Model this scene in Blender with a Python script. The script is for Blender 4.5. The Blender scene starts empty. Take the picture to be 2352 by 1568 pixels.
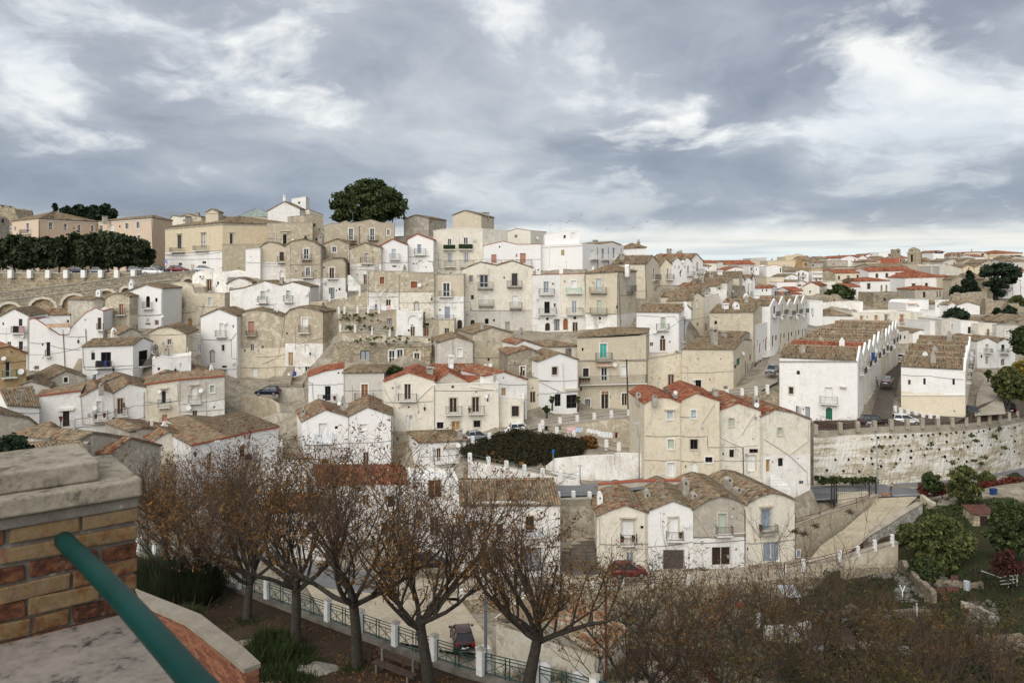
import bpy,math,random
import numpy as np
from mathutils import Vector
from mathutils.geometry import tessellate_polygon
R=math.radians
SC=bpy.context.scene
COL=SC.collection
random.seed(7)
CZ=36.0
F,CX,HY=1829.0,1176.0,620.0
cam=bpy.data.cameras.new('camera')
cam.lens=28.0
cam.sensor_width=36.0
cam.shift_y=-(784.0-HY)/2352.0
cam.clip_start=0.2
cam.clip_end=6000
cam.dof.use_dof=True
cam.dof.focus_distance=110
cam.dof.aperture_fstop=6.3
camo=bpy.data.objects.new('camera',cam)
camo.location=(0,0,CZ)
camo.rotation_euler=(R(90),0,0)
COL.objects.link(camo)
SC.camera=camo
EXPO=1.45
SC.view_settings.view_transform='Standard'
SC.view_settings.look='None'
SC.view_settings.exposure=EXPO
SC.view_settings.gamma=1.0
SC.view_settings.use_curve_mapping=False
SUN_DIR=Vector((0.30,0.72,-0.70)).normalized()
sun=bpy.data.lights.new('sun','SUN')
sun.energy=1.35
sun.angle=R(70)
sun.color=(1.0,0.955,0.89)
suno=bpy.data.objects.new('sun',sun)
suno.rotation_euler=SUN_DIR.to_track_quat('-Z','Y').to_euler()
COL.objects.link(suno)
class NT:
 """short-hand for building node trees"""
 def __init__(s,tree):
  s.t=tree
 def n(s,typ,**kw):
  nd=s.t.nodes.new(typ)
  for k,v in kw.items():
   if k[0]=='_':
    nd.inputs[k[1:].replace('_',' ')].default_value=v
   else:
    setattr(nd,k,v)
  return nd
 def l(s,a,b):
  s.t.links.new(a,b)
 def math(s,op,a,b=None,c=None):
  nd=s.t.nodes.new('ShaderNodeMath');nd.operation=op
  for i,v in enumerate((a,b,c)):
   if v is None:continue
   if isinstance(v,(int,float)):nd.inputs[i].default_value=v
   else:s.l(v,nd.inputs[i])
  return nd.outputs[0]
 def mix(s,f,a,b,typ='MIX'):
  nd=s.t.nodes.new('ShaderNodeMix');nd.data_type='RGBA';nd.blend_type=typ
  for i,v in((0,f),(6,a),(7,b)):
   if isinstance(v,(int,float)):nd.inputs[i].default_value=v
   elif isinstance(v,tuple):nd.inputs[i].default_value=v if len(v)==4 else v+(1,)
   else:s.l(v,nd.inputs[i])
  return nd.outputs[2]
 def ramp(s,f,stops,interp='LINEAR'):
  nd=s.t.nodes.new('ShaderNodeValToRGB')
  cr=nd.color_ramp;cr.interpolation=interp
  while len(cr.elements)<len(stops):cr.elements.new(0.5)
  for e,(p,c)in zip(cr.elements,stops):
   e.position=p
   e.color=(c,c,c,1)if isinstance(c,(int,float))else(c+(1,)if len(c)==3 else c)
  s.l(f,nd.inputs[0])
  return nd.outputs[0]
 def noise(s,vec,scale,detail=4,rough=.55,dist=0.0):
  nd=s.t.nodes.new('ShaderNodeTexNoise')
  nd.inputs['Scale'].default_value=scale;nd.inputs['Detail'].default_value=detail
  nd.inputs['Roughness'].default_value=rough;nd.inputs['Distortion'].default_value=dist
  if vec is not None:s.l(vec,nd.inputs['Vector'])
  return nd.outputs['Fac']
 def mapping(s,vec,sc=(1,1,1),loc=(0,0,0)):
  nd=s.t.nodes.new('ShaderNodeMapping')
  nd.inputs['Scale'].default_value=sc;nd.inputs['Location'].default_value=loc
  s.l(vec,nd.inputs['Vector'])
  return nd.outputs[0]
BG=0.10
def make_world():
 w=bpy.data.worlds.new('World');SC.world=w;w.use_nodes=True
 t=NT(w.node_tree)
 w.node_tree.nodes.clear()
 out=t.n('ShaderNodeOutputWorld');bg=t.n('ShaderNodeBackground')
 bg.inputs['Strength'].default_value=BG
 t.l(bg.outputs[0],out.inputs[0])
 sky=t.n('ShaderNodeTexSky');sky.sky_type='NISHITA';sky.sun_disc=False
 sky.sun_elevation=math.asin(-SUN_DIR.z)
 sky.sun_rotation=math.atan2(-SUN_DIR.x,-SUN_DIR.y)
 k=1.10/(BG*2**EXPO)
 def c(r,g,b):return(r*k,g*k,b*k)
 geo=t.n('ShaderNodeTexCoord')
 sep=t.n('ShaderNodeSeparateXYZ');t.l(geo.outputs['Generated'],sep.inputs[0])
 z=t.math('MAXIMUM',sep.outputs[2],0.0)
 den=t.math('ADD',z,0.30)
 px=t.math('DIVIDE',sep.outputs[0],den)
 py=t.math('DIVIDE',sep.outputs[1],den)
 com=t.n('ShaderNodeCombineXYZ');t.l(px,com.inputs[0]);t.l(py,com.inputs[1])
 v=com.outputs[0]
 warp=t.n('ShaderNodeTexNoise');warp.inputs['Scale'].default_value=1.9;warp.inputs['Detail'].default_value=4
 t.l(v,warp.inputs['Vector'])
 wv=t.n('ShaderNodeVectorMath');wv.operation='MULTIPLY_ADD';wv.inputs[1].default_value=(.34,.34,0);t.l(warp.outputs['Color'],wv.inputs[0]);t.l(v,wv.inputs[2])
 wp=wv.outputs[0]
 n1=t.noise(t.mapping(wp,(1,1,1),SKY_OFF),1.15,12,.52,.0)
 n2=t.noise(t.mapping(wp,(1,1,1),SKY_OFF2),2.6,12,.58,.15)
 n3=t.noise(t.mapping(v,(1,1,1),SKY_OFF3),.62,3,.5)
 m=t.math('ADD',t.math('MULTIPLY',n1,.60),t.math('ADD',t.math('MULTIPLY',n2,.25),t.math('MULTIPLY',n3,.15)))
 cloud=t.ramp(m,[(.385,c(.190,.216,.268)),(.45,c(.285,.314,.372)),(.50,c(.385,.416,.470)),(.545,c(.485,.512,.552)),(.59,c(.61,.63,.65)),(.64,c(.75,.757,.75))])
 gap=t.math('ADD',t.math('MULTIPLY',n2,.45),t.math('ADD',t.math('MULTIPLY',n1,.30),t.math('MULTIPLY',n3,.40)))
 gapf=t.ramp(gap,[(.610,0.0),(.665,.92)])
 bright=t.mix(t.ramp(n2,[(.48,0.0),(.66,1.0)]),c(.68,.72,.76),c(.90,.90,.87))
 col=t.mix(gapf,cloud,bright)
 band=t.ramp(t.math('ADD',z,t.math('MULTIPLY',t.math('SUBTRACT',n1,.5),.10)),[(.050,0.0),(.072,1.0),(.105,.6),(.17,0.0)])
 col=t.mix(t.math('MULTIPLY',band,.62),col,c(.205,.255,.345))
 strip=t.ramp(t.math('ADD',z,t.math('MULTIPLY',t.math('SUBTRACT',n2,.5),.055)),[(.036,1.0),(.056,0.0)])
 pale=t.ramp(z,[(.0,c(.66,.75,.78)),(.018,c(.70,.78,.80)),(.034,c(.80,.79,.74)),(.06,c(.78,.79,.78))])
 streak=t.ramp(t.noise(t.mapping(geo.outputs['Generated'],(3,3,60)),1.6,5,.5),[(.5,0.0),(.62,.55)])
 pale=t.mix(streak,pale,c(.47,.53,.61))
 col=t.mix(strip,col,pale)
 col=t.mix(.04,col,sky.outputs[0])
 t.l(col,bg.inputs['Color'])
SKY_OFF=(15.2456,0.0421,0.0)
SKY_OFF2=(8.9077,14.4308,0.0)
SKY_OFF3=(4.5752,18.9054,2.0)
make_world()
FR={'D':(0,0,1.0)}
for i in range(4):
 FR['A%d'%(i+1)]=(588.0*i,402.0,.25)
 FR['B%d'%(i+1)]=(588.0*i,689.0,.25)
 FR['C%d'%(i+1)]=(588.0*i,976.2,.25)
 FR['D%d'%(i+1)]=(588.0*i,1223.7,.25)
FR['A4']=(1764,516.8,.25);FR['B4']=(1764,803.9,.25);FR['C4']=(1764,1033.6,.25)
FR['E1']=(1764,562.7,.125);FR['E2']=(2058,562.7,.125);FR['E3']=(1550.4,545.5,.125)
FR['E4']=(1176,1338.5,1/5.851)
cur=FR['D']
def T(n):
 global cur
 cur=FR[n]
def CC(x,y):return cur[0]+x*cur[2],cur[1]+y*cur[2]
def P(px,py,d):return Vector(((px-CX)/F*d,d,CZ+(HY-py)/F*d))
def PT(x,y,d):
 a,b=CC(x,y);return P(a,b,d)
def PZ(x,y,z):
 """ground point seen at (x, y) at height z above the datum"""
 a,b=CC(x,y);d=(z-CZ)/(HY-b)*F
 return P(a,b,d)
CTRL=[]
FOOT=[]
MATS={}
def pmat(name,build):
 m=bpy.data.materials.new(name);m.use_nodes=True
 t=NT(m.node_tree);b=m.node_tree.nodes['Principled BSDF']
 build(t,b);MATS[name]=m
 return m
def simple(name,col,rough=.7,var=.18,scale=3.0,metal=0.0,spec=.3,bump=0.0):
 def f(t,b):
  g=t.n('ShaderNodeNewGeometry')
  n=t.noise(g.outputs['Position'],scale,5,.6)
  lo=tuple(c*(1-var)for c in col);hi=tuple(min(1,c*(1+var))for c in col)
  t.l(t.ramp(n,[(.3,lo),(.7,hi)]),b.inputs['Base Color'])
  b.inputs['Roughness'].default_value=rough;b.inputs['Metallic'].default_value=metal
  b.inputs['Specular IOR Level'].default_value=spec
  if bump:
   bp=t.n('ShaderNodeBump');bp.inputs['Strength'].default_value=bump;bp.inputs['Distance'].default_value=.03
   t.l(t.noise(g.outputs['Position'],scale*6,6,.65),bp.inputs['Height']);t.l(bp.outputs[0],b.inputs['Normal'])
 return pmat(name,f)
def plaster(t,b):
 g=t.n('ShaderNodeNewGeometry');pos=g.outputs['Position']
 def at(nm):
  a=t.n('ShaderNodeAttribute');a.attribute_type='OBJECT';a.attribute_name=nm;return a
 ca,cb=at('wash').outputs['Color'],at('wash_low').outputs['Color']
 sp,dirt,seed=at('wash_line').outputs['Fac'],at('weathering').outputs['Fac'],at('wear_seed').outputs['Fac']
 off=t.n('ShaderNodeVectorMath');off.operation='ADD'
 sv=t.n('ShaderNodeCombineXYZ');t.l(seed,sv.inputs[0]);t.l(seed,sv.inputs[1]);t.l(seed,sv.inputs[2])
 t.l(pos,off.inputs[0]);t.l(sv.outputs[0],off.inputs[1]);p=off.outputs[0]
 sep=t.n('ShaderNodeSeparateXYZ');t.l(pos,sep.inputs[0])
 nl=t.noise(p,.8,5,.6)
 edge=t.math('ADD',sep.outputs[2],t.math('MULTIPLY',t.math('SUBTRACT',nl,.5),.5))
 low=t.math('LESS_THAN',edge,sp)
 base=t.mix(low,ca,cb)
 n1=t.noise(p,.52,8,.68,.8)
 base=t.mix(t.math('MULTIPLY',t.ramp(n1,[(.40,0.0),(.62,1.0)]),t.math('MULTIPLY',dirt,.62)),base,(.50,.43,.32))
 nst=t.noise(t.mapping(p,(1.5,1.5,.22)),1.0,7,.72,.4)
 stm=t.math('MULTIPLY',t.ramp(nst,[(.53,0.0),(.74,1.0)]),t.ramp(t.noise(p,.45,3,.5),[(.42,.12),(.62,1.0)]))
 base=t.mix(t.math('MULTIPLY',stm,t.math('MULTIPLY',dirt,1.25)),base,(.165,.152,.13))
 n2=t.noise(p,1.7,9,.72,.9)
 chip=t.ramp(n2,[(.57,0.0),(.60,1.0)])
 base=t.mix(t.math('MULTIPLY',chip,t.math('MINIMUM',t.math('MULTIPLY',dirt,.8),.85)),base,(.36,.30,.215))
 n3=t.noise(p,5.5,6,.7)
 n5=t.noise(p,1.0,9,.70,.9)
 base=t.mix(t.math('MULTIPLY',t.ramp(n5,[(.53,0.0),(.565,1.0)]),t.math('MULTIPLY',dirt,.62)),base,(.72,.68,.58))
 base=t.mix(.42,base,t.mix(t.ramp(n3,[(.30,0.0),(.66,1.0)]),(.62,.59,.53),(1.0,1.0,1.0)),'MULTIPLY')
 t.l(base,b.inputs['Base Color'])
 b.inputs['Roughness'].default_value=.92;b.inputs['Specular IOR Level'].default_value=.15
 bp=t.n('ShaderNodeBump');bp.inputs['Strength'].default_value=.5;bp.inputs['Distance'].default_value=.05
 t.l(t.math('ADD',t.noise(p,2.2,7,.7),t.math('MULTIPLY',chip,-.25)),bp.inputs['Height']);t.l(bp.outputs[0],b.inputs['Normal'])
pmat('plaster',plaster)
def rubble(t,b):
 """rough coursed stone, colour from the same object properties"""
 g=t.n('ShaderNodeNewGeometry');pos=g.outputs['Position']
 a=t.n('ShaderNodeAttribute');a.attribute_type='OBJECT';a.attribute_name='wash'
 d=t.n('ShaderNodeAttribute');d.attribute_type='OBJECT';d.attribute_name='weathering'
 w=t.n('ShaderNodeTexVoronoi');w.inputs['Scale'].default_value=2.4
 mp=t.mapping(pos,(1,1,1.55))
 t.l(mp,w.inputs['Vector'])
 e=t.n('ShaderNodeTexVoronoi');e.feature='DISTANCE_TO_EDGE';e.inputs['Scale'].default_value=2.4
 t.l(mp,e.inputs['Vector'])
 sepc=t.n('ShaderNodeSeparateColor');t.l(w.outputs['Color'],sepc.inputs[0])
 tone=t.ramp(sepc.outputs[0],[(0,(.62,.58,.52)),(.5,(.95,.93,.9)),(1,(1.25,1.2,1.1))])
 base=t.mix(1.0,a.outputs['Color'],tone,'MULTIPLY')
 joint=t.ramp(e.outputs[0],[(.0,1.0),(.07,0.0)])
 base=t.mix(t.math('MULTIPLY',joint,.55),base,(.17,.145,.11))
 n1=t.noise(pos,.22,6,.65,.5)
 base=t.mix(t.math('MULTIPLY',t.ramp(n1,[(.45,0.0),(.7,1.0)]),d.outputs['Fac']),base,(.17,.16,.135))
 n2=t.noise(t.mapping(pos,(1.3,1.3,.12)),1.0,6,.7)
 base=t.mix(t.math('MULTIPLY',t.ramp(n2,[(.55,0.0),(.72,.8)]),d.outputs['Fac']),base,(.09,.085,.07))
 t.l(base,b.inputs['Base Color']);b.inputs['Roughness'].default_value=.95;b.inputs['Specular IOR Level'].default_value=.1
 bp=t.n('ShaderNodeBump');bp.inputs['Strength'].default_value=.8;bp.inputs['Distance'].default_value=.08
 h=t.math('ADD',t.math('MULTIPLY',joint,-1.0),t.noise(pos,6,5,.6))
 t.l(h,bp.inputs['Height']);t.l(bp.outputs[0],b.inputs['Normal'])
pmat('rubble',rubble)
def tiles(t,b):
 a=t.n('ShaderNodeAttribute');a.attribute_type='GEOMETRY';a.attribute_name='tone'
 r=t.n('ShaderNodeAttribute');r.attribute_type='OBJECT';r.attribute_name='redness'
 g=t.n('ShaderNodeNewGeometry');pos=g.outputs['Position']
 n1=t.noise(pos,.5,5,.65)
 f=t.math('ADD',t.math('MULTIPLY',a.outputs['Fac'],.7),t.math('MULTIPLY',n1,.45))
 old=t.ramp(f,[(.15,(.07,.053,.038)),(.33,(.16,.12,.078)),(.50,(.265,.205,.13)),(.62,(.205,.165,.112)),(.74,(.33,.265,.17)),(.88,(.30,.135,.068)),(.97,(.37,.32,.235))])
 new=t.ramp(f,[(.15,(.13,.05,.032)),(.4,(.25,.083,.045)),(.6,(.31,.105,.056)),(.85,(.36,.17,.10))])
 rf=t.math('ADD',r.outputs['Fac'],t.math('MULTIPLY',t.ramp(t.noise(pos,.35,3,.5),[(.62,0.0),(.66,1.0)]),.18))
 base=t.mix(t.math('GREATER_THAN',rf,t.math('ADD',t.math('MULTIPLY',a.outputs['Fac'],.8),.12)),old,new)
 n2=t.noise(pos,2.6,6,.7)
 li=t.math('MULTIPLY',t.ramp(n2,[(.54,0.0),(.66,.65)]),t.math('SUBTRACT',1.0,t.math('MULTIPLY',r.outputs['Fac'],.9)))
 base=t.mix(li,base,(.205,.195,.14))
 base=t.mix(.75,base,t.ramp(t.noise(pos,3.2,6,.8),[(.34,.35),(.62,1.08)]),'MULTIPLY')
 t.l(base,b.inputs['Base Color']);b.inputs['Roughness'].default_value=.9;b.inputs['Specular IOR Level'].default_value=.15
pmat('tile_clay',tiles)
def glass(t,b):
 b.inputs['Base Color'].default_value=(.025,.03,.035,1);b.inputs['Roughness'].default_value=.12
 b.inputs['Specular IOR Level'].default_value=.55
pmat('glass',glass)
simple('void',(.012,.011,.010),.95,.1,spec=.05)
simple('white_paint',(.74,.73,.70),.5,.06)
simple('brown_wood',(.085,.036,.020),.55,.3,4)
simple('dark_wood',(.035,.020,.015),.55,.3,4)
simple('yellow_wood',(.36,.22,.07),.6,.25,4)
simple('orange_wood',(.25,.085,.035),.6,.25,4)
simple('pink_shutter',(.42,.21,.15),.6,.15,4)
simple('grey_brown',(.095,.078,.068),.6,.2,2)
simple('grey_steel',(.27,.29,.31),.5,.15,2)
simple('blue_grey',(.26,.30,.35),.5,.12,2)
simple('celadon',(.42,.47,.38),.5,.1,3)
simple('pale_blue',(.46,.52,.54),.5,.1,3)
simple('teal_paint',(.02,.42,.36),.5,.2,2)
simple('green_paint',(.02,.12,.07),.5,.25,2)
simple('railing_green',(.008,.052,.046),.35,.35,3,spec=.5)
simple('iron',(.045,.042,.042),.5,.3,3)
simple('rust_iron',(.12,.05,.035),.8,.35,3)
simple('curtain',(.52,.51,.48),.9,.15,5)
simple('trim_stone',(.52,.47,.38),.9,.2,2.5,bump=.2)
simple('white_stone',(.70,.68,.63),.9,.15,2.5,bump=.2)
simple('grey_plaster',(.33,.305,.26),.95,.3,1.6,bump=.4)
simple('dark_plaster',(.16,.145,.12),.95,.4,1.3,bump=.4)
simple('white_plaster',(.72,.71,.68),.95,.14,1.6,bump=.3)
simple('post_white',(.76,.75,.72),.8,.12,3)
simple('pipe_beige',(.55,.49,.40),.6,.15,3)
simple('pipe_brown',(.06,.04,.035),.5,.2,3)
simple('cable_black',(.03,.03,.03),.7,.2,3)
simple('dish_white',(.62,.62,.60),.45,.12,4)
simple('dish_grey',(.40,.40,.40),.5,.15,4)
simple('red_tile_flat',(.30,.085,.045),.85,.25,4)
simple('terracotta',(.34,.13,.07),.8,.2,4)
simple('copper_green',(.22,.27,.23),.6,.2,1)
simple('cloth_white',(.72,.72,.74),.9,.08)
simple('cloth_pink',(.62,.42,.42),.9,.1)
simple('cloth_black',(.015,.015,.018),.9,.2)
simple('cloth_blue',(.03,.06,.26),.9,.2)
simple('cloth_red',(.30,.03,.05),.9,.2)
simple('cloth_light_blue',(.42,.52,.70),.9,.1)
simple('cloth_maroon',(.10,.015,.015),.9,.2)
simple('skin',(.45,.27,.19),.6,.1)
simple('dark_jacket',(.045,.04,.04),.9,.2)
simple('grey_trousers',(.13,.13,.15),.9,.2)
simple('dog_fur',(.33,.12,.04),.95,.3,8)
simple('tyre',(.015,.015,.015),.85,.1)
simple('rim',(.42,.43,.44),.3,.1,metal=.6)
simple('lamp_glass',(.7,.7,.65),.2,.05)
simple('red_lens',(.35,.01,.01),.2,.1)
simple('bark',(.050,.042,.033),.95,.45,7,bump=.8)
simple('twig',(.074,.049,.032),.95,.35,5)
simple('cypress_bark',(.06,.045,.035),.95,.4,6)
simple('steel_pole',(.30,.33,.36),.45,.1,3)
simple('red_plastic',(.50,.03,.02),.4,.15)
simple('blue_plastic',(.02,.05,.17),.4,.15)
simple('sign_blue',(.02,.10,.42),.4,.05)
simple('sign_white',(.8,.8,.8),.4,.03)
simple('rust_sheet',(.095,.038,.028),.8,.35,1.5)
simple('tin_sheet',(.36,.38,.40),.5,.3,1.2,bump=.2)
simple('plank_wood',(.06,.042,.03),.85,.35,5)
simple('awning',(.50,.36,.26),.9,.25,3)
def leafmat(name,lo,hi,trans=.0,scale=1.2):
 def f(t,b):
  g=t.n('ShaderNodeNewGeometry')
  a=t.n('ShaderNodeAttribute');a.attribute_type='GEOMETRY';a.attribute_name='tone'
  f_=t.math('ADD',t.math('MULTIPLY',a.outputs['Fac'],.6),t.math('MULTIPLY',t.noise(g.outputs['Position'],scale,3,.5),.4))
  t.l(t.ramp(f_,[(.2,lo),(.8,hi)]),b.inputs['Base Color'])
  b.inputs['Roughness'].default_value=.75;b.inputs['Specular IOR Level'].default_value=.2
 pmat(name,f)
leafmat('leaf_oak',(.010,.018,.008),(.050,.066,.028))
leafmat('leaf_green',(.012,.024,.008),(.072,.092,.030))
leafmat('leaf_dark',(.008,.018,.010),(.028,.044,.020))
leafmat('leaf_olive',(.026,.036,.010),(.13,.14,.045))
leafmat('leaf_gold',(.055,.028,.009),(.20,.098,.024))
leafmat('leaf_yellow',(.10,.085,.015),(.24,.18,.04))
leafmat('leaf_red',(.05,.014,.010),(.14,.028,.016))
leafmat('leaf_maroon',(.03,.012,.010),(.085,.028,.018))
leafmat('leaf_broom',(.012,.018,.009),(.042,.055,.022))
leafmat('leaf_ivy',(.010,.017,.006),(.046,.032,.014),scale=.5)
leafmat('leaf_khaki',(.035,.030,.009),(.115,.092,.026))
leafmat('leaf_litter',(.045,.025,.013),(.20,.095,.03))
leafmat('grass_blade',(.010,.020,.005),(.038,.055,.015))
leafmat('dry_stalk',(.11,.085,.05),(.26,.20,.12))
def ground(t,b):
 g=t.n('ShaderNodeNewGeometry');pos=g.outputs['Position']
 n1=t.noise(pos,.09,6,.6,.5);n2=t.noise(pos,.7,7,.7,.4);n3=t.noise(pos,4,6,.7)
 rock=t.ramp(n2,[(.3,(.15,.13,.10)),(.5,(.31,.27,.205)),(.7,(.46,.42,.345))])
 green=t.mix(t.ramp(n2,[(.42,0.0),(.58,1.0)]),(.045,.036,.022),t.ramp(n3,[(.3,(.016,.026,.009)),(.7,(.055,.068,.024))]))
 a=t.n('ShaderNodeAttribute');a.attribute_type='GEOMETRY';a.attribute_name='green'
 f=t.ramp(t.math('ADD',t.math('MULTIPLY',a.outputs['Fac'],.62),t.math('MULTIPLY',t.math('ADD',n1,n2),.36)),[(.48,0.0),(.62,1.0)])
 base=t.mix(f,rock,green)
 base=t.mix(.6,base,t.ramp(n3,[(.3,.5),(.7,1.0)]),'MULTIPLY')
 t.l(base,b.inputs['Base Color']);b.inputs['Roughness'].default_value=.97;b.inputs['Specular IOR Level'].default_value=.1
 bp=t.n('ShaderNodeBump');bp.inputs['Strength'].default_value=.9;bp.inputs['Distance'].default_value=.2
 t.l(t.math('ADD',n2,t.math('MULTIPLY',n3,.3)),bp.inputs['Height']);t.l(bp.outputs[0],b.inputs['Normal'])
pmat('terrain',ground)
def surf(name,stops,s1=.3,s2=3.0,bump=.3,rough=.92):
 fine=.0035 if s2>18 else.03
 def f(t,b):
  g=t.n('ShaderNodeNewGeometry');pos=g.outputs['Position']
  n=t.math('ADD',t.math('MULTIPLY',t.noise(pos,s1,6,.65,.4),.6),t.math('MULTIPLY',t.noise(pos,s2,6,.7),.4))
  t.l(t.ramp(n,stops),b.inputs['Base Color']);b.inputs['Roughness'].default_value=rough;b.inputs['Specular IOR Level'].default_value=.2
  bp=t.n('ShaderNodeBump');bp.inputs['Strength'].default_value=bump;bp.inputs['Distance'].default_value=fine
  t.l(t.noise(pos,s2*4,5,.7),bp.inputs['Height']);t.l(bp.outputs[0],b.inputs['Normal'])
 pmat(name,f)
surf('asphalt',[(.3,(.115,.115,.12)),(.5,(.16,.16,.165)),(.7,(.21,.21,.21))])
surf('dark_asphalt',[(.3,(.055,.045,.036)),(.5,(.085,.07,.055)),(.7,(.13,.11,.09))])
surf('cobble',[(.3,(.19,.165,.13)),(.5,(.30,.265,.21)),(.7,(.40,.36,.30))],s2=5,bump=.8)
surf('dark_steps',[(.3,(.07,.055,.042)),(.5,(.125,.10,.078)),(.7,(.21,.18,.145))])
surf('concrete',[(.3,(.24,.205,.155)),(.5,(.36,.31,.235)),(.7,(.45,.40,.32))])
surf('ramp_concrete',[(.3,(.27,.225,.16)),(.5,(.40,.34,.245)),(.7,(.49,.43,.33))],.5,2)
surf('soil',[(.3,(.022,.014,.009)),(.5,(.042,.027,.016)),(.7,(.075,.050,.030))],.4,4,.9)
surf('coping_concrete',[(.3,(.15,.13,.10)),(.5,(.225,.197,.155)),(.7,(.285,.253,.205))],1.5,9,.3)
surf('pier_stone',[(.35,(.05,.042,.03)),(.42,(.14,.12,.088)),(.47,(.225,.197,.15)),(.55,(.30,.265,.205)),(.66,(.36,.32,.255))],7,42,.8)
surf('slab_marble',[(.36,(.018,.017,.017)),(.405,(.07,.062,.055)),(.445,(.165,.145,.125)),(.54,(.215,.19,.163)),(.68,(.25,.222,.19))],8,36,.25)
surf('mortar',[(.3,(.075,.066,.054)),(.5,(.14,.125,.103)),(.58,(.175,.158,.133)),(.64,(.38,.38,.36))],6,45,.6)
surf('mortar_dark',[(.3,(.09,.07,.055)),(.6,(.16,.13,.10))],2,20,.5)
surf('pale_rock',[(.3,(.10,.095,.08)),(.5,(.22,.205,.17)),(.7,(.36,.34,.29))],1.2,6,.9)
surf('dry_stone',[(.3,(.09,.083,.072)),(.5,(.17,.16,.14)),(.7,(.28,.265,.235))],2.0,8,.7)
def brick(t,b):
 g=t.n('ShaderNodeNewGeometry');pos=g.outputs['Position']
 o=t.n('ShaderNodeObjectInfo')
 n=t.noise(pos,14,7,.7,.8)
 f=t.math('ADD',t.math('MULTIPLY',o.outputs['Random'],.62),t.math('ADD',t.math('MULTIPLY',t.math('SUBTRACT',n,.5),1.9),.18))
 base=t.ramp(f,[(.0,(.028,.015,.010)),(.2,(.085,.032,.018)),(.38,(.145,.060,.028)),(.55,(.175,.098,.045)),(.72,(.20,.135,.066)),(.86,(.17,.125,.075)),(1,(.19,.085,.05))])
 base=t.mix(.6,base,t.ramp(t.noise(pos,45,5,.7),[(.32,.45),(.62,1.0)]),'MULTIPLY')
 li=t.ramp(t.noise(pos,22,7,.75),[(.58,0.0),(.68,.6)])
 base=t.mix(li,base,(.17,.15,.12))
 t.l(base,b.inputs['Base Color']);b.inputs['Roughness'].default_value=.9;b.inputs['Specular IOR Level'].default_value=.2
 bp=t.n('ShaderNodeBump');bp.inputs['Strength'].default_value=.7;bp.inputs['Distance'].default_value=.004
 t.l(t.noise(pos,70,6,.7),bp.inputs['Height']);t.l(bp.outputs[0],b.inputs['Normal'])
pmat('brick_clay',brick)
def brick_red(t,b):
 g=t.n('ShaderNodeNewGeometry');pos=g.outputs['Position']
 o=t.n('ShaderNodeObjectInfo')
 f=t.math('ADD',t.math('MULTIPLY',o.outputs['Random'],.7),t.math('MULTIPLY',t.noise(pos,3,4,.6),.5))
 base=t.ramp(f,[(.2,(.09,.026,.013)),(.5,(.16,.050,.023)),(.8,(.22,.09,.043))])
 t.l(base,b.inputs['Base Color']);b.inputs['Roughness'].default_value=.92
pmat('brick_red',brick_red)
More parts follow.
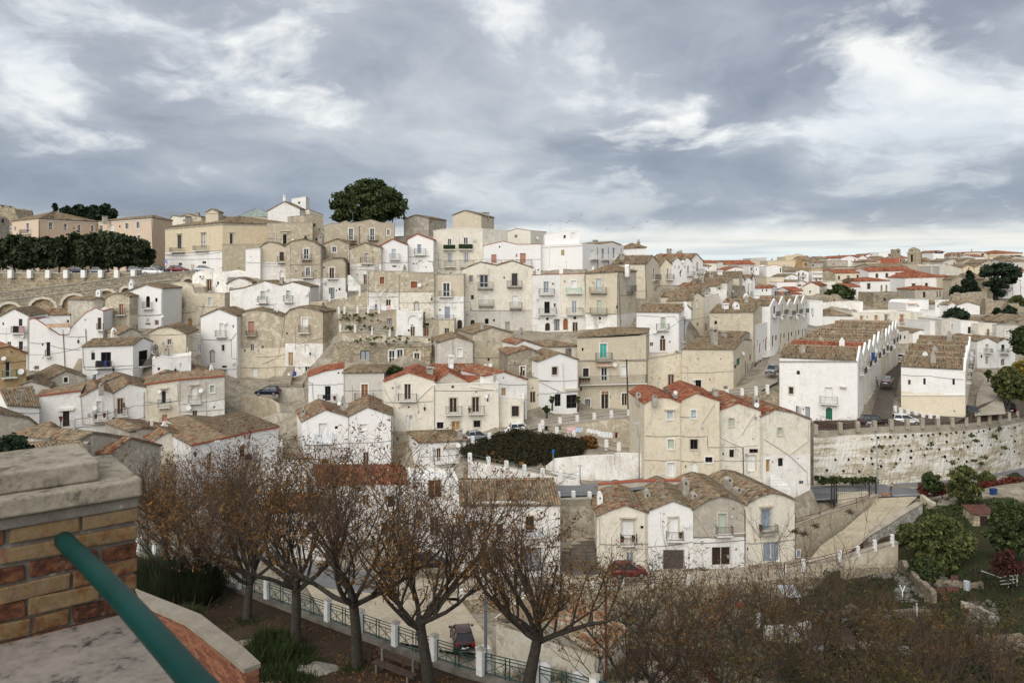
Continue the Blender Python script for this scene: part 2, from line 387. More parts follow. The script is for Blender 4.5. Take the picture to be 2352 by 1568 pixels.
class MB:
 def __init__(s):
  s.v=[];s.f=[]
 def quad(s,a,b,c,d):
  n=len(s.v);s.v+=[a,b,c,d];s.f.append((n,n+1,n+2,n+3))
 def poly(s,pts):
  n=len(s.v);s.v+=list(pts);s.f.append(tuple(range(n,n+len(pts))))
 def hexa(s,p):
  """8 corners: bottom ring then top ring"""
  n=len(s.v);s.v+=list(p)
  for q in((0,3,2,1),(4,5,6,7),(0,1,5,4),(1,2,6,5),(2,3,7,6),(3,0,4,7)):
   s.f.append(tuple(n+i for i in q))
 def box(s,c,sx,sy,sz,rz=0.0,taper=1.0):
  """box standing on its base centre c"""
  cs,sn=math.cos(rz),math.sin(rz)
  def q(x,y,z):return Vector((c[0]+x*cs-y*sn,c[1]+x*sn+y*cs,c[2]+z))
  a,b=sx/2,sy/2;e,f=a*taper,b*taper
  s.hexa([q(-a,-b,0),q(a,-b,0),q(a,b,0),q(-a,b,0),q(-e,-f,sz),q(e,-f,sz),q(e,f,sz),q(-e,f,sz)])
 def prism(s,ring,off):
  """ring of points swept along the vector off"""
  n=len(s.v);k=len(ring)
  s.v+=list(ring)+[p+off for p in ring]
  s.f.append(tuple(n+i for i in range(k)));s.f.append(tuple(n+k+i for i in reversed(range(k))))
  for i in range(k):
   j=(i+1)%k;s.f.append((n+i,n+k+i,n+k+j,n+j))
 def tube(s,pts,rad,sides=6,cap=True):
  k=len(pts);base=len(s.v)
  if not hasattr(rad,'__len__'):rad=[rad]*k
  for i,p in enumerate(pts):
   d=(pts[min(i+1,k-1)]-pts[max(i-1,0)])
   if d.length<1e-6:d=Vector((0,0,1))
   d.normalize()
   a=d.cross(Vector((0,0,1))if abs(d.z)<.95 else Vector((1,0,0)));a.normalize();b=d.cross(a)
   for j in range(sides):
    t=2*math.pi*j/sides
    s.v.append(p+a*(math.cos(t)*rad[i])+b*(math.sin(t)*rad[i]))
  for i in range(k-1):
   for j in range(sides):
    j2=(j+1)%sides
    s.f.append((base+i*sides+j,base+i*sides+j2,base+(i+1)*sides+j2,base+(i+1)*sides+j))
  if cap:
   s.f.append(tuple(base+j for j in reversed(range(sides))));s.f.append(tuple(base+(k-1)*sides+j for j in range(sides)))
 def bar(s,a,b,w=.03,h=None):
  s.tube([a,b],w*.7,4)
 def lathe(s,c,prof,seg=12,ax=None):
  """profile (r, h) round axis ax through c"""
  ax=(ax or Vector((0,0,1))).normalized()
  a=ax.cross(Vector((0,0,1))if abs(ax.z)<.95 else Vector((1,0,0)));a.normalize();b=ax.cross(a)
  n=len(s.v)
  for r,h in prof:
   for j in range(seg):
    t=2*math.pi*j/seg
    s.v.append(c+ax*h+a*(r*math.cos(t))+b*(r*math.sin(t)))
  for i in range(len(prof)-1):
   for j in range(seg):
    j2=(j+1)%seg
    s.f.append((n+i*seg+j,n+i*seg+j2,n+(i+1)*seg+j2,n+(i+1)*seg+j))
  s.f.append(tuple(n+j for j in reversed(range(seg))));s.f.append(tuple(n+(len(prof)-1)*seg+j for j in range(seg)))
 def build(s,name,mat,parent=None,smooth=False,origin=None):
  if not s.v:return None
  me=bpy.data.meshes.new(name)
  og=root_loc(parent)if parent is not None else(origin or Vector((0,0,0)))
  me.from_pydata([(p[0]-og[0],p[1]-og[1],p[2]-og[2])for p in s.v],[],s.f)
  me.materials.append(MATS[mat]if isinstance(mat,str)else mat)
  if smooth:me.shade_smooth()
  o=bpy.data.objects.new(name,me);COL.objects.link(o)
  if parent is not None:o.parent=parent
  elif origin is not None:o.location=origin
  return o
def root_loc(o):
 while o.parent is not None:o=o.parent
 return o.location
def thing(name,label,cat,loc,group=None):
 o=bpy.data.objects.new(name,None);COL.objects.link(o);o.location=loc
 o.empty_display_size=.3
 o['label']=label;o['category']=cat
 if group:o['group']=group
 return o
def tag(o,label,cat,group=None):
 o['label']=label;o['category']=cat
 if group:o['group']=group
 return o
def kind(o,k):
 if o is not None:o['kind']=k
 return o
def np_mesh(name,V,Fq,mat,parent=None,tone=None,smooth=False,origin=None):
 """mesh from numpy arrays of vertices (n,3) and quads (m,4)"""
 V=np.asarray(V,dtype=np.float32).copy();Fq=np.asarray(Fq,dtype=np.int32)
 og=root_loc(parent)if parent is not None else(origin if origin is not None else Vector((0,0,0)))
 V-=np.array([og[0],og[1],og[2]],dtype=np.float32)
 me=bpy.data.meshes.new(name)
 k=Fq.shape[1]
 me.vertices.add(len(V));me.vertices.foreach_set('co',V.ravel())
 me.loops.add(Fq.size);me.loops.foreach_set('vertex_index',Fq.ravel())
 me.polygons.add(len(Fq));me.polygons.foreach_set('loop_start',np.arange(0,Fq.size,k,dtype=np.int32))
 me.update(calc_edges=True)
 if tone is not None:
  at=me.attributes.new('tone','FLOAT','POINT');at.data.foreach_set('value',np.asarray(tone,dtype=np.float32))
 me.materials.append(MATS[mat])
 if smooth:me.shade_smooth()
 o=bpy.data.objects.new(name,me);COL.objects.link(o)
 if parent is not None:o.parent=parent
 elif origin is not None:o.location=origin
 return o
WASH={'W':(.82,.815,.80),'w':(.76,.725,.63),'c':(.71,.64,.50),'b':(.43,.37,.275),'g':(.40,.375,.325),'k':(.63,.50,.385),'s':(.43,.375,.28),'o':(.42,.29,.14),'d':(.25,.215,.165),'y':(.64,.545,.385),'r':(.50,.15,.08),'e':(.59,.525,.405),'p':(.60,.44,.36),'l':(.56,.545,.51)}
GRP='houses on the hillside'
GFAR='houses of the far quarter'
class Plane:
 def __init__(s,p0,p1):
  u=Vector((p1.x-p0.x,p1.y-p0.y,0));s.L=u.length;s.u=u/s.L
  s.o=Vector((p0.x,p0.y,0));s.n=Vector((s.u.y,-s.u.x,0))
 def pix(s,x,y):
  a,b=CC(x,y)
  r=Vector(((a-CX)/F,1,(HY-b)/F));t=s.o.dot(s.n)/r.dot(s.n)
  p=r*t
  return(p-s.o).dot(s.u),CZ+r.z*t
 def at(s,a,z,w=0.0):
  return Vector((s.o.x+s.u.x*a+s.n.x*w,s.o.y+s.u.y*a+s.n.y*w,z))
 def box(s,mb,a0,a1,z0,z1,w0,w1):
  mb.hexa([s.at(a0,z0,w1),s.at(a1,z0,w1),s.at(a1,z0,w0),s.at(a0,z0,w0),s.at(a0,z1,w1),s.at(a1,z1,w1),s.at(a1,z1,w0),s.at(a0,z1,w0)])
WST={'d':('glass','white_paint','glass'),'n':('glass','brown_wood','glass'),'b':('panel','trim_stone','brown_wood'),'D':('panel','trim_stone','dark_wood'),'w':('panel','white_paint','white_paint'),'k':('void',None,'void'),'g':('louvre','green_paint','green_paint'),'t':('panel','trim_stone','teal_paint'),'u':('panel','white_paint','blue_grey'),'y':('panel','trim_stone','yellow_wood'),'r':('panel','trim_stone','orange_wood'),'p':('louvre','pink_shutter','pink_shutter'),'s':('panel','iron','grey_steel'),'c':('glass','white_paint','curtain'),'l':('louvre','white_paint','white_paint'),'L':('louvre','blue_grey','blue_grey'),'m':('louvre','celadon','celadon'),'a':('glass','pale_blue','pale_blue'),'o':('louvre','orange_wood','orange_wood'),'q':('panel','trim_stone','grey_brown'),'x':('glass','iron','void'),'C':('glass','brown_wood','curtain')}
def arch(a0,a1,z0,z1,flat=.5):
 h=min((a1-a0)*flat,(z1-z0)*.6);c=(a0+a1)/2;r=(a1-a0)/2
 pts=[(a0,z0),(a1,z0)]
 for i in range(7):
  t=math.pi*i/6
  pts.append((c+r*math.cos(t),z1-h+h*math.sin(t)))
 return pts
def opening(pl,a0,a1,z0,z1,code,root,holed,wallmb,far=False):
 st=code[0];knd,fm,pm=WST.get(st,WST['d'])
 isarch='^' in code;w,h=a1-a0,z1-z0
 rec=-.2 if holed else.015
 door=(h>1.6*w and h>1.55)or h>2.0
 pts=arch(a0,a1,z0,z1)if isarch else[(a0,z0),(a1,z0),(a1,z1),(a0,z1)]
 if holed:
  k=len(pts)
  for i in range(k):
   p,q=pts[i],pts[(i+1)%k]
   wallmb.quad(pl.at(*p,0),pl.at(*q,0),pl.at(*q,-.26),pl.at(*p,-.26))
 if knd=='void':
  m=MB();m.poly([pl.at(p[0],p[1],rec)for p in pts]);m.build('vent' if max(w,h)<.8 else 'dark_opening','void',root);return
 name='door' if door else 'window'
 if knd!='glass' and not door:name='shutter'
 t=max(.045,min(.085,w*.10))
 fr=MB()
 if isarch:
  inner=arch(a0+t,a1-t,z0+t,z1-t)
  for i in range(len(pts)):
   p,q,p2,q2=pts[i],pts[(i+1)%len(pts)],inner[i],inner[(i+1)%len(pts)]
   fr.quad(pl.at(*p,rec+.07),pl.at(*q,rec+.07),pl.at(*q2,rec+.07),pl.at(*p2,rec+.07))
 else:
  for q in((a0,a0+t,z0,z1),(a1-t,a1,z0,z1),(a0+t,a1-t,z1-t,z1),(a0+t,a1-t,z0,z0+t)):
   pl.box(fr,*q,rec,rec+.07)
  c=(a0+a1)/2
  if w>.55 and w<2.2:
   pl.box(fr,c-t*.55,c+t*.55,z0+t,z1-t,rec,rec+.06)
  if knd=='glass' and h>1.7:
   zz=z0+h*.36;pl.box(fr,a0+t,c-t*.55,zz,zz+t,rec,rec+.05);pl.box(fr,c+t*.55,a1-t,zz,zz+t,rec,rec+.05)
 o=fr.build(name,fm,root)
 m=MB()
 if isarch:m.poly([pl.at(p[0],p[1],rec+.02)for p in pts])
 elif knd=='glass':m.quad(pl.at(a0,z0,rec+.02),pl.at(a1,z0,rec+.02),pl.at(a1,z1,rec+.02),pl.at(a0,z1,rec+.02))
 elif knd=='louvre' and not far:
  m.quad(pl.at(a0,z0,rec+.01),pl.at(a1,z0,rec+.01),pl.at(a1,z1,rec+.01),pl.at(a0,z1,rec+.01))
  n=max(4,int(h/.13));dz=(h-2*t)/n
  for i in range(n):
   z=z0+t+i*dz
   m.quad(pl.at(a0+t,z,rec+.055),pl.at(a1-t,z,rec+.055),pl.at(a1-t,z+dz*.95,rec+.015),pl.at(a0+t,z+dz*.95,rec+.015))
 else:
  m.quad(pl.at(a0,z0,rec+.01),pl.at(a1,z0,rec+.01),pl.at(a1,z1,rec+.01),pl.at(a0,z1,rec+.01))
  if not far and w>.5:
   c=(a0+a1)/2;nv=2 if h>1.2 else 1
   for s0,s1 in((a0+t*1.6,c-t),(c+t,a1-t*1.6))if w<2.2 else[(a0+t+(w-2*t)*i/5+.03,a0+t+(w-2*t)*(i+1)/5-.03)for i in range(5)]:
    for i in range(nv):
     pl.box(m,s0,s1,z0+t+(h-2*t)*i/nv+.06,z0+t+(h-2*t)*(i+1)/nv-.06,rec+.01,rec+.04)
 m.build('pane' if knd=='glass' else 'panel',pm,o)
 if '+' in code or '#' in code:
  s_=MB();k=.16;mt='white_stone' if '#' in code else 'trim_stone'
  if isarch:
   outer=arch(a0-k,a1+k,z0,z1+k)[2:];inn=arch(a0,a1,z0,z1)[2:]
   for i in range(len(inn)-1):
    s_.hexa([pl.at(*inn[i],.05),pl.at(*outer[i],.05),pl.at(*outer[i],0),pl.at(*inn[i],0),pl.at(*inn[i+1],.05),pl.at(*outer[i+1],.05),pl.at(*outer[i+1],0),pl.at(*inn[i+1],0)])
  else:
   pl.box(s_,a0-k,a0-.003,z0-(0 if door else k),z1+k,-.01,.05);pl.box(s_,a1+.003,a1+k,z0-(0 if door else k),z1+k,-.01,.05)
   pl.box(s_,a0-.003,a1+.003,z1+.003,z1+k,-.01,.053)
   if not door:pl.box(s_,a0-.003,a1+.003,z0-k,z0-.003,-.01,.08)
  s_.build('surround',mt,o)
 if 'h' in code:
  s_=MB();pl.box(s_,a0-.25,a1+.25,z1+.25,z1+.42,0,.28);s_.build('hood','trim_stone',o)
def balcony(pl,a0,a1,zf,zt,code,root):
 dp=.75;m=MB()
 solid='s' in code
 pl.box(m,a0-.04,a1+.04,zf-(.22 if solid else.13),zf,0,dp+.04)
 if 'j' not in code and a1-a0<4:
  for a in(a0+.2,a1-.2):
   m.hexa([pl.at(a-.07,zf-.45,.03),pl.at(a+.07,zf-.45,.03),pl.at(a+.07,zf-.45,0),pl.at(a-.07,zf-.45,0),pl.at(a-.07,zf-.13,dp*.8),pl.at(a+.07,zf-.13,dp*.8),pl.at(a+.07,zf-.13,0),pl.at(a-.07,zf-.13,0)])
 b=m.build('balcony','grey_plaster' if('g' in code or solid)else 'white_stone',root)
 r=MB();t=.018
 mat='green_paint' if 'G' in code else('white_paint' if 'W' in code else('cloth_light_blue' if 'U' in code else('teal_paint' if 'T' in code else 'iron')))
 if zt-zf<.75:zt=zf+.75
 if 'H' in code:
  pl.box(r,a0,a1,zf+.1,zt,dp-.05,dp+.1);r.build('planted_front','leaf_green',b);return
 for z in(zf+.1,zt):
  pl.box(r,a0,a1,z-t,z+t,dp-t,dp+t)
  pl.box(r,a0-t,a0+t,z-t,z+t,0,dp-t);pl.box(r,a1-t,a1+t,z-t,z+t,0,dp-t)
 n=max(4,int((a1-a0)/.14))
 for i in range(n+1):
  a=a0+(a1-a0)*i/n;tt=t if i in(0,n)else.010
  q=[pl.at(a-tt,zf,dp+tt),pl.at(a+tt,zf,dp+tt),pl.at(a+tt,zf,dp-tt),pl.at(a-tt,zf,dp-tt)]
  up=Vector((0,0,zt-zf));k=len(r.v);r.v+=q+[p+up for p in q]
  r.f+=[(k,k+1,k+5,k+4),(k+1,k+2,k+6,k+5),(k+3,k,k+4,k+7)]
 for i in range(1,5):
  for a in(a0,a1):
   w=dp*i/5;pl.box(r,a-.008,a+.008,zf+.1,zt,w-.008,w+.008)
 r.build('railing',mat,b)
def tile_field(A,B,C,D,pitch,course,seed):
 """barrel tiles on the slope A-B (eave) to D-C (ridge); returns arrays"""
 rng=np.random.default_rng(seed)
 A,B,C,D=(np.array(p[:],dtype=float)for p in(A,B,C,D))
 le=max(np.linalg.norm(B-A),np.linalg.norm(C-D));ls=max(np.linalg.norm(D-A),np.linalg.norm(C-B))
 nc=max(2,int(le/pitch));nr=max(1,int(ls/course))
 nrm=np.cross(B-A,D-A)+np.cross(C-B,A-B);nrm/=(np.linalg.norm(nrm)+1e-9)
 if nrm[2]<0:nrm=-nrm
 i,j=np.meshgrid(np.arange(nc),np.arange(nr),indexing='ij');i=i.ravel();j=j.ravel();N=len(i)
 jit=lambda s:(rng.random(N)-.5)*s
 prof=[(-.50,-.04),(-.27,.105),(.27,.105),(.50,-.04)]
 out=[]
 sag=rng.random((nc,))*.02
 for e,(v0,dz)in enumerate(((0,.028),(1.12,.0))):
  vv=(j+v0)/nr
  vv=np.clip(vv+jit(.10)/nr,-.02,1.02)
  for(pu,ph)in prof:
   uu=(i+.5+pu*(1.0 if e==0 else.86))/nc+jit(.07)/nc
   a=A[None]*(1-uu)[:,None]+B[None]*uu[:,None];d=D[None]*(1-uu)[:,None]+C[None]*uu[:,None]
   p=a*(1-vv)[:,None]+d*vv[:,None]
   hgt=ph*min(1.0,pitch/.22)+dz+sag[i]+jit(.02)+.05
   out.append(p+nrm[None]*hgt[:,None])
 V=np.stack(out,axis=1).reshape(-1,3)
 b=(np.arange(N)*8)[:,None]
 q=np.array([[0,1,5,4],[1,2,6,5],[2,3,7,6],[0,3,2,1]])
 Fq=(b[:,:,None]+q[None]).reshape(-1,4)
 tone=np.repeat(np.clip(rng.normal(.5,.30,N),0,1),8)
 return V,Fq,tone
def join_fields(fs):
 Vs,Fs,Ts,k=[],[],[],0
 for V,Fq,t in fs:
  Vs.append(V);Fs.append(Fq+k);Ts.append(t);k+=len(V)
 return np.concatenate(Vs),np.concatenate(Fs),np.concatenate(Ts)
def roof_tiles(fields,root,red):
 V,Fq,t=join_fields(fields)
 o=np_mesh('roof_tiles',V,Fq,'tile_clay',root,t)
 o['kind']='stuff';o['redness']=float(red)
 return o
SEED=[100]
def nseed():
 SEED[0]+=1;return SEED[0]
def set_wash(o,col,col2,line,dirt):
 o['wash']=WASH[col]if isinstance(col,str)else col
 o['wash_low']=WASH[col2]if isinstance(col2,str)else col2
 o['wash_line']=float(line);o['weathering']=float(dirt);o['wear_seed']=random.random()*60
def wall_face(pl,outer,holes,mb):
 vs=[[Vector((a,z,0))for a,z in outer]]+[[Vector((a,z,0))for a,z in h]for h in holes]
 flat=[q for ring in vs for q in ring]
 tri=tessellate_polygon(vs)
 n=len(mb.v);mb.v+=[pl.at(q.x,q.y,0)for q in flat]
 for t in tri:
  a,b,c=(flat[i]for i in t)
  cr=(b.x-a.x)*(c.y-a.y)-(b.y-a.y)*(c.x-a.x)
  if abs(cr)<1e-7:continue
  mb.f.append(tuple(n+i for i in(t if cr>0 else(t[0],t[2],t[1]))))
def inside(outer,a0,a1,z0,z1,m=.06):
 xs=[p[0]for p in outer];zs=[p[1]for p in outer]
 if a0<min(xs)+m or a1>max(xs)-m or z0<min(zs)+m:return False
 top=outer[2:]if len(outer)>4 else outer[2:]
 top=sorted(top)
 def zt(a):
  for p,q in zip(top,top[1:]):
   if p[0]<=a<=q[0]:
    return p[1]+(q[1]-p[1])*(a-p[0])/max(1e-6,q[0]-p[0])
  return max(zs)
 return z1<min(zt(a0),zt(a1),zt((a0+a1)/2))-m
def do_feats(pl,outer,feats,root,wallmb,depth0,far=False,B=None):
 holes=[];rects=[];later=[]
 for ft in[f.strip()for f in feats.split(';')if f.strip()]:
  p=ft.split();k=p[0]
  if k=='w':
   x,y,w,h=map(float,p[1:5]);code=p[5]if len(p)>5 else 'd'
   a0,_=pl.pix(x-w/2,y);a1,_=pl.pix(x+w/2,y);_,z1=pl.pix(x,y-h/2);_,z0=pl.pix(x,y+h/2)
   if a1-a0<.12 or z1-z0<.12:continue
   ok=inside(outer,a0,a1,z0,z1)and not any(a0<r[1]+.05 and a1>r[0]-.05 and z0<r[3]+.05 and z1>r[2]-.05 for r in rects)
   if ok:
    rects.append((a0,a1,z0,z1));holes.append(arch(a0,a1,z0,z1)if '^' in code else[(a0,z0),(a1,z0),(a1,z1),(a0,z1)])
   opening(pl,a0,a1,z0,z1,code,root,ok,wallmb,far)
  elif k=='B':
   x0,x1,yf,yt=map(float,p[1:5]);code=p[5]if len(p)>5 else ''
   a0,zf=pl.pix(x0,yf);a1,_=pl.pix(x1,yf);_,zt=pl.pix((x0+x1)/2,yt)
   _,zf=pl.pix((x0+x1)/2,yf)
   balcony(pl,a0,a1,zf,zt,code,root)
  elif k=='o':
   x,y,r=map(float,p[1:4]);a,z=pl.pix(x,y);rr=r*cur[2]/F*pl.at(a,z).y
   m=MB();c=pl.at(a,z,.38);ax=(pl.n*.8+Vector((-.35,-.35,.38))).normalized()
   m.lathe(c,[(rr*.15,-.12*rr),(rr*.6,-.04*rr),(rr,.14*rr),(rr*.97,.16*rr),(rr*.55,.03*rr),(.02,-.02*rr)],14,ax)
   o=m.build('satellite_dish','dish_grey' if len(p)>4 else 'dish_white',root,True)
   m=MB();m.tube([pl.at(a,z-rr*.8,0),pl.at(a,z-rr*.8,.3),c],.025,5);m.tube([c-Vector((0,0,rr))*.9,c+ax*rr*.9],.015,4);m.build('dish_arm','steel_pole',o)
  elif k=='l':
   x,y=map(float,p[1:3]);a,z=pl.pix(x,y);m=MB();c=pl.at(a,z,.7)
   m.tube([pl.at(a,z+.55,0),pl.at(a,z+.65,.5),pl.at(a,z+.5,.7),pl.at(a,z+.32,.7)],.022,5)
   m.lathe(c,[(.10,-.3),(.19,.12),(.21,.14),(.04,.3)],6)
   m.build('wall_lantern','iron',root)
  elif k in('p','c'):
   mat={'b':'pipe_brown','w':'white_paint','e':'pipe_beige','k':'cable_black'}[p[1]]
   pts=[pl.pix(*map(float,q.split(',')))for q in p[2:]]
   r=.05 if k=='p' else.026
   m=MB();w=(.02 if k=='c' else.07)
   vs=[]
   for q0,q1 in zip(pts,pts[1:]):
    n=4 if k=='c' else 1
    for i in range(n):
     t=i/n;sag=-.10*4*t*(1-t)if k=='c' else 0
     vs.append(pl.at(q0[0]+(q1[0]-q0[0])*t,q0[1]+(q1[1]-q0[1])*t+sag,w+(random.random()*.02 if k=='c' else 0)))
   vs.append(pl.at(*pts[-1],w))
   m.tube(vs,r,5);m.build('drainpipe' if k=='p' else 'cable',mat,root)
  elif k=='C':
   x,yt,yb,w,dd=map(float,p[1:6]);code=p[6]if len(p)>6 else 'f'
   chimney(x,yt,yb,w,depth0+dd,code,root,pl)
  elif k=='k':
   x,y=map(float,p[1:3]);a,z=pl.pix(x,y);m=MB();pl.box(m,a-.4,a+.4,z-.28,z+.28,0.05,.38)
   o=m.build('air_conditioner','dish_white',root);m=MB();m.lathe(pl.at(a-.1,z,.385),[(.2,0),(.2,.01)],12,pl.n);m.build('fan_grille','iron',o)
  elif k=='A':
   x0,x1,y0,y1=map(float,p[1:5]);mat={'t':'trim_stone','a':'awning','w':'white_stone'}[p[5]]
   a0,z1=pl.pix(x0,y0);a1,z0=pl.pix(x1,y1);m=MB();pl.box(m,a0,a1,z0,z1,0,.3 if p[5]!='a' else.7);m.build('hood' if p[5]!='a' else 'awning',mat,root)
  elif k=='S':
   x0,y0,x1,y1,mat=float(p[1]),float(p[2]),float(p[3]),float(p[4]),p[5]
   a0,z0=pl.pix(x0,y0);a1,z1=pl.pix(x1,y1);m=MB()
   m.hexa([pl.at(a0,z0-.1,.1),pl.at(a1,z1-.1,.1),pl.at(a1,z1-.1,-.02),pl.at(a0,z0-.1,-.02),pl.at(a0,z0+.1,.12),pl.at(a1,z1+.1,.12),pl.at(a1,z1+.1,-.02),pl.at(a0,z0+.1,-.02)])
   m.build('moulding',{'t':'trim_stone','w':'white_stone','g':'grey_plaster'}[mat],root)
  elif k=='F':
   later.append((float(p[1]),float(p[2])))
 return holes
def chimney(x,yt,yb,w,d,code,root,pl):
 top=PT(x,yt,d);bot=PT(x,yb,d);ww=w*cur[2]/F*d;h=top.z-bot.z
 mat='white_plaster' if 'w' in code else('dark_plaster' if 'd' in code else 'grey_plaster')
 m=MB();u=pl.u;n=-pl.n
 c=Vector((bot.x,bot.y,bot.z))
 def q(a,b,z):return c+u*a+n*b+Vector((0,0,z))
 a=ww/2;b=ww*.55
 if 'p' in code or 'r' in code:
  hb=h*.62 if 'p' in code else h*.72
  if 'p' in code:ring=[(-a,-.9),(a,-.9),(a,hb),(a*.2,h),(-a*.2,h),(-a,hb)]
  else:ring=[(-a,-.9),(a,-.9)]+[(a*math.cos(t),hb+(h-hb)*math.sin(t))for t in[math.pi*i/6 for i in range(7)]]
  m.prism([q(x_,-b,z_)for x_,z_ in ring],n*(2*b))
  o=m.build('chimney',mat,root)
  m=MB();e=a*.32
  for s in(0,):
   m.quad(q(s*e*1.1-e*.8,-b-.012,hb*.80),q(s*e*1.1+e*.8,-b-.012,hb*.80),q(s*e*1.1+e*.8,-b-.012,hb*.80+a*.7),q(s*e*1.1-e*.8,-b-.012,hb*.80+a*.7))
  m.build('smoke_hole','void',o)
 elif 's' in code:
  ring=[(-a,-.9),(a,-.9),(a,h*.25),(a*.55,h*.45),(a*.3,h*.62),(a*.32,h*.85),(0,h),(-a*.32,h*.85),(-a*.3,h*.62),(-a*.55,h*.45),(-a,h*.25)]
  m.prism([q(x_,-b*.4,z_)for x_,z_ in ring],n*(.8*b));m.build('chimney',mat,root)
 else:
  hb=h*.78
  m.hexa([q(-a,-b,-.9),q(a,-b,-.9),q(a,b,-.9),q(-a,b,-.9),q(-a,-b,hb),q(a,-b,hb),q(a,b,hb),q(-a,b,hb)])
  for s in(-1,1):
   m.hexa([q(s*a*.75-a*.18,-b,hb),q(s*a*.75+a*.18,-b,hb),q(s*a*.75+a*.18,b,hb),q(s*a*.75-a*.18,b,hb)]+[q(s*a*.75-a*.18,-b,h*.9),q(s*a*.75+a*.18,-b,h*.9),q(s*a*.75+a*.18,b,h*.9),q(s*a*.75-a*.18,b,h*.9)])
  o=m.build('chimney',mat,root)
  m=MB();m.hexa([q(-a*1.2,-b*1.2,h*.9),q(a*1.2,-b*1.2,h*.9),q(a*1.2,b*1.2,h*.9),q(-a*1.2,b*1.2,h*.9),q(-a*1.1,-b*1.1,h),q(a*1.1,-b*1.1,h),q(a*1.1,b*1.1,h),q(-a*1.1,b*1.1,h)])
  m.build('chimney_cap',mat,o)
def H(label,x0,d0,x1,d1,top,base,roof='G',col='W',feats='',dp=8.0,side=None,sf='',split=None,col2=None,ry=None,red=0.0,dirt=.35,name='house',cat='house',group=GRP,far=False,mat='plaster',ctrl=True,deep=2.5,verge=False,oh=.14):
 if not isinstance(base,tuple):base=(base,base)
 g0,g1=PT(x0,base[0],d0),PT(x1,base[1],d1)
 pl=Plane(g0,g1)
 zb=min(g0.z,g1.z)-deep
 og=Vector(((g0.x+g1.x)/2,(g0.y+g1.y)/2,min(g0.z,g1.z)))
 if side:
  sx=CC(side[1],0)[0];q=Vector(((sx-CX)/F*side[2],side[2],0))
  c=g1 if side[0]=='R' else g0
  B=Vector((q.x-c.x,q.y-c.y,0))
 else:
  B=-pl.n*dp
 root=thing(name,label,cat,og,group)
 wm=MB()
 if isinstance(top,list):ol=[pl.pix(*p)for p in top]
 else:
  if not isinstance(top,tuple):top=(top,top)
  ol=[pl.pix(x0,top[0]),pl.pix(x1,top[1])]
 ol[0]=(0.0,ol[0][1]);ol[-1]=(pl.L,ol[-1][1])
 outer=[(0,zb),(pl.L,zb)]+ol[::-1]
 dm=(d0+d1)/2
 holes=do_feats(pl,outer,feats,root,wm,dm,far,B)
 wall_face(pl,outer,holes,wm)
 k=len(ol)
 fields=[];slab=MB();pitch,course=(.29,.42)if dm<135 else((.36,.7)if dm<190 else(.5,1.6))
 Bu=B.normalized()
 def up(p,h=0.0):return Vector((p.x,p.y,p.z+h))
 rise=0;zr=None
 if roof in 'EH':
  mid=pl.at(pl.L,0)+B*.5
  if ry is not None:
   zr=CZ+(HY-CC(0,ry)[1])/F*mid.y
  else:zr=max(ol[0][1],ol[-1][1])+B.length*.5*.42
 sides={}
 for sd in('L','R'):
  c=pl.at(0 if sd=='L' else pl.L,0);e=c+B
  spl=Plane(c,e)if sd=='R' else Plane(e,c)
  zt=ol[-1][1]if sd=='R' else ol[0][1]
  so=[(0,zb),(spl.L,zb),(spl.L,zt),(0,zt)]
  if roof=='E':so=[(0,zb),(spl.L,zb),(spl.L,zt),(spl.L/2,zr),(0,zt)]
  hs=do_feats(spl,so,sf,root,wm,dm,far)if(side and side[0]==sd and sf)else[]
  wall_face(spl,so,hs,wm)
 bk=[pl.at(0,zb)+B,pl.at(pl.L,zb)+B]+[pl.at(a,z)+B for a,z in ol[::-1]]
 wm.poly(bk[::-1])
 tops=[pl.at(a,z,0)for a,z in ol]
 if roof in 'GF':
  for i in range(k-1):
   a,b=tops[i],tops[i+1]
   if(b-a).xy.length<.02:continue
   lift=-.05 if roof=='G' else-.30
   wm.quad(up(a,lift),up(b,lift),up(b+B,lift),up(a+B,lift))
 if roof=='F':
  cop=MB();th=.12
  for i in range(k-1):
   a,b=tops[i],tops[i+1];n=pl.n
   if(b-a).xy.length<.02:continue
   cop.hexa([a+n*.04,b+n*.04,b-n*.3,a-n*.3,up(a+n*.04,th),up(b+n*.04,th),up(b-n*.3,th),up(a-n*.3,th)])
  for a,s in((tops[0],1),(tops[-1],-1)):
   e=pl.u*(.3*s);f=pl.u*(-.04*s);a2=a-pl.n*.3
   cop.hexa([a2+f,a2+e,a+B+e,a+B+f,up(a2+f,th),up(a2+e,th),up(a+B+e,th),up(a+B+f,th)])
  cop.build('parapet','red_tile_flat' if red>.5 else('white_stone' if col in 'Ww' else 'grey_plaster'),root)
 if roof=='G':
  fo=pl.n*oh
  seg=[]
  for i in range(k-1):
   a,b=tops[i].copy(),tops[i+1].copy();L=(b-a).length
   if(b-a).xy.length<.05:continue
   if i==0:a-=(b-a)/L*.15
   if i==k-2:b+=(b-a)/L*.15
   a+=fo;b+=fo;Bx=B-fo
   slab.hexa([up(a,.0),up(b,.0),up(b+Bx,.0),up(a+Bx,.0),up(a,.07),up(b,.07),up(b+Bx,.07),up(a+Bx,.07)])
   if abs(b.z-a.z)<.05*L and k>2 and False:continue
   if a.z<=b.z:fields.append(tile_field(up(a,.06),up(a+Bx,.06),up(b+Bx,.06),up(b,.06),pitch,course,nseed()))
   else:fields.append(tile_field(up(b,.06),up(b+Bx,.06),up(a+Bx,.06),up(a,.06),pitch,course,nseed()))
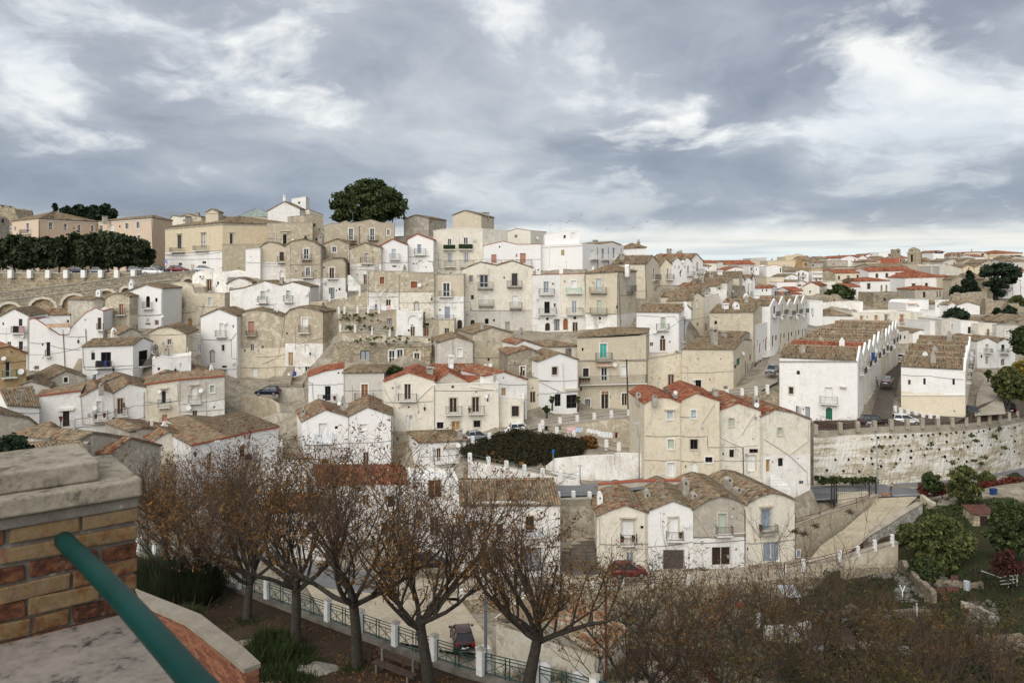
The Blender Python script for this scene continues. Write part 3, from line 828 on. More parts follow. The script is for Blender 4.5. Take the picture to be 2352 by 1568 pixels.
 if roof=='E':
  a,b=tops[0]-pl.u*.12+pl.n*.18,tops[-1]+pl.u*.12+pl.n*.18
  r0=tops[0]-pl.u*.12+B*.5;r1=tops[-1]+pl.u*.12+B*.5;r0.z=r1.z=zr
  if isinstance(top,tuple)and ol[0][1]!=ol[-1][1]:r0.z=zr+(ol[0][1]-ol[-1][1])
  c0,c1=tops[0]-pl.u*.12+B-pl.n*.18,tops[-1]+pl.u*.12+B-pl.n*.18
  for(e0,e1)in((a,b),(c0,c1)):
   slab.hexa([up(e0,0),up(e1,0),up(r1,0),up(r0,0),up(e0,.08),up(e1,.08),up(r1,.08),up(r0,.08)])
  fields.append(tile_field(up(a,.06),up(b,.06),up(r1,.06),up(r0,.06),pitch,course,nseed()))
  fields.append(tile_field(up(c0,.06),up(c1,.06),up(r1,.06),up(r0,.06),pitch*1.5,course*2,nseed()))
  rd=MB();rd.tube([up(r0,.1),up(r1,.1)],.10,6);rd.build('ridge','terracotta' if red>.5 else 'trim_stone',root)
 if roof=='H':
  e=.18
  a,b=tops[0]-pl.u*e+pl.n*e,tops[-1]+pl.u*e+pl.n*e
  c0,c1=tops[0]-pl.u*e+B-pl.n*e,tops[-1]+pl.u*e+B-pl.n*e
  inset=min(pl.L*.5,B.length*.5)*.98
  m0,m1=(a+c0)/2,(b+c1)/2
  r0,r1=m0+pl.u*inset,m1-pl.u*inset
  if pl.L<B.length:
   f0,f1=(a+b)/2,(c0+c1)/2;r0=f0+Bu*inset;r1=f1-Bu*inset
  r0.z=r1.z=zr
  quads=[(a,b,r1,r0),(c1,c0,r0,r1),(c0,a,r0,r0),(b,c1,r1,r1)]if pl.L>=B.length else[(a,b,r0,r0),(c1,c0,r1,r1),(c0,a,r0,r1),(b,c1,r1,r0)]
  for q in quads:
   slab.hexa([up(p,0)for p in q]+[up(p,.07)for p in q])
   fields.append(tile_field(*[up(p,.06)for p in q],pitch,course,nseed()))
 if verge:
  vg=MB()
  for i in range(k-1):
   a,b=tops[i]+pl.n*.16,tops[i+1]+pl.n*.16
   vg.hexa([a,b,b-pl.n*.4,a-pl.n*.4,up(a,.2),up(b,.2),up(b-pl.n*.4,.2),up(a-pl.n*.4,.2)])
  vg.build('verge','red_tile_flat',root)
 w=wm.build('wall',mat,root)
 line=-999.0
 if split is not None:line=pl.pix((x0+x1)/2,split)[1]
 set_wash(w,col,col2 or col,line,dirt)
 if slab.v:slab.build('roof','red_tile_flat' if red>.5 else 'dark_plaster',root)
 if fields and(side is None or True):roof_tiles(fields,root,red)
 if ctrl:
  for q in(g0,g1,(g0+g1)/2):
   CTRL.append((q.x+pl.n.x*.5,q.y+pl.n.y*.5,q.z))
 root['_']=0;del root['_']
 if dm<200 and len(feats)>60 or(dm<180 and random.random()<.4):
  dress(root,pl,ol,zb,B,dm)
 return root,pl,B
def dress(root,pl,ol,zb,B,dm):
 rg=random.Random(int(abs(root.location.x*37+root.location.z*11)))
 zt=min(z for a,z in ol)
 if rg.random()<.5:
  m=MB();a=rg.choice((.12,pl.L-.12));m.tube([pl.at(a,zt-.1,.07),pl.at(a,zb+2.6,.07)],.045,5);m.build('drainpipe',rg.choice(('pipe_beige','pipe_beige','pipe_brown','grey_steel')),root)
 if rg.random()<.6:
  m=MB();z=zb+2.5+rg.uniform(2.2,3.4);n=8;v=[]
  if z<zt-.8:
   for i in range(n+1):v.append(pl.at(pl.L*i/n,z+rg.uniform(-.05,.05)-.1*math.sin(math.pi*i/n),.03))
   m.tube(v,.022,4);m.build('cable','cable_black',root)
 if rg.random()<.55:
  m=MB();c=pl.at(pl.L*rg.uniform(.2,.8),max(z for a,z in ol)-.2)+B*rg.uniform(.15,.4);h=rg.uniform(1.6,2.6)
  m.tube([c,c+Vector((0,0,h))],.022,4);a=rg.uniform(0,3.1);d=Vector((math.cos(a),math.sin(a),0));e=Vector((-d.y,d.x,0))
  m.tube([c+Vector((0,0,h-.1))-d*.5,c+Vector((0,0,h-.1))+d*.5],.015,4)
  for q in(-.45,-.2,.05,.3,.48):m.tube([c+Vector((0,0,h-.1))+d*q-e*.25,c+Vector((0,0,h-.1))+d*q+e*.25],.011,3)
  m.build('aerial','steel_pole',root)
 for _ in range(rg.randint(0,2)):
  a,z=rg.uniform(.6,max(.7,pl.L-.6)),rg.uniform(zb+3.2,zt-.4);m=MB()
  pl.box(m,a-.13,a+.13,z-.17,z+.17,.0,.12);m.build('meter_box',rg.choice(('dish_grey','dish_white','grey_steel')),root)
  # ================================================================== upper left: castle, convent, palazzo
T('A1')
H('ruined stone castle tower with broken battlements at far left',-60,235,168,235,[(-60,270),(-20,300),(8,282),(14,302),(36,305),(42,286),(72,288),(82,300),(106,314),(112,294),(132,300),(140,340),(150,372),(168,392)],600,'F','s','',9,name='castle_tower',cat='castle',group=None,mat='rubble',dirt=.5,deep=8,red=0)
H('small grey stone annex below the ruined castle tower',-40,222,92,226,[(-40,388),(45,388),(70,405),(92,440)],640,'F','g','w 28 424 24 38 n',6,mat='rubble',dirt=.5)
H('long pale pink convent wing with balcony door, left part',355,196,895,212,(402,432),900,'H','k','w 466 468 36 66 d#;w 600 477 32 62 d#;w 680 488 12 18 k#;w 727 486 30 58 d#;w 850 491 28 56 d#;w 888 502 8 14 k#;p b 357,405 366,860;S 355 412 895 441 w',side=('L',112,206),sf='w 102 495 20 40 d;w 255 482 30 84 d#;B 205 290 540 502;w 140 495 18 40 d',name='convent',cat='convent',group='convent wings above the trees',dirt=.15,ry=365)
H('pink convent wing turned towards the palazzo, right part',895,212,1402,191,(432,396),900,'H','k','w 930 490 30 54 d#;w 1030 485 28 58 w#;w 1100 472 14 22 k#;w 1166 470 32 58 d#;w 1268 460 32 62 d#;w 1275 580 32 54 d#;p b 900,440 905,520;p b 1396,400 1412,860;S 895 440 1402 405 w;C 965 378 418 34 4 f',side=('R',1585,202),sf='w 1520 632 14 40 n',name='convent',cat='convent',group='convent wings above the trees',dirt=.2,ry=366)
H('pale house with small gable behind the palazzo roof',1565,214,1700,214,[(1565,400),(1590,375),(1660,385),(1700,380)],470,'G','w','w 1690 418 14 20 d',8)
H('cream house with chimney and aerials behind the palazzo',1640,218,1850,218,[(1640,392),(1715,357),(1790,378),(1850,385)],480,'G','e','w 1727 412 14 14 d;w 1800 400 10 14 d;C 1815 345 380 34 3 f',8)
H('grand yellow palazzo with balconies and tall shuttered doors',1517,184,2045,171,(486,441),890,'H','y','w 1650 612 38 122 n+h;B 1582 1704 706 668;w 1871 600 40 122 C+h;B 1800 1926 692 650;w 1657 818 34 22 n;w 1876 803 36 22 n;S 1517 498 2045 454 g;S 1517 730 2045 688 t;A 1765 1785 816 856 t;c k 1540,742 1800,735 2050,706;C 2060 375 420 26 3 f;l 1612 850',side=('R',2780,181),sf='w 2125 585 26 92 n+h;S 2045 455 2760 462 g;C 2178 385 430 26 2 f',name='palazzo',cat='palazzo',group=None,split=705,col2='W',dirt=.35,ry=372)
H('little roof pavilion with pediment on top of the palazzo',1890,176,2006,176,[(1890,348),(1947,314),(2006,342)],400,'G','e','S 1890 350 2006 350 t',3,name='roof_pavilion',cat='pavilion',group=None,ctrl=False,deep=1.2)
H('stone terrace block under the palazzo side window',2045,168,2420,171,(640,636),930,'F','s','w 2195 852 10 12 k;w 2040 852 8 10 k',5,dirt=.5,group=None,name='terrace_block',cat='terrace')
H('white cottage with weathered arched gable and air conditioner',1768,153,2092,150,[(1768,930),(1800,898),(1850,882),(1930,872),(2010,888),(2060,915),(2092,945)],1094,'F','W','w 1921 1012 50 108 b+;B 1872 1974 1076 1030 s;k 1858 934;w 2003 992 18 28 k+',8,dirt=.75)
H('tall beige house with wavy parapet, blue shutters and ochre door',1503,148,2064,146,[(1503,1045),(1560,1003),(1640,982),(1700,984),(1768,1015),(1790,1082),(2064,1088)],1390,'F','e','w 1648 1122 42 76 a;B 1608 1690 1186 1126 s;w 1930 1160 30 72 a;w 1617 1312 28 46 d;l 1560 1310;c k 1520,1275 1800,1255 1805,1205 2064,1210;p w 1497,1045 1505,1280 1520,1340;w 1745 1365 46 100 y^;o 1500 1297 16',7,dirt=.85)
H('white house with blue window and small balcony next to the air conditioned cottage',2088,149,2316,149,[(2088,1000),(2140,968),(2200,946),(2260,960),(2316,988)],1300,'G','W','w 2127 1078 36 92 a#;B 2091 2168 1138 1078;c k 2075,1190 2300,1195;w 2145 1228 28 22 n;o 2113 1215 14;o 2280 1235 14',7,dirt=.7)
H('tall white house with arched balcony window',1189,138,1494,138,[(1189,1066),(1342,1010),(1494,1046)],1408,'G','W','w 1360 1163 36 104 x^;B 1324 1406 1226 1166;w 1437 1147 22 36 k+;w 1440 1355 36 48 b;w 1360 1368 48 20 b;p e 1492,1046 1496,1290;o 1500 1297 15;C 1215 958 1062 42 1 pw;c k 1190,1285 1490,1282;A 1352 1366 1312 1338 t',8,dirt=.12)
H('weathered rubble house with red door and small iron balcony',968,135,1190,135,[(968,1140),(1010,1105),(1060,1090),(1120,1092),(1190,1118)],1420,'G','s','w 1114 1235 42 104 r+;B 1083 1158 1282 1222;c k 985,1300 1185,1295;C 912 1050 1150 40 1 rw',8,split=1290,col2='c',dirt=.8)
H('grey lean house wall beside the weathered rubble house',850,134,968,136,[(850,1150),(900,1130),(968,1150)],1420,'G','g','',7,dirt=.7)
# ================================================================== left middle
T('B1')
H('white house with pink and black washing on its balcony',-70,124,265,125,[(-70,170),(0,152),(130,82),(265,148)],640,'G','W','w 190 206 34 66 n;B 118 234 300 240;w 30 218 16 26 b;w 85 402 36 40 b;w 192 418 38 78 n;B 165 245 470 430;o 217 326 20;o 297 410 18;l 297 478;c k -20,305 265,300;p e 265,150 272,640',8,dirt=.12)
H('long white house with red tiled roof behind the sunken terrace',262,136,645,137,(146,138),330,'E','W','w 624 196 24 28 b;o 340 122 18;o 385 174 17;C 663 15 120 48 2 pw',9,ry=84,red=.35,dirt=.3)
H('big white house with stepped U shaped parapet',272,124,948,127,[(272,182),(300,172),(335,178),(545,322),(632,320),(655,255),(785,122),(880,74),(948,104)],650,'F','W','w 393 408 14 24 k;w 445 450 34 128 n;B 425 465 515 462;w 915 215 34 108 b;B 897 955 272 212;w 783 182 10 18 k;w 338 622 42 36 D;l 730 378;p b 580,272 600,640;p b 788,265 795,400;c k 280,390 420,395 560,440 740,455;c k 590,330 790,335;A 440 640 216 250 a',9,dirt=.1,red=1)
H('ochre house with green balcony at the left edge',-120,104,244,107,[(-120,490),(-40,450),(80,424),(244,496)],716,'G','o','w 73 635 44 142 d;B 18 146 706 640 G;w 107 478 14 14 k#;o 30 536 20;o 189 656 27',8,dirt=.35,red=.55)
H('white house with dark shutters, black laundry and brown roof',757,116,1222,118,(432,416),780,'E','W','w 856 516 34 66 n;w 974 546 92 136 x;B 885 1032 616 560;w 985 716 40 62 b;w 870 716 30 66 L;l 1050 635;o 890 660 18;c k 765,600 790,640 1220,628;p e 757,435 770,620;c k 1225,625 1500,595',side=('R',1402,123),sf='w 1318 532 84 140 x;B 1272 1396 600 540;o 1392 480 24;w 1325 684 22 26 n',ry=348,dirt=.1)
H('cream gabled house with single framed window',1368,127,1710,128,[(1368,304),(1450,262),(1540,246),(1620,268),(1710,314)],520,'G','c','w 1556 385 34 50 d+;c k 1300,320 1700,312;C 1240 225 270 36 0 d;C 1530 418 500 40 -4 p',9,dirt=.6)
H('low grey gable with white chimney between the white houses',1088,122,1292,124,[(1088,318),(1210,262),(1292,302)],420,'G','g','C 1046 255 322 42 1 pw',8,dirt=.6)
H('low white annexe with flat roof and lanterns',1400,118,1756,120,[(1400,548),(1478,520),(1585,532),(1756,514)],705,'F','W','w 1460 632 22 26 n;w 1662 606 18 52 w;l 1612 640;p w 1722,430 1730,560;C 1430 405 520 44 4 rd',6,dirt=.25)
H('white stucco house wall with blue door above the stepped terrace',1738,132,1850,134,[(1738,320),(1850,318)],600,'F','w','w 1832 442 32 88 u',5,dirt=.5)
H('tall white gabled house with white shuttered balcony door',1845,138,2174,138,[(1845,156),(2010,84),(2174,150)],752,'G','W','w 2041 270 44 114 w#;B 1990 2086 334 276;o 2073 212 16;w 2143 243 14 28 d;w 2050 440 28 60 d#;w 1952 516 46 114 C^+;w 2062 612 46 20 n;w 2064 692 50 116 C;o 2150 572 16;l 1858 370;c k 1855,360 2125,362 2130,530 2185,540;p e 2174,300 2110,380;p w 2176,150 2184,600',9,dirt=.12)
T('B2')
H('tall beige house with pink shutters and patched plaster',-187,140,268,141,[(-187,156),(-95,104),(0,86),(120,108),(200,138),(268,158)],730,'G','b','w -42 252 56 116 p+;B -85 10 320 320 s;w -34 436 32 62 d;w -102 464 12 22 k;w 62 432 18 24 b;w 148 755 36 26 b;c k 0,520 210,512 360,460;p e 262,150 205,520 60,585;C 182 85 135 36 3 rw;w -10 660 48 80 w^',9,split=440,col2='c',dirt=.95)
H('beige house with yellow door over stone steps and white balcony window',268,140,614,140,[(268,140),(310,96),(395,66),(500,78),(614,114)],735,'G','b','w 448 206 50 82 w#;B 399 498 298 232;w 285 306 14 20 k;w 465 450 34 80 l;w 320 540 44 122 y;w 473 648 46 78 d#;w 401 628 10 12 k;w 563 628 10 16 k;o 588 522 17;l 507 490;p e 268,150 358,235 362,455;p e 372,402 614,340;C 617 25 115 38 4 pd',side=('R',772,149),sf='',dp=9,split=400,col2='W',dirt=.8)
# ================================================================== left lower row
T('B1')
H('white end house of the lower left row with flower pots on its balcony',358,103,742,105,(884,836),1290,'G','W','w 608 1090 60 140 n;B 558 692 1176 1100;A 540 680 992 1008 w;c k 400,1180 520,1215 760,1160 1040,1135;p e 740,900 760,1140',6,dirt=.35,red=.2,verge=True)
H('white gabled house with antennas on its balcony in the lower left row',742,105,1040,107,[(742,886),(890,808),(1040,854)],1240,'G','W','w 910 985 44 112 w#;B 855 986 1098 1018;o 870 988 20;c k 760,1140 1040,1135;p e 1040,850 1048,1060',9,dirt=.3,red=.25)
H('white gabled house with brown balcony door and yellow flowers',1040,107,1332,109,[(1040,856),(1180,770),(1332,800)],1200,'G','W','w 1106 976 54 146 b+;B 1056 1172 1058 990;c k 1150,1110 1340,1070;p e 1345,800 1360,1060;w 1246 1165 34 20 x;o 1302 1117 20;C 930 760 812 40 -3 p',9,dirt=.35,red=.2)
H('flat topped white house with arched hood over its balcony door',1332,109,1640,110.5,(780,736),1130,'G','w','w 1506 890 44 118 d^+h;B 1454 1566 978 905;w 1513 1082 48 60 p;p e 1628,760 1640,960;o 1467 838 16;w 1183 1095 10 12 k',8,split=968,col2='c',dirt=.55,red=.2,verge=True)
H('flat topped grey and white house with niche door and green window',1640,110.5,2064,113,(736,702),1150,'G','l','w 1782 852 56 110 w^+h;B 1732 1846 940 872;w 1950 816 38 66 m#;w 1791 1070 46 112 b;B 1746 1864 1132 1076;o 1845 830 20;o 1735 985 24;o 2053 1092 18;p e 1885,745 1900,1140;w 1968 982 16 18 k;c k 1640,960 2070,905',8,split=915,col2='W',dirt=.75,red=.2,verge=True)
H('grey rendered gable house with dark attic window',425,111,782,114,[(425,742),(600,652),(782,705)],790,'G','g','w 605 732 36 46 n#;C 560 615 650 46 4 r',9,dirt=.6)
H('weathered white gable house with square attic opening at the left edge',70,106,460,108,[(70,820),(285,748),(460,800)],960,'G','l','w 303 838 34 40 k#;C 45 715 760 26 2 f',9,dirt=.7)
H('white house side with cables under a red verge at the left edge',-160,104,70,106,[(-160,770),(70,795)],990,'F','W','w 15 870 40 110 w;c k -20,940 45,990 60,850;p b 20,810 45,980',7,dirt=.2,red=1)
H('brown roofed cottage stepping down beside the white end house',66,99,362,101.5,[(66,968),(362,992)],1140,'E','W','c k 70,1010 200,1035 390,1030;C 288 925 958 44 4 f',7,ry=800,dirt=.3)
H('tile roofed cottage between the attic gable and the lower row',860,113,1340,117,[(860,800),(1105,690),(1340,752)],900,'G','g','',9,dirt=.6,red=.1)
H('tile roofed cottage with pale chimney caps behind the flat topped houses',1340,116,1720,118,[(1340,740),(1520,664),(1720,700)],860,'G','g','C 1355 738 790 34 -1 rw;C 1700 675 720 40 2 p',9,dirt=.5,red=.3)
H('red patched tile roof with white bell chimney behind the green window house',1720,117,2000,119,[(1720,700),(1850,660),(2000,690)],860,'G','g','C 1942 595 690 34 1 pw',9,dirt=.5,red=.4)
T('C1')
H('nearest tiled roof at the left edge above the stone pier',-420,78,414,84,[(-420,-20),(-60,-110),(260,-60),(414,65)],330,'G','g','',9,dirt=.7,red=.12,ctrl=False)
H('tiled roof with rust red ridge at the left edge',-220,87,118,90,[(-220,-110),(-20,-150),(118,-40)],260,'G','g','',8,dirt=.7,red=.2,ctrl=False)
H('tiled roof cottage wedged between the shrub and the near roofs',170,78,592,80,[(170,200),(240,130),(470,72),(592,150)],330,'G','g','C 400 150 190 36 -2 p',6,dirt=.7,red=.15)
H('low tiled roof with white end wall just beyond the pier cap',262,68,804,71,(290,255),420,'E','w','',6,ry=160,dirt=.5,red=.1)
H('tiled double chimney house with flaking stone wall',690,74,1192,80,[(690,150),(850,76),(1192,125)],520,'G','g','C 800 150 205 50 -3 r',8,dirt=.8,red=.05)
H('tiled roof house with orange patch and twin chimneys',1000,76,1478,84,[(1000,268),(1192,124),(1478,195)],560,'G','g','C 1185 152 300 44 2 r;C 1250 172 300 44 2 r;C 1318 145 180 36 4 p',8,dirt=.85,red=.5)
H('tiled roof with grey parapet and small tin shed',1190,94,1520,97,[(1190,60),(1300,30),(1520,40)],260,'G','g','w 1225 45 50 34 s',8,dirt=.6,red=.25)
H('tiled roof cottage with red patched corner behind the corner white house',1400,93,1885,97,[(1400,150),(1540,66),(1885,108)],330,'G','w','C 1395 -50 5 18 2 w;C 1510 -35 10 56 3 sw',8,dirt=.5,red=.35)
H('tiled roof cottage with cement ridge left of the derelict wall',1700,99,2190,103,[(1700,40),(1860,2),(2190,20)],300,'G','w','C 1925 15 70 36 2 p',8,dirt=.5,red=.12)
H('white corner house with red verge, brown doors and black washing',1756,89,2556,100,[(1756,192),(2080,118),(2352,58),(2556,22)],640,'G','W','w 1925 338 46 166 b#;w 2228 236 46 114 n;B 2196 2322 346 280;w 2245 500 52 132 D;w 2328 225 18 36 n;o 2200 172 20;l 1757 258;w 2560 200 10 10 k',side=('L',1470,99),sf='w 1596 412 54 140 D+',dirt=.15,red=.2,verge=True)
H('derelict white wall with arched grey door and cables',2352,104,2600,105,(200,210),480,'F','W','w 2473 208 54 104 s^;w 2412 200 14 120 s',5,dirt=.85,deep=4)
# ================================================================== centre lower
T('B2')
H('white twin gabled house with blue balcony, left half',422,104,846,105,[(422,1118),(636,1008),(846,1072)],1640,'G','W','w 614 1190 70 118 w#;B 541 704 1304 1222 U;w 738 1170 26 26 k#;w 631 1478 60 44 x^;w 631 1570 64 130 g;c k 430,1250 460,1330 850,1310;C 435 985 1065 44 2 p',side=('L',372,112),dp=11,dirt=.08,red=.3)
H('white twin gabled house with stone obelisk chimney, right half',846,105,1252,106,[(846,1072),(1022,984),(1252,1064)],1640,'G','W','w 987 1165 60 52 w#;w 1010 1465 52 140 b;c k 850,1310 1250,1290;p e 848,1075 850,1300;C 797 880 1040 44 3 p;o 765 945 18',11,dirt=.08,red=.2)
H('white house with single sloping red roof and black balcony door',482,114,802,115,[(482,702),(640,650),(802,624)],975,'G','W','w 660 856 52 134 x;B 570 740 930 862;w 758 670 16 16 k;o 762 945 18;c k 485,750 520,760 525,900 555,940',6,dirt=.1,red=1)
H('bluish white flat fronted house with brown balcony door and hipped roof',802,115,1178,115,(672,668),990,'H','l','w 998 840 62 136 r#;B 914 1082 918 850;p e 882,780 885,920;c k 810,945 1170,935;p w 1172,670 1180,990',8,ry=610,dirt=.4)
H('cream house with broad red gable, dark door and diagonal pipes',1178,112,1632,112,[(1178,748),(1402,666),(1632,738)],1205,'G','w','w 1393 842 62 146 D#;B 1312 1478 918 854;w 1257 807 14 16 k;w 1403 982 18 18 k;w 1493 1027 14 16 k;w 1390 1124 22 130 l;w 1421 1124 24 130 l;l 1555 990;p e 1180,820 1280,992;p e 1618,790 1480,920 1300,992;p e 1485,920 1490,1040;c k 1185,938 1630,928;o 1300,0 0 1;p w 1166,740 1170,1000'.replace('o 1300,0 0 1;','o 1300 778 17 g;'),9,dirt=.45,red=1)
H('long cream house with twin balconies and barred ground floor windows',1632,111,2228,112,(782,764),1205,'F','w','w 1812 965 70 136 D+;w 2018 960 68 142 D+;B 1744 1888 1042 970;B 1952 2094 1036 964;w 1692 1150 60 60 x#;w 1836 1155 76 84 y+;w 2030 1136 62 62 x+;w 1808 797 26 22 k;w 2025 843 16 12 b;w 1514 1085 8 8 k;w 2130 920 14 28 k;o 2113 880 18;c k 1640,830 2225,825;p w 1965,795 2225,828 2228,1180;C 2195 680 765 26 2 f',9,dirt=.35)
H('small red tiled attic gable on the long cream house, left',1640,114,1955,115,[(1640,760),(1772,662),(1955,752)],790,'G','g','C 1595 612 700 56 1 f',7,dirt=.4,red=1,name='attic_gable',cat='roof gable',group=None,ctrl=False,deep=.6)
H('small red tiled attic gable on the long cream house, right',1955,115,2232,116,[(1955,756),(2066,706),(2232,760)],785,'G','g','',6,dirt=.4,red=1,name='attic_gable',cat='roof gable',group=None,ctrl=False,deep=.6)
H('low house with striped clay roof, white chimney and dish',1682,121,2050,123,(664,658),790,'E','g','C 1790 505 655 40 1 fw;o 1790 610 20;C 2010 612 668 30 0 f',7,ry=592,dirt=.5,red=.55)
H('grey limewashed gable house with white shuttered window',1668,127,1992,128,[(1668,394),(1840,340),(1992,388)],620,'G','l','w 1873 482 46 72 w#;w 1828 588 20 12 k;c k 1808,350 1810,500',9,dirt=.8)
H('rough beige gable house with small curtained window',1990,129,2356,131,[(1990,312),(2162,250),(2356,305)],660,'G','s','w 2138 406 28 54 m;w 2138 546 20 24 k;C 2075 205 262 24 0 f;C 2310 195 250 34 3 f;o 2102 603 18;o 2148 598 18',9,dirt=.7)
H('white gabled house with red tiles beside the hedge terrace',2096,114,2490,117,[(2096,702),(2270,660),(2490,735)],1110,'G','W','w 2276 842 40 72 y;w 2240 925 16 34 k;w 2275 715 14 14 k#;w 2383 1010 64 100 x+;c k 2230,770 2490,775;p w 2230,800 2228,1180',9,dirt=.25,red=.6)
H('white walled cottage with hipped tile roof behind the trees',1500,103,1928,105,(1312,1296),1640,'H','W','w 1680 1420 40 120 b;w 1640 1420 26 90 C;B 1640 1862 1480 1466 Wj;A 1720 1860 1330 1350 t;C 1875 1180 1290 38 1 f;o 1852 1330 22',7,ry=1208,dirt=.25,red=.1)
H('row of cave dwellings cut in the rock with white framed doors',700,131,1612,131.5,[(700,470),(720,400),(790,372),(860,388),(960,372),(1080,392),(1190,400),(1300,400),(1400,410),(1500,402),(1612,420)],590,'F','s','w 1003 518 92 108 s;w 1248 518 54 108 d#;w 1322 512 54 116 d#;w 1478 530 50 92 D#;w 1475 462 10 12 k;c k 1200,420 1600,425',6,mat='rubble',dirt=.8,name='cave_dwellings',cat='cave houses',group=None,deep=3)
H('concrete terrace wall above the cave dwellings',770,135,1610,135,[(770,300),(900,290),(1100,306),(1300,330),(1450,338),(1610,345)],400,'F','s','',2,dirt=.9,name='retaining_wall',cat='retaining wall',group=None)
H('white arched porch house with brown door and drying rack',1290,137.5,1534,138,[(1290,92),(1390,96),(1400,118),(1534,112)],334,'F','W','w 1442 190 96 102 w^;w 1440 288 42 88 b;w 1402 278 12 22 n;o 1508 152 15;w 1432 228 26 10 b',5,dirt=.3)
H('weathered rock wall with grey and brown store doors',760,140,1302,140,[(760,100),(1160,92),(1302,92)],300,'F','s','w 1226 220 50 98 s;w 1147 232 20 90 r',3,dirt=.9,name='retaining_wall',cat='retaining wall',group=None,mat='plaster')
H('narrow beige house with orange double door and dark opening',1534,139,1680,140,[(1534,190),(1680,176)],345,'F','s','w 1568 288 46 90 r;w 1568 224 44 24 k',4,dirt=.8)
H('beige porch with stone framed dark door and parked bicycles',1680,140,1822,140,(186,180),350,'F','e','w 1754 305 44 96 D+',4,dirt=.6)
# ================================================================== upper middle
T('A2')
H('glazed green pyramid roof on a cream drum behind the palazzo',-190,196,190,200,(392,384),470,'F','e','',14,name='pyramid_hall',cat='hall',group=None)
_q=[PT(-186,388,196.5),PT(186,382,199.5),PT(205,380,210),PT(-165,386,207)]
_r=[o for o in bpy.data.objects if o.name.startswith('pyramid_hall')][0];_a=PT(10,302,203);_m=MB();_b=MB()
for _i in range(4):
 _p,_s=_q[_i],_q[(_i+1)%4];_m.poly([_p,_s,_a])
 for _k in range(0,7):_b.tube([_p+(_s-_p)*(_k/6),_a],.09,4,False)
_m.build('glazed_roof','copper_green',_r);_b.build('glazing_bars','grey_steel',_r)
H('white chapel with plain gable and small bell block',108,193,402,194,[(108,332),(262,246),(402,312)],470,'G','W','C 262 185 260 24 1 fw',9,side=('R',500,203),name='chapel',cat='chapel',group=None,dirt=.45)
H('square white tower block beside the chapel gable',328,199,458,199,(222,200),330,'F','W','w 397 256 20 24 d',4,side=('R',492,205),group=None,dirt=.2,name='tower_block',cat='tower',ctrl=False,deep=4)
H('white annexe with red roof edge right of the chapel',490,197,618,202,[(490,320),(618,368)],470,'F','w','',5,dirt=.3,red=1)
H('brown stone house with tall side and small square window',440,175,612,178,[(440,372),(520,362),(612,392)],640,'F','b','w 538 460 22 28 n;w 582 500 14 12 n;w 556 592 16 24 n',8,dirt=.6)
H('beige palazzo wing with carved door hood and arched window',100,172,520,174,(446,436),680,'F','b','w 265 592 34 92 x+h;w 456 580 28 38 n^+h;p w 178,480 180,620;A 222 318 506 518 t;o 340 600 14;C 330 378 440 26 3 f',10,dirt=.55)
H('tan house with two white balcony doors under rounded roofs',628,168,1272,170,[(628,470),(690,446),(760,446),(820,424),(870,440),(960,432),(1055,412),(1150,440),(1272,442)],650,'F','b','w 873 545 40 106 d#;w 1068 545 40 106 d#;w 1217 527 26 50 d#;B 842 922 600 556 g;B 1030 1120 596 552 g;p e 712,472 714,590;p b 948,470 952,630;p e 1185,466 1182,600;C 592 550 620 36 -6 r',9,dirt=.5)
H('grey gabled barn on the ridge with blotched side wall',1358,190,1586,190,[(1358,408),(1470,370),(1586,398)],560,'G','g','',9,side=('R',1748,199),sf='w 1608 438 24 30 d',dirt=.8)
H('tall plain beige house crowning the ridge',1806,186,2070,186,[(1806,372),(1920,328),(2070,372)],560,'G','e','C 2110 345 380 60 5 f',9,side=('R',2188,195),dirt=.3)
H('cream flat roofed house with planted green balconies',1628,165,2082,166,[(1628,515),(1700,502),(1915,488),(2082,494)],910,'F','w','w 1779 615 34 56 d#;w 1928 606 40 62 d#;B 1720 1830 684 642 H;B 1862 1990 682 636 H;w 1782 765 34 86 u+;w 1933 760 38 90 u+;B 1731 1834 842 790 j;B 1870 2000 838 785 j;w 1790 898 14 12 k;o 2003 598 15 g;c k 1640,710 1675,712 1680,860 1880,870',10,side=('R',2312,174),sf='',dirt=.55)
H('white house with red lean roof and arched fan door',1393,161,1630,161,[(1393,592),(1482,545),(1630,598)],890,'G','W','w 1500 678 34 82 L;B 1458 1562 732 678;w 1510 830 40 92 w^+;w 1448 815 12 12 k;w 1562 845 12 10 k;c k 1400,750 1600,745;p b 1580,790 1625,795 1628,840',10,dirt=.12,red=1)
H('white house with blue curtained balcony door and red roof',1150,158,1393,159,[(1150,648),(1256,592),(1393,645)],890,'G','W','w 1266 726 40 92 a;B 1227 1320 774 724;w 1272 838 38 14 n;c k 1100,805 1410,800;w 1317 845 10 10 b',10,dirt=.12,red=1)
H('mottled stone house with grey hip gable above the green stairs',862,157,1152,157,[(862,680),(1000,626),(1152,672)],1010,'G','s','w 1015 757 34 78 C+;B 965 1078 810 756;w 1075 705 10 10 k;w 1003 960 32 92 b;w 930 915 12 14 b;w 856 872 12 24 n;w 1035 832 12 12 k;p w 872,700 912,830;p w 1145,680 1110,800;p w 856,690 852,800 916,840 920,990',8,split=815,col2='W',dirt=.7)
H('brown gabled house with small white window behind the two tone house',596,160,858,160,[(596,645),(740,590),(858,632)],800,'G','b','w 718 685 36 50 d#',8,dirt=.6)
H('small house with black balcony door, grey above and white below',603,152,822,153,[(603,802),(700,768),(790,766),(822,802)],1140,'G','b','w 697 900 46 98 D#;B 654 748 950 906;w 624 850 14 14 k#;w 696 1085 50 100 s;w 768 1048 18 22 k;w 738 1062 10 18 k;o 626 980 17 g',7,side=('R',852,160),split=945,col2='W',dirt=.35)
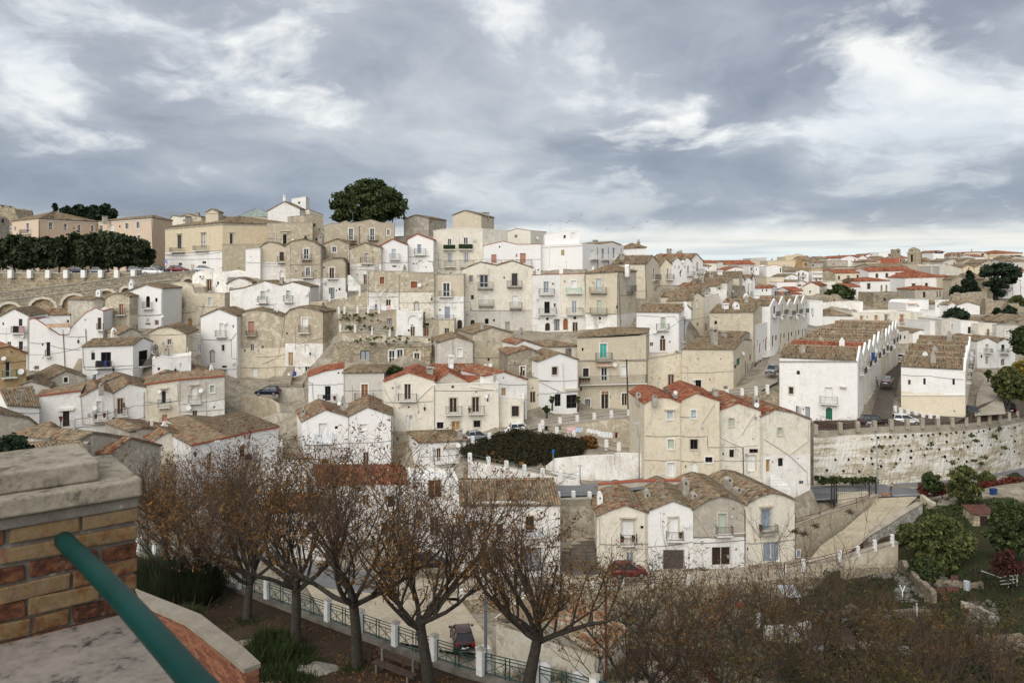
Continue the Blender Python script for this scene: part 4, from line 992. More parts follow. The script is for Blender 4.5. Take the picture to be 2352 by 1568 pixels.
H('beige gabled house with two stacked balconies and white base',273,151,600,152,[(273,645),(330,612),(432,590),(530,615),(600,660)],1165,'G','b','w 462 724 46 92 d#;B 419 510 776 726 g;w 477 890 40 82 d#;B 428 528 940 890;w 548 880 10 12 k;w 367 882 10 10 k;w 508 1105 26 104 r#;c k 310,825 600,818;p e 312,660 310,980;p e 575,820 575,980',8,split=955,col2='W',dirt=.7)
H('sand coloured house with arched white lower door and terracotta pots',38,154,300,155,[(38,668),(70,640),(122,616),(200,630),(262,656),(300,700)],990,'G','e','w 237 748 40 82 n+;B 198 282 800 750;w 237 918 38 84 w^#;o 291 708 14;c k 40,808 300,815',8,split=802,col2='W',dirt=.6)
H('white wall piece left of the sand coloured house',-95,153,40,153,[(-95,690),(40,676)],930,'F','W','w -45 750 8 12 k;c k -90,800 40,805',7,dirt=.2)
H('long white low house with two rounded gables and green blinds',-240,146,496,146,[(-240,1060),(-110,1040),(0,1006),(82,976),(170,1000),(232,1018),(340,986),(496,1030)],1230,'G','W','w 64 1106 42 82 m#;B 26 110 1170 1114;w 298 1100 38 76 m#;B 261 342 1164 1106;o 105 1046 15;o 467 1090 15;o 196 1350 12;c k 0,1190 190,1185;C 236 938 1010 30 2 f',8,dirt=.4,oh=.05)
T('A2')
H('old brown fronted house with wooden shutters and whitewashed lower floor',1024,142,1308,143,(884,886),1245,'F','b','w 1158 968 42 64 o+;w 1217 1172 46 58 D;o 1146 1130 8 g;p e 1030,965 1130,1130;p e 1238,1000 1140,1120;c k 1030,1070 1300,1075;w 1098 1180 12 20 d;C 1110 825 880 36 3 f',9,split=1075,col2='W',dirt=.95)
H('old beige house with open brown shutters and curtained arched window',1308,143,1636,144,[(1308,888),(1320,884),(1636,910)],1320,'F','b','w 1452 1008 58 60 o+;w 1476 1208 46 98 C^+;o 1502 1012 18;w 1572 1010 12 12 k#;l 1612 1138;C 1365 820 912 34 2 p;c k 1310,1072 1640,1065',9,split=1075,col2='w',dirt=1.0)
H('beige house with white framed balcony door and white lower half',1622,145,1908,145,(920,912),1410,'F','e','w 1750 1055 62 126 d#;B 1684 1806 1114 1062;w 1690 1238 14 16 k;w 1758 1265 50 112 L;B 1664 1816 1332 1282;w 1872 1374 50 92 D^;p w 1618,955 1680,1030 1690,1110 1825,1215;c k 1640,1168 1960,1165',9,split=1117,col2='W',dirt=.5)
H('wide cream house with double gable and three balcony levels',1892,149,2544,150,[(1892,872),(2062,804),(2216,834),(2355,792),(2544,856)],1425,'G','w','w 1976 955 36 64 d+;w 2095 975 78 116 d+;B 2038 2176 1038 982 g;w 2281 943 18 18 b;w 2376 960 52 112 n+;B 2305 2442 1024 970 g;w 1988 1122 26 40 n;w 2112 1132 46 92 w;B 2045 2182 1198 1146 g;w 2382 1155 52 88 w;B 2330 2440 1220 1165 g;w 1990 1368 46 84 D^#;w 2120 1342 34 48 k#;w 2186 1333 18 22 n;o 2036 918 12 g;w 1938 1284 10 14 k;c k 1965,1165 1975,1245 2540,1240',9,split=1240,col2='l',dirt=.55,red=.3,oh=.06)
H('white terraced house with pink shutters on the upper street',2090,162,2616,163,[(2090,652),(2270,610),(2400,640),(2616,636)],900,'F','W','w 2186 770 48 80 p;B 2116 2256 832 788;w 2452 765 52 92 p#;B 2388 2532 826 780;w 2238 660 12 18 k;w 2394 740 16 28 p',10,dirt=.15,red=1)
H('cream gabled house with chimney on the ridge beside the roof terrace',2280,180,2522,181,[(2280,532),(2395,494),(2522,512)],640,'F','w','w 2390 564 28 32 d',9,side=('R',2668,188),sf='o 2572 580 14',dirt=.2,red=.6)
T('A3')
H('large white corner house with roof terrace and black downpipes',255,164,648,164,(650,634),860,'F','W','w 467 714 30 52 y;S 255 662 648 645 w;p w 340,660 340,840',side=('R',1028,178),sf='w 738 720 22 60 w;w 836 726 24 96 L;w 936 716 22 92 L;B 815 880 776 730 W;B 712 782 772 730 W;B 920 985 776 728 W;p b 783,662 786,860;p b 882,665 886,830;p b 1000,670 1000,720',dirt=.1)
H('white penthouse with open railings on the large white corner house',300,166,618,166,[(300,548),(512,512),(618,518)],650,'F','W','w 484 568 24 34 d;w 560 560 40 60 w',7,dirt=.1,name='penthouse',cat='penthouse',group=None,ctrl=False,deep=.4)
H('white house with low tiled roof and pointed ridge chimney',1010,178,1232,178,(680,668),830,'H','W','C 1162 592 668 30 3 p;o 1190 634 12',8,ry=634,dirt=.2)
H('small tiled outhouse roof by the roof terrace',780,180,1000,184,[(780,636),(920,616),(1000,645)],760,'G','w','C 765 596 640 34 1 f',8,dirt=.3)
H('white three storey house with grey blinds and arched cellar doors',190,149,440,150,[(190,922),(300,916),(440,914)],1440,'F','W','w 315 1030 50 104 u#;B 244 382 1094 1042;w 378 1000 16 22 b;w 393 1195 18 32 n#;w 322 1216 50 106 x#;B 243 402 1276 1222;w 328 1394 50 78 D^;w 325 1320 22 24 k;o 232 1140 12 g;A 375 440 1312 1320 w;w 412 1376 48 98 s;C 235 850 918 44 3 rw',9,split=1200,col2='W',dirt=.35,red=.6)
H('white three storey house with green balcony and red brown arched door',440,150,676,150,[(440,914),(676,908)],1440,'F','w','w 566 1004 48 66 w#;B 496 638 1084 1036 T;w 573 1212 44 116 u;B 501 650 1276 1218;w 492 1370 48 112 r^;w 580 1396 50 90 D;w 578 1312 24 24 k;p b 668,915 684,1420;C 450 830 905 34 3 w',9,split=1280,col2='W',dirt=.55,red=.6)
H('beige three storey corner house with hipped roof and pale blue shutters',676,149,976,147,(908,890),1405,'H','e','w 796 1008 42 112 a+;B 721 870 1080 1030 g;w 802 1206 40 112 m+;B 724 876 1272 1220 g;w 808 1316 18 24 k;w 812 1378 44 70 w^#;c k 680,1272 960,1278;p b 980,892 1000,1400;C 748 840 892 56 2 sw;l 970 1210',side=('R',1142,155),sf='w 1076 995 26 122 a+;B 1052 1112 1064 1015 g;w 1086 1210 20 78 m^;c k 985,1105 1140,1092;C 1060 820 890 34 1 rw',ry=834,split=1280,col2='W',dirt=.6)
H('sand coloured house with brown tile roof and stairway balcony',912,163,1226,164,(822,820),1200,'E','c','w 1187 856 18 20 w#;C 1008 720 822 40 2 f;C 1102 765 815 34 2 f;p b 1222,825 1238,1190;p e 1140,935 1190,940 1200,1000',side=('R',1352,172),sf='w 1300 908 16 96 b#;B 1286 1340 962 912;w 1320 1100 14 36 n^',ry=744,dirt=.35)
H('cream gabled house right of the stairway balcony',1352,172,1466,173,[(1352,850),(1412,772),(1466,822)],1010,'G','c','w 1430 905 18 88 u#;B 1412 1476 960 912 j',10,dirt=.3)
H('white pointed gable house with person at its railing, leftmost of the trio',1466,173,1566,174,[(1466,805),(1517,758),(1566,800)],1010,'G','W','w 1498 848 10 30 d;w 1536 850 12 34 d;o 1560 796 13',10,dirt=.15)
H('white pointed gable house with blue grey door, middle of the trio',1566,174,1650,175,[(1566,800),(1606,755),(1650,795)],1010,'G','W','w 1590 845 8 26 n;w 1618 862 16 58 L;B 1600 1665 920 884',10,dirt=.15)
H('tall white gable house with red brown door slit, rightmost of the trio',1650,175,1752,177,[(1650,770),(1694,726),(1752,790)],1010,'G','W','w 1703 845 14 90 b;B 1690 1750 892 860',11,dirt=.15,red=.5)
H('long red roofed house on the ridge with four clay chimneys',1395,184,1690,185,(764,758),900,'E','w','C 1367 716 760 32 1 p;C 1444 676 760 34 3 f;C 1522 700 755 30 2 p;C 1548 690 758 32 3 p',9,ry=728,dirt=.3,red=.8)
H('small beige store with shed roof under the sand coloured house',1148,160,1240,161,(1138,1145),1230,'F','b','',5,dirt=.6)
# ================================================================== right middle
T('B3')
H('white house with scroll chimney and celadon balcony door',1143,143,1540,143,(112,116),484,'E','W','w 1388 210 44 108 m#;B 1323 1437 272 215;w 1385 412 54 112 b;w 1383 340 32 26 n;w 1282 406 30 36 b;w 1450 384 12 16 k;o 1310 292 16;C 1590 10 125 100 3 sw;c k 1145,140 1500,150 1530,200 1760,160',side=('R',1662,152),ry=42,dirt=.15)
H('beige house with dormer wall right of the scroll chimney',1640,152,1762,154,[(1640,-20),(1700,-70),(1762,-30)],560,'G','c','w 1700 35 16 70 w+;w 1706 222 18 30 b;p e 1752,0 1756,330',8,dirt=.5)
H('pale house with grey tin roof on the alley',1762,157,1900,160,(-30,-60),520,'F','w','w 1784 250 12 60 n;c k 1765,160 1815,150',8,dirt=.5)
H('beige house with two grey chimneys and brown tile roof',1815,148,2216,149,(118,112),560,'E','e','w 1873 207 26 30 k#;C 1958 30 108 46 2 fw;C 2056 18 105 50 2 pw;c k 1830,140 1900,160',side=('R',2330,161),ry=38,dirt=.6)
H('beige stuccoed cottage with dark doorway at the alley corner',1562,129,2034,131,(452,456),838,'E','c','w 1709 540 12 14 k;w 1918 541 12 14 k;w 1712 776 56 86 x#;w 1818 728 12 14 k;w 1962 802 38 26 s;w 1590 713 10 12 k;p e 1565,605 1608,610 1612,820;C 1858 250 448 46 3 f;C 1578 385 470 34 0 f',side=('R',2204,147),sf='w 2080 566 36 66 g;o 2104 490 18;l 2010 606;w 2190 530 16 60 n;w 2168 640 16 110 s;p b 2140,560 2142,735;B 2190 2250 610 568',ry=362,dirt=.55)
H('small tile roofed lean house with twin cowls behind the alley corner',1720,139,2090,141,(345,352),430,'E','g','C 1945 288 350 42 1 f;C 1842 262 350 44 0 f',side=('R',2200,150),ry=296,dirt=.5,ctrl=False,deep=6)
H('cream boundary wall house with old plank gate and stains',1246,130,1562,130,[(1246,545),(1380,520),(1562,490)],805,'F','c','w 1462 740 58 116 b+;w 1590 712 10 12 k;w 1282 712 10 10 k',4,dirt=.85)
H('white low terrace wall below the scroll chimney house',1230,138,1560,138.5,(486,480),620,'F','W','',1.2,dirt=.4,name='terrace_wall',cat='terrace wall',group=None)
H('tall white alley house with brown grilles left of the parked grey car',2200,149,2362,158,[(2200,250),(2362,200)],770,'F','W','w 2338 400 22 120 b^;w 2280 440 14 96 b^;w 2258 400 12 70 b;w 2314 380 12 36 b;B 2300 2380 510 460 W',6,dirt=.25,ctrl=False)
H('big beige three storey house with turquoise door and wraparound balcony',600,125,1232,127,[(600,348),(900,342),(1170,326),(1232,306)],1016,'H','e','w 840 466 62 132 t#;B 764 910 546 482 s;w 650 452 18 26 k;w 678 664 52 76 n#;w 848 680 56 124 d#;w 1032 652 58 96 w#;B 612 1225 764 690 j;A 772 912 586 604 a;o 936 593 20;w 692 962 50 108 s#;w 854 920 70 158 D#;w 854 845 68 34 r;w 1034 912 52 116 D#;S 600 556 1232 545 g;w 838 776 12 12 k;w 1074 770 14 14 k;w 904 890 10 14 k;c k 610,560 930,550 1230,560;l 625 808',side=('R',1262,136),ry=256,dirt=.45)
H('white gabled house with framed window and dark garage',240,119,606,121,[(240,566),(435,490),(606,552)],990,'G','W','w 392 650 48 72 n+;w 420 918 56 112 x;w 548 930 96 124 x;w 421 848 10 12 k;p e 463,580 475,840;c k 245,740 600,735;c k 245,745 470,850;C 520 435 505 42 2 rd;A 488 606 812 828 t',9,dirt=.1,red=.15)
H('dark grey gabled house with black balcony door',-40,121,292,122,[(-40,505),(145,446),(292,505)],760,'G','d','w 98 655 46 92 D#;B 68 212 710 668;w 25 580 12 12 k;c k -20,745 240,740',8,dirt=.4,red=.4)
H('low white cottage with broken red roof under the terrace wall',36,125,330,127,[(36,408),(110,372),(330,446)],520,'G','W','C 82 250 380 40 3 p',7,dirt=.3,red=.45)
H('small hipped shed roof with grey chimney beneath the big beige house',325,125,598,127,(432,428),540,'H','w','C 347 385 428 28 0 f',7,ry=372,dirt=.4)
H('cream entrance bay with brown door and little staircase',135,118.5,245,119,[(135,720),(245,722)],1000,'F','c','w 192 892 52 104 D;w 190 806 16 12 k^;w 235 872 10 14 k',4,dirt=.3)
H('low cream forecourt house with glazed door behind the lamp post',-140,113,112,113,[(-140,890),(112,906)],1110,'F','w','w 30 1020 64 96 n+',4,dirt=.3)
H('cream house with new orange roof, leftmost of the four storey row',1216,97,1543,97,[(1216,948),(1320,890),(1440,898),(1543,940)],1650,'G','c','w 1451 1056 50 72 a#;w 1458 1322 54 86 m#;w 1460 1556 66 126 w#;c k 1225,1246 1540,1243;A 1400 1495 1000 1008 t;C 1160 848 900 44 3 r;C 1308 872 905 40 -.5 p;o 1496 845 18;C 1424 812 860 34 5 fd;C 1498 870 910 44 1 f',side=('L',1078,106),sf='p e 1108,960 1112,1180;w 1150 1290 10 120 D',dirt=.5,red=1)
H('cream house with new orange gable, second of the four storey row',1543,97,1906,97,[(1543,924),(1692,854),(1854,910),(1906,925)],1650,'G','c','w 1668 1046 46 72 a#;w 1672 1324 70 92 x+;w 1676 1556 66 138 w^;w 1808 1465 66 50 x#;w 1596 1530 12 26 s;p e 1856,955 1735,1140;c k 1545,1070 1710,1068;p e 1544,950 1548,1660;c k 1550,1248 1795,1248 1797,1350 2260,1335;C 1866 812 905 44 2 f',10,dirt=.5,red=1)
H('pale house with snow flecked red roof, third of the four storey row',1906,98,2288,98,[(1906,1012),(2076,946),(2240,1000),(2288,1020)],1640,'G','w','w 2014 1124 42 76 m+;w 2018 1408 42 72 x;w 2220 1385 80 38 x;w 2197 1495 76 142 w+;w 1940 1412 16 20 k;w 2214 1273 12 12 k;p w 1910,1050 1920,1260 2120,1350;p e 2230,1040 2105,1235;p b 2120,1350 2125,1600;C 2238 880 1000 50 2 r;o 2240 960 22',10,dirt=.65,red=.62)
T('B4')
H('pale house with outdoor staircase, rightmost of the four storey row',-66,98,388,99,[(-66,612),(62,546),(230,576),(388,640)],1250,'G','w','w 109 748 42 66 m+;w 115 1028 46 76 x;w -2 1060 36 116 y#;w 44 1028 14 22 b;w 277 994 12 14 k;w 305 1212 44 30 s;w 102 960 8 30 n;p e -40,810 190,960 355,1115 356,1240;p e 370,655 365,830 185,965;C 312 500 600 40 1 rw',10,split=962,col2='W',dirt=.5,red=.5)
# ================================================================== bottom row
T('C2')
H('white house with hipped tile roof left of the long stone steps',1880,83,2794,84,[(1880,740),(2040,700),(2470,688),(2794,738)],1330,'E','W','w 2517 910 76 156 n+;B 2455 2608 1006 950 U;w 2527 1235 190 210 s;C 2716 520 650 52 6 r;C 2746 612 700 52 3 r;w 2240 950 60 90 n;w 2230 1220 100 180 b',10,ry=496,dirt=.5,red=.12)
T('C3')
H('cream house with niche balcony door right of the long stone steps',780,86,1243,86,[(780,836),(915,775),(1042,736),(1160,775),(1243,806)],1345,'G','w','w 1062 950 106 154 w+h;B 994 1140 1082 988;w 1195 936 28 28 k#;w 1062 1112 24 24 b;w 1085 1240 70 150 u;c k 800,1090 1240,1085;p e 800,850 805,1100;p e 1222,800 1228,1330;C 806 608 755 50 3 rw',side=('L',712,96),sf='',dirt=.45,red=.25)
H('bright white house with louvred balcony doors and brown garage',1243,86,1662,86,[(1243,790),(1480,694),(1662,766)],1335,'G','W','w 1482 935 86 176 l+;B 1413 1562 1042 962;w 1486 1240 200 196 q;w 1628 1214 16 18 k#;o 1600 905 26;c k 1250,1115 1660,1070;p e 1238,810 1245,1330;C 1240 584 728 56 4 r',10,dirt=.06,red=.12)
H('house with bare grey gable, celadon doors and black garage',1662,86,2148,86.5,[(1662,776),(1800,690),(1910,656),(2030,676),(2148,734)],1298,'G','g','w 1930 896 76 172 m+;B 1868 2010 996 916;w 1922 1202 174 172 D;w 2060 1140 16 22 k;w 1933 1096 10 10 k;c k 1665,1080 2150,1050;p e 1670,790 1812,1015;p w 2145,740 2138,985 2020,995;C 1590 482 610 60 4 r;C 1670 612 705 56 2 r;o 2010 830 8',10,split=1035,col2='W',dirt=.4,red=.05)
H('cream end house with grey louvred balcony door and blue grey garage',2148,86.5,2596,88,[(2148,730),(2260,662),(2380,622),(2480,640),(2596,690)],1260,'G','w','w 2330 868 86 196 L+h;B 2275 2412 972 905 s;w 2384 1166 152 180 u;w 2166 1138 16 30 s;w 2628 1175 40 74 u;p e 2180,740 2228,1080;w 2238 1052 14 20 b;C 1985 474 556 60 4 r;C 2070 568 632 60 2 r',10,dirt=.4,red=.03)
T('C2')
H('white house with flat orange roof seen through the bare trees',560,90,1420,93,(548,540),1080,'E','W','w 700 700 60 110 n;w 1010 690 60 100 b;w 1240 700 60 100 n;w 800 960 90 150 D;w 1180 950 60 120 n',9,ry=405,dirt=.4,red=.9)
H('white rendered house behind the tallest bare tree',1430,86,1880,87,(560,560),1300,'F','W','w 1640 580 130 170 b;w 1640 930 90 180 b;w 1790 960 100 90 u;w 1500 820 60 90 n',8,dirt=.45)
H('low white outbuilding with red tile edge in the park trees',160,82,640,84,(800,790),1180,'G','W','w 300 950 60 130 D;w 500 930 60 80 n',7,dirt=.4,red=.7)
H('white yard wall house glimpsed left of the orange roof',60,96,480,98,(430,410),900,'F','W','w 200 640 60 120 b',6,dirt=.3)
# ================================================================== three terraced rows climbing away on the right
def rotp(x,y,d):
 q=PT(x,y,d);return q
def terrace_row(first,n,dirv,step,width_vec,eave_z,base_z,rise,zstep,labels,col='W',reds=(),front_feats='',frame='B4',group='terraced gable houses',gable_door=True,split=None,col2=None,seed=1):
 """houses side by side along a street: ridges run across the street, gables face it on the right"""
 rng=random.Random(seed)
 for k in range(n):
  p1=first+dirv*(step*k)
  p0=p1-width_vec
  jz=0 if k==0 else rng.uniform(-.55,.45)
  ez=eave_z+zstep*k+jz;bz=base_z+zstep*k
  pl=Plane(p0,p1)
  B=dirv*(step-.05)
  root=thing('terraced_house',labels[k],'house',Vector(((p0.x+p1.x)/2,(p0.y+p1.y)/2,bz)),group)
  wm=MB();zb=bz-3
  zr=ez+rise*rng.uniform(.75,1.2);pk=rng.uniform(-.1,.2)
  outer=[(0,zb),(pl.L,zb),(pl.L,ez),(0,ez)]
  T(frame)
  holes=do_feats(pl,outer,front_feats if k==0 else '',root,wm,p1.y)
  wall_face(pl,outer,holes,wm)
  c=pl.at(pl.L,0);spl=Plane(c,c+B)
  top=[(0,ez),(spl.L*.5,zr+pk),(spl.L,ez)]
  so=[(0,zb),(spl.L,zb)]+top[::-1]
  hs=[]
  if gable_door:
   L=spl.L
   for(a0,a1,z0,z1,code)in((L*.38,L*.62,ez-2.1,ez-.1,rng.choice('nbnd')),(L*.2,L*.42,bz+.02,bz+2.1,rng.choice('bDuss')),(L*.6,L*.82,bz+1.0,bz+2.0,'x')):
    hs.append([(a0,z0),(a1,z0),(a1,z1),(a0,z1)]);opening(spl,a0,a1,z0,z1,code,root,True,wm,p1.y>140)
   balcony(spl,L*.25,L*.75,ez-2.1,ez-1.2,'',root)
   if rng.random()<.7:
    m=MB();ax=(spl.n-spl.u*.5+Vector((0,0,.3))).normalized()
    m.lathe(spl.at(L*rng.uniform(.15,.3),ez-rng.uniform(.3,3),.35),[(.06,-.05),(.28,-.02),(.45,.06),(.43,.07),(.02,-.01)],12,ax);m.build('satellite_dish','dish_white',root,True)
   m=MB();m.tube([spl.at(.1,ez,.06),spl.at(.1,bz,.06)],.05,5);m.build('drainpipe','pipe_beige',root)
  wall_face(spl,so,hs,wm)
  c=pl.at(0,0);lpl=Plane(c+B,c)
  wall_face(lpl,[(0,zb),(lpl.L,zb),(lpl.L,ez),(lpl.L*.5,zr),(0,ez)],[],wm)
  w=wm.build('wall','plaster',root)
  kc=col if k==0 else rng.choice('WWWwwcl');set_wash(w,kc,(col2 or col)if k==0 else kc,-999 if split is None else pl.pix((CC(0,0)[0]),split)[1],.25 if k==0 else rng.uniform(.2,.6))
  gp=MB();q=[spl.at(a,z,.06)for a,z in((-.02,ez-.25),(spl.L*.5,zr+pk),(spl.L+.02,ez-.25))]
  for a,b in zip(q,q[1:]):
   gp.hexa([a,b,b-spl.n*.3,a-spl.n*.3,a+Vector((0,0,.22)),b+Vector((0,0,.22)),b-spl.n*.3+Vector((0,0,.22)),a-spl.n*.3+Vector((0,0,.22))])
  gp.build('gable_parapet','white_plaster' if kc in 'Wwl' else 'grey_plaster',root)
  a,b=pl.at(0,ez,.12),pl.at(pl.L-.3,ez,.12);r0,r1=pl.at(0,zr)+B*.5,pl.at(pl.L-.3,zr)+B*.5
  e0,e1=pl.at(0,ez)+B,pl.at(pl.L-.3,ez)+B
  U=Vector((0,0,.07));sl=MB()
  sl.hexa([a,b,r1,r0,a+U,b+U,r1+U,r0+U]);sl.hexa([e0,e1,r1,r0,e0+U,e1+U,r1+U,r0+U])
  red=1.0 if k in reds else rng.uniform(0,.2)
  sl.build('roof','dark_plaster',root)
  pt,cs=(.22,.42)if p1.y<150 else(.3,.9)
  roof_tiles([tile_field(a+U,b+U,r1+U,r0+U,pt,cs,nseed()),tile_field(e0+U,e1+U,r1+U,r0+U,pt*1.5,cs*2,nseed())],root,red)
  rd=MB();rd.tube([r0+U*1.3,r1+U*1.3],.1,6);rd.build('ridge','trim_stone',root)
  if k in(0,1,2,4,6):
   m=MB();f=rng.uniform(.25,.75);cc=pl.at(pl.L*f,ez+rise*.35)+B*.22;h=rng.uniform(1.2,2.0)
   wd=rng.uniform(.35,.6)
   u,nn=pl.u,-pl.n
   ring=[(-wd,-.6),(wd,-.6),(wd,h*.7),(wd*.2,h),(-wd*.2,h),(-wd,h*.7)]
   m.prism([cc-nn*.3+u*x+Vector((0,0,z))for x,z in ring],nn*.6);m.build('chimney','white_plaster' if k%2 else 'grey_plaster',root)
  CTRL.append((p1.x+spl.n.x,p1.y+spl.n.y,bz));CTRL.append((p0.x,p0.y,bz));CTRL.append(((p0.x+p1.x)/2+pl.n.x,(p0.y+p1.y)/2+pl.n.y,bz))
ORD=['nearest','second','third','fourth','fifth','sixth','seventh','eighth','ninth','tenth','eleventh','twelfth']
T('B4')
a=PT(105,635,120.5);b=PT(822,640,116.0)
ez=PT(822,100,116).z;bz=PT(822,635,116).z
dv=Vector((.515,.857,0));wv=Vector((b.x-a.x,b.y-a.y,0))
terrace_row(Vector((b.x,b.y,0)),10,dv,5.9,wv,ez,bz,1.6,.10,['large white end house with balcony and arched door facing the terrace']+['white terraced house with %s, %s house up the central street block'%(w,o)for w,o in zip(('red tiled roof','brown roof and scroll chimney','brown roof','grey brown roof','tall gable','brown roof and pale chimney','narrow gable','grey roof','farthest roof'),ORD[1:])],reds=(1,),front_feats='w 278 205 30 38 n^;w 212 370 38 62 n+;w 558 410 62 136 w#;B 480 638 488 422;w 560 580 60 112 g^;w 320 578 128 122 s;S 105 104 820 104 g;A 660 720 330 348 t',seed=5,split=340,col2='W',group='terraced houses of the central street block')
a=PT(1222,560,125.0);b=PT(1810,612,121.0)
ez=PT(1810,182,121).z;bz=PT(1810,606,121).z
terrace_row(Vector((b.x,b.y,0)),7,dv,5.6,Vector((b.x-a.x,b.y-a.y,0)),ez,bz,1.5,.16,['white end house with slit windows over a cream base']+['white terraced house with %s, %s house up the right hand street block'%(w,o)for w,o in zip(('tall white chimney','brown tiled roof','stepped verge','pale chimney','washing outside','brown hip','farthest roof'),ORD[1:])],front_feats='w 1298 295 26 46 b;w 1437 287 22 58 n;w 1705 290 22 58 n;c k 1230,225 1480,235 1800,270;S 1222 412 1810 412 w;w 1713 560 12 12 k',seed=9,split=412,col2='c',group='terraced houses of the right hand block')
T('A4')
a=PT(-120,760,160);b=PT(20,770,157)
terrace_row(Vector((b.x,b.y,0)),5,Vector((.53,.848,0)),6.8,Vector((9.5,-1.5,0)),PT(20,745,157).z,PT(20,1120,157).z,1.35,-.1,['white pointed gable house above the parked grey car, %s from the alley mouth'%o for o in ORD[:5]],seed=3,reds=(2,),group='gable houses of the car alley')
# ================================================================== right hand quarter
def HF(label,x0,x1,top,base,d,roof='E',col='W',feats='',ry=None,red=0.0,dp=9,dirt=.25,side=None,sf='',d1=None,**kw):
 return H(label,x0,d,x1,d1 or d+.5,top,base,roof,col,feats,dp,side,sf,ry=ry,red=red,dirt=dirt,group=GFAR,far=True,deep=2.0,**kw)
T('A4')
HF('white house with two dark balcony doors above the car park slope, left gable',1922,2102,[(1922,1066),(2012,1034),(2102,1080)],1312,158,'G','W','w 2010 1126 30 66 m#;B 1980 2042 1168 1136;w 2010 1240 26 74 d#;l 1938 1200',dirt=.4)
HF('white house with dark balcony door above the car park slope, right gable',2102,2270,[(2102,1080),(2172,1044),(2270,1078)],1312,159,'G','W','w 2157 1128 30 62 x#;B 2124 2192 1172 1138;w 2157 1260 34 62 b',dirt=.2)
HF('white block with small brown window in the right hand row',1490,1592,(884,888),1030,186,'F','W','w 1554 926 20 28 b#')
HF('grey white house with tall grey window in the right hand row',1592,1768,[(1592,872),(1690,852),(1768,872)],1030,184,'F','l','w 1690 938 26 62 u#',dirt=.6)
HF('white house with dark framed balcony door in the right hand row',1768,1930,(884,890),1040,182,'F','W','w 1850 964 28 60 x;B 1832 1892 998 968')
HF('pale house with brown door in the right hand row',1930,2098,(906,910),1050,180,'F','w','w 2023 986 28 62 b;B 1992 2060 1018 994;w 2077 978 12 14 k',dirt=.5)
HF('grey pale house with faded door at the end of the right hand row',2098,2300,(918,922),1070,179,'F','l','w 2195 990 22 46 u#',dirt=.5)
HF('white cottage with brown gable roof behind the right hand block',1330,1492,[(1330,990),(1400,962),(1492,996)],1080,188,'G','W','w 1400 1038 26 20 x')
HF('brown tiled cottage roof left of the white cottage',1205,1340,[(1205,975),(1280,962),(1340,990)],1090,189,'G','l','w 1256 1030 14 30 n',dirt=.6)
HF('long white house with pink shutters under stone hoods',770,1412,(804,800),970,204,'F','w','w 858 852 24 36 p+;w 992 850 26 42 p+;w 1087 858 28 62 d+h;w 1228 862 28 66 p+h;B 1200 1262 892 862;B 1070 1106 890 862;w 1228 944 28 22 x;w 912 846 8 20 n;C 790 840 880 36 1 f',dp=12,dirt=.45)
HF('white wall house with grey cart door right of the long hooded house',1340,1420,(806,800),960,203,'F','w','w 1362 930 10 16 k',dirt=.5)
HF('low brown hipped roof behind the central street block',482,770,(832,836),900,196,'H','W','',ry=775,dirt=.3)
HF('long whitewashed ruin wall house with patched plaster',502,872,[(502,716),(600,708),(750,702),(872,706)],810,214,'F','W','w 588 762 14 34 n;w 642 760 10 26 d;w 556 765 10 18 b',dirt=.8)
HF('white block with blue window at the end of the car alley',380,502,(702,700),930,195,'F','W','w 407 792 24 56 a;w 412 832 12 20 b',dirt=.1)
HF('white flat roofed house with clay pot below the monastery',1270,1476,[(1270,720),(1300,692),(1476,690)],830,216,'F','W','w 1378 744 26 22 u;A 1280 1360 718 728 a',dirt=.15)
HF('tall white house with grey pipes below the loggia tower',1534,1658,(702,698),850,215,'F','W','w 1562 745 12 26 n;w 1575 842 18 12 k;w 1600 770 10 60 u',dirt=.1,side=('R',1662,225))
HF('white low wall house joining the pipes house to the long house',1410,1536,[(1410,806),(1476,790),(1536,786)],900,210,'F','W','',dirt=.2)
HF('small white house with twin gables under the ruined wall, left',1655,1740,[(1655,734),(1690,710),(1740,736)],800,212,'G','W','',dirt=.2)
HF('small white house with twin gables under the ruined wall, right',1740,1945,[(1740,736),(1830,708),(1945,740)],820,212,'G','W','w 1797 782 24 40 u#;w 1832 776 8 8 k',dirt=.2)
H('crenellated ruined stone wall below the pine',1690,228,2012,226,[(1690,700),(1700,640),(1728,636),(1732,622),(1756,622),(1760,640),(1782,640),(1786,626),(1812,632),(1840,625),(1850,620),(2005,612),(2012,640)],850,'F','s','',2.5,name='ruined_wall',cat='ruined wall',group=None,mat='rubble',dirt=.35,deep=4)
H('rubble terrace wall right of the ruined wall',1998,222,2210,221,[(1998,680),(2060,676),(2070,696),(2200,702),(2210,720)],860,'F','s','',2.5,name='ruined_wall',cat='ruined wall',group=None,mat='rubble',dirt=.3,deep=5)
H('low rubble wall at the right edge below the terrace',2205,218,2306,218,[(2205,724),(2306,720)],860,'F','s','',2,name='ruined_wall',cat='ruined wall',group=None,mat='rubble',dirt=.3,deep=5)
HF('square stone bastion with dark top course',970,1222,(622,618),770,232,'F','s','w 1072 684 20 28 n;S 970 640 1222 636 g',dirt=.8,mat='rubble')
HF('white block with red hipped roof left of the bastion',845,1118,(518,512),745,244,'H','W','w 925 562 28 54 n+;w 930 708 32 62 y+;w 1042 582 12 58 b+;w 1087 580 12 58 b+;w 880 726 16 36 n',ry=484,red=1,dp=12)
HF('low white annexe with red roof beside the round tree',724,845,(572,568),700,243,'E','W','w 757 618 20 52 n+;w 798 618 20 50 n+',ry=540,red=1)
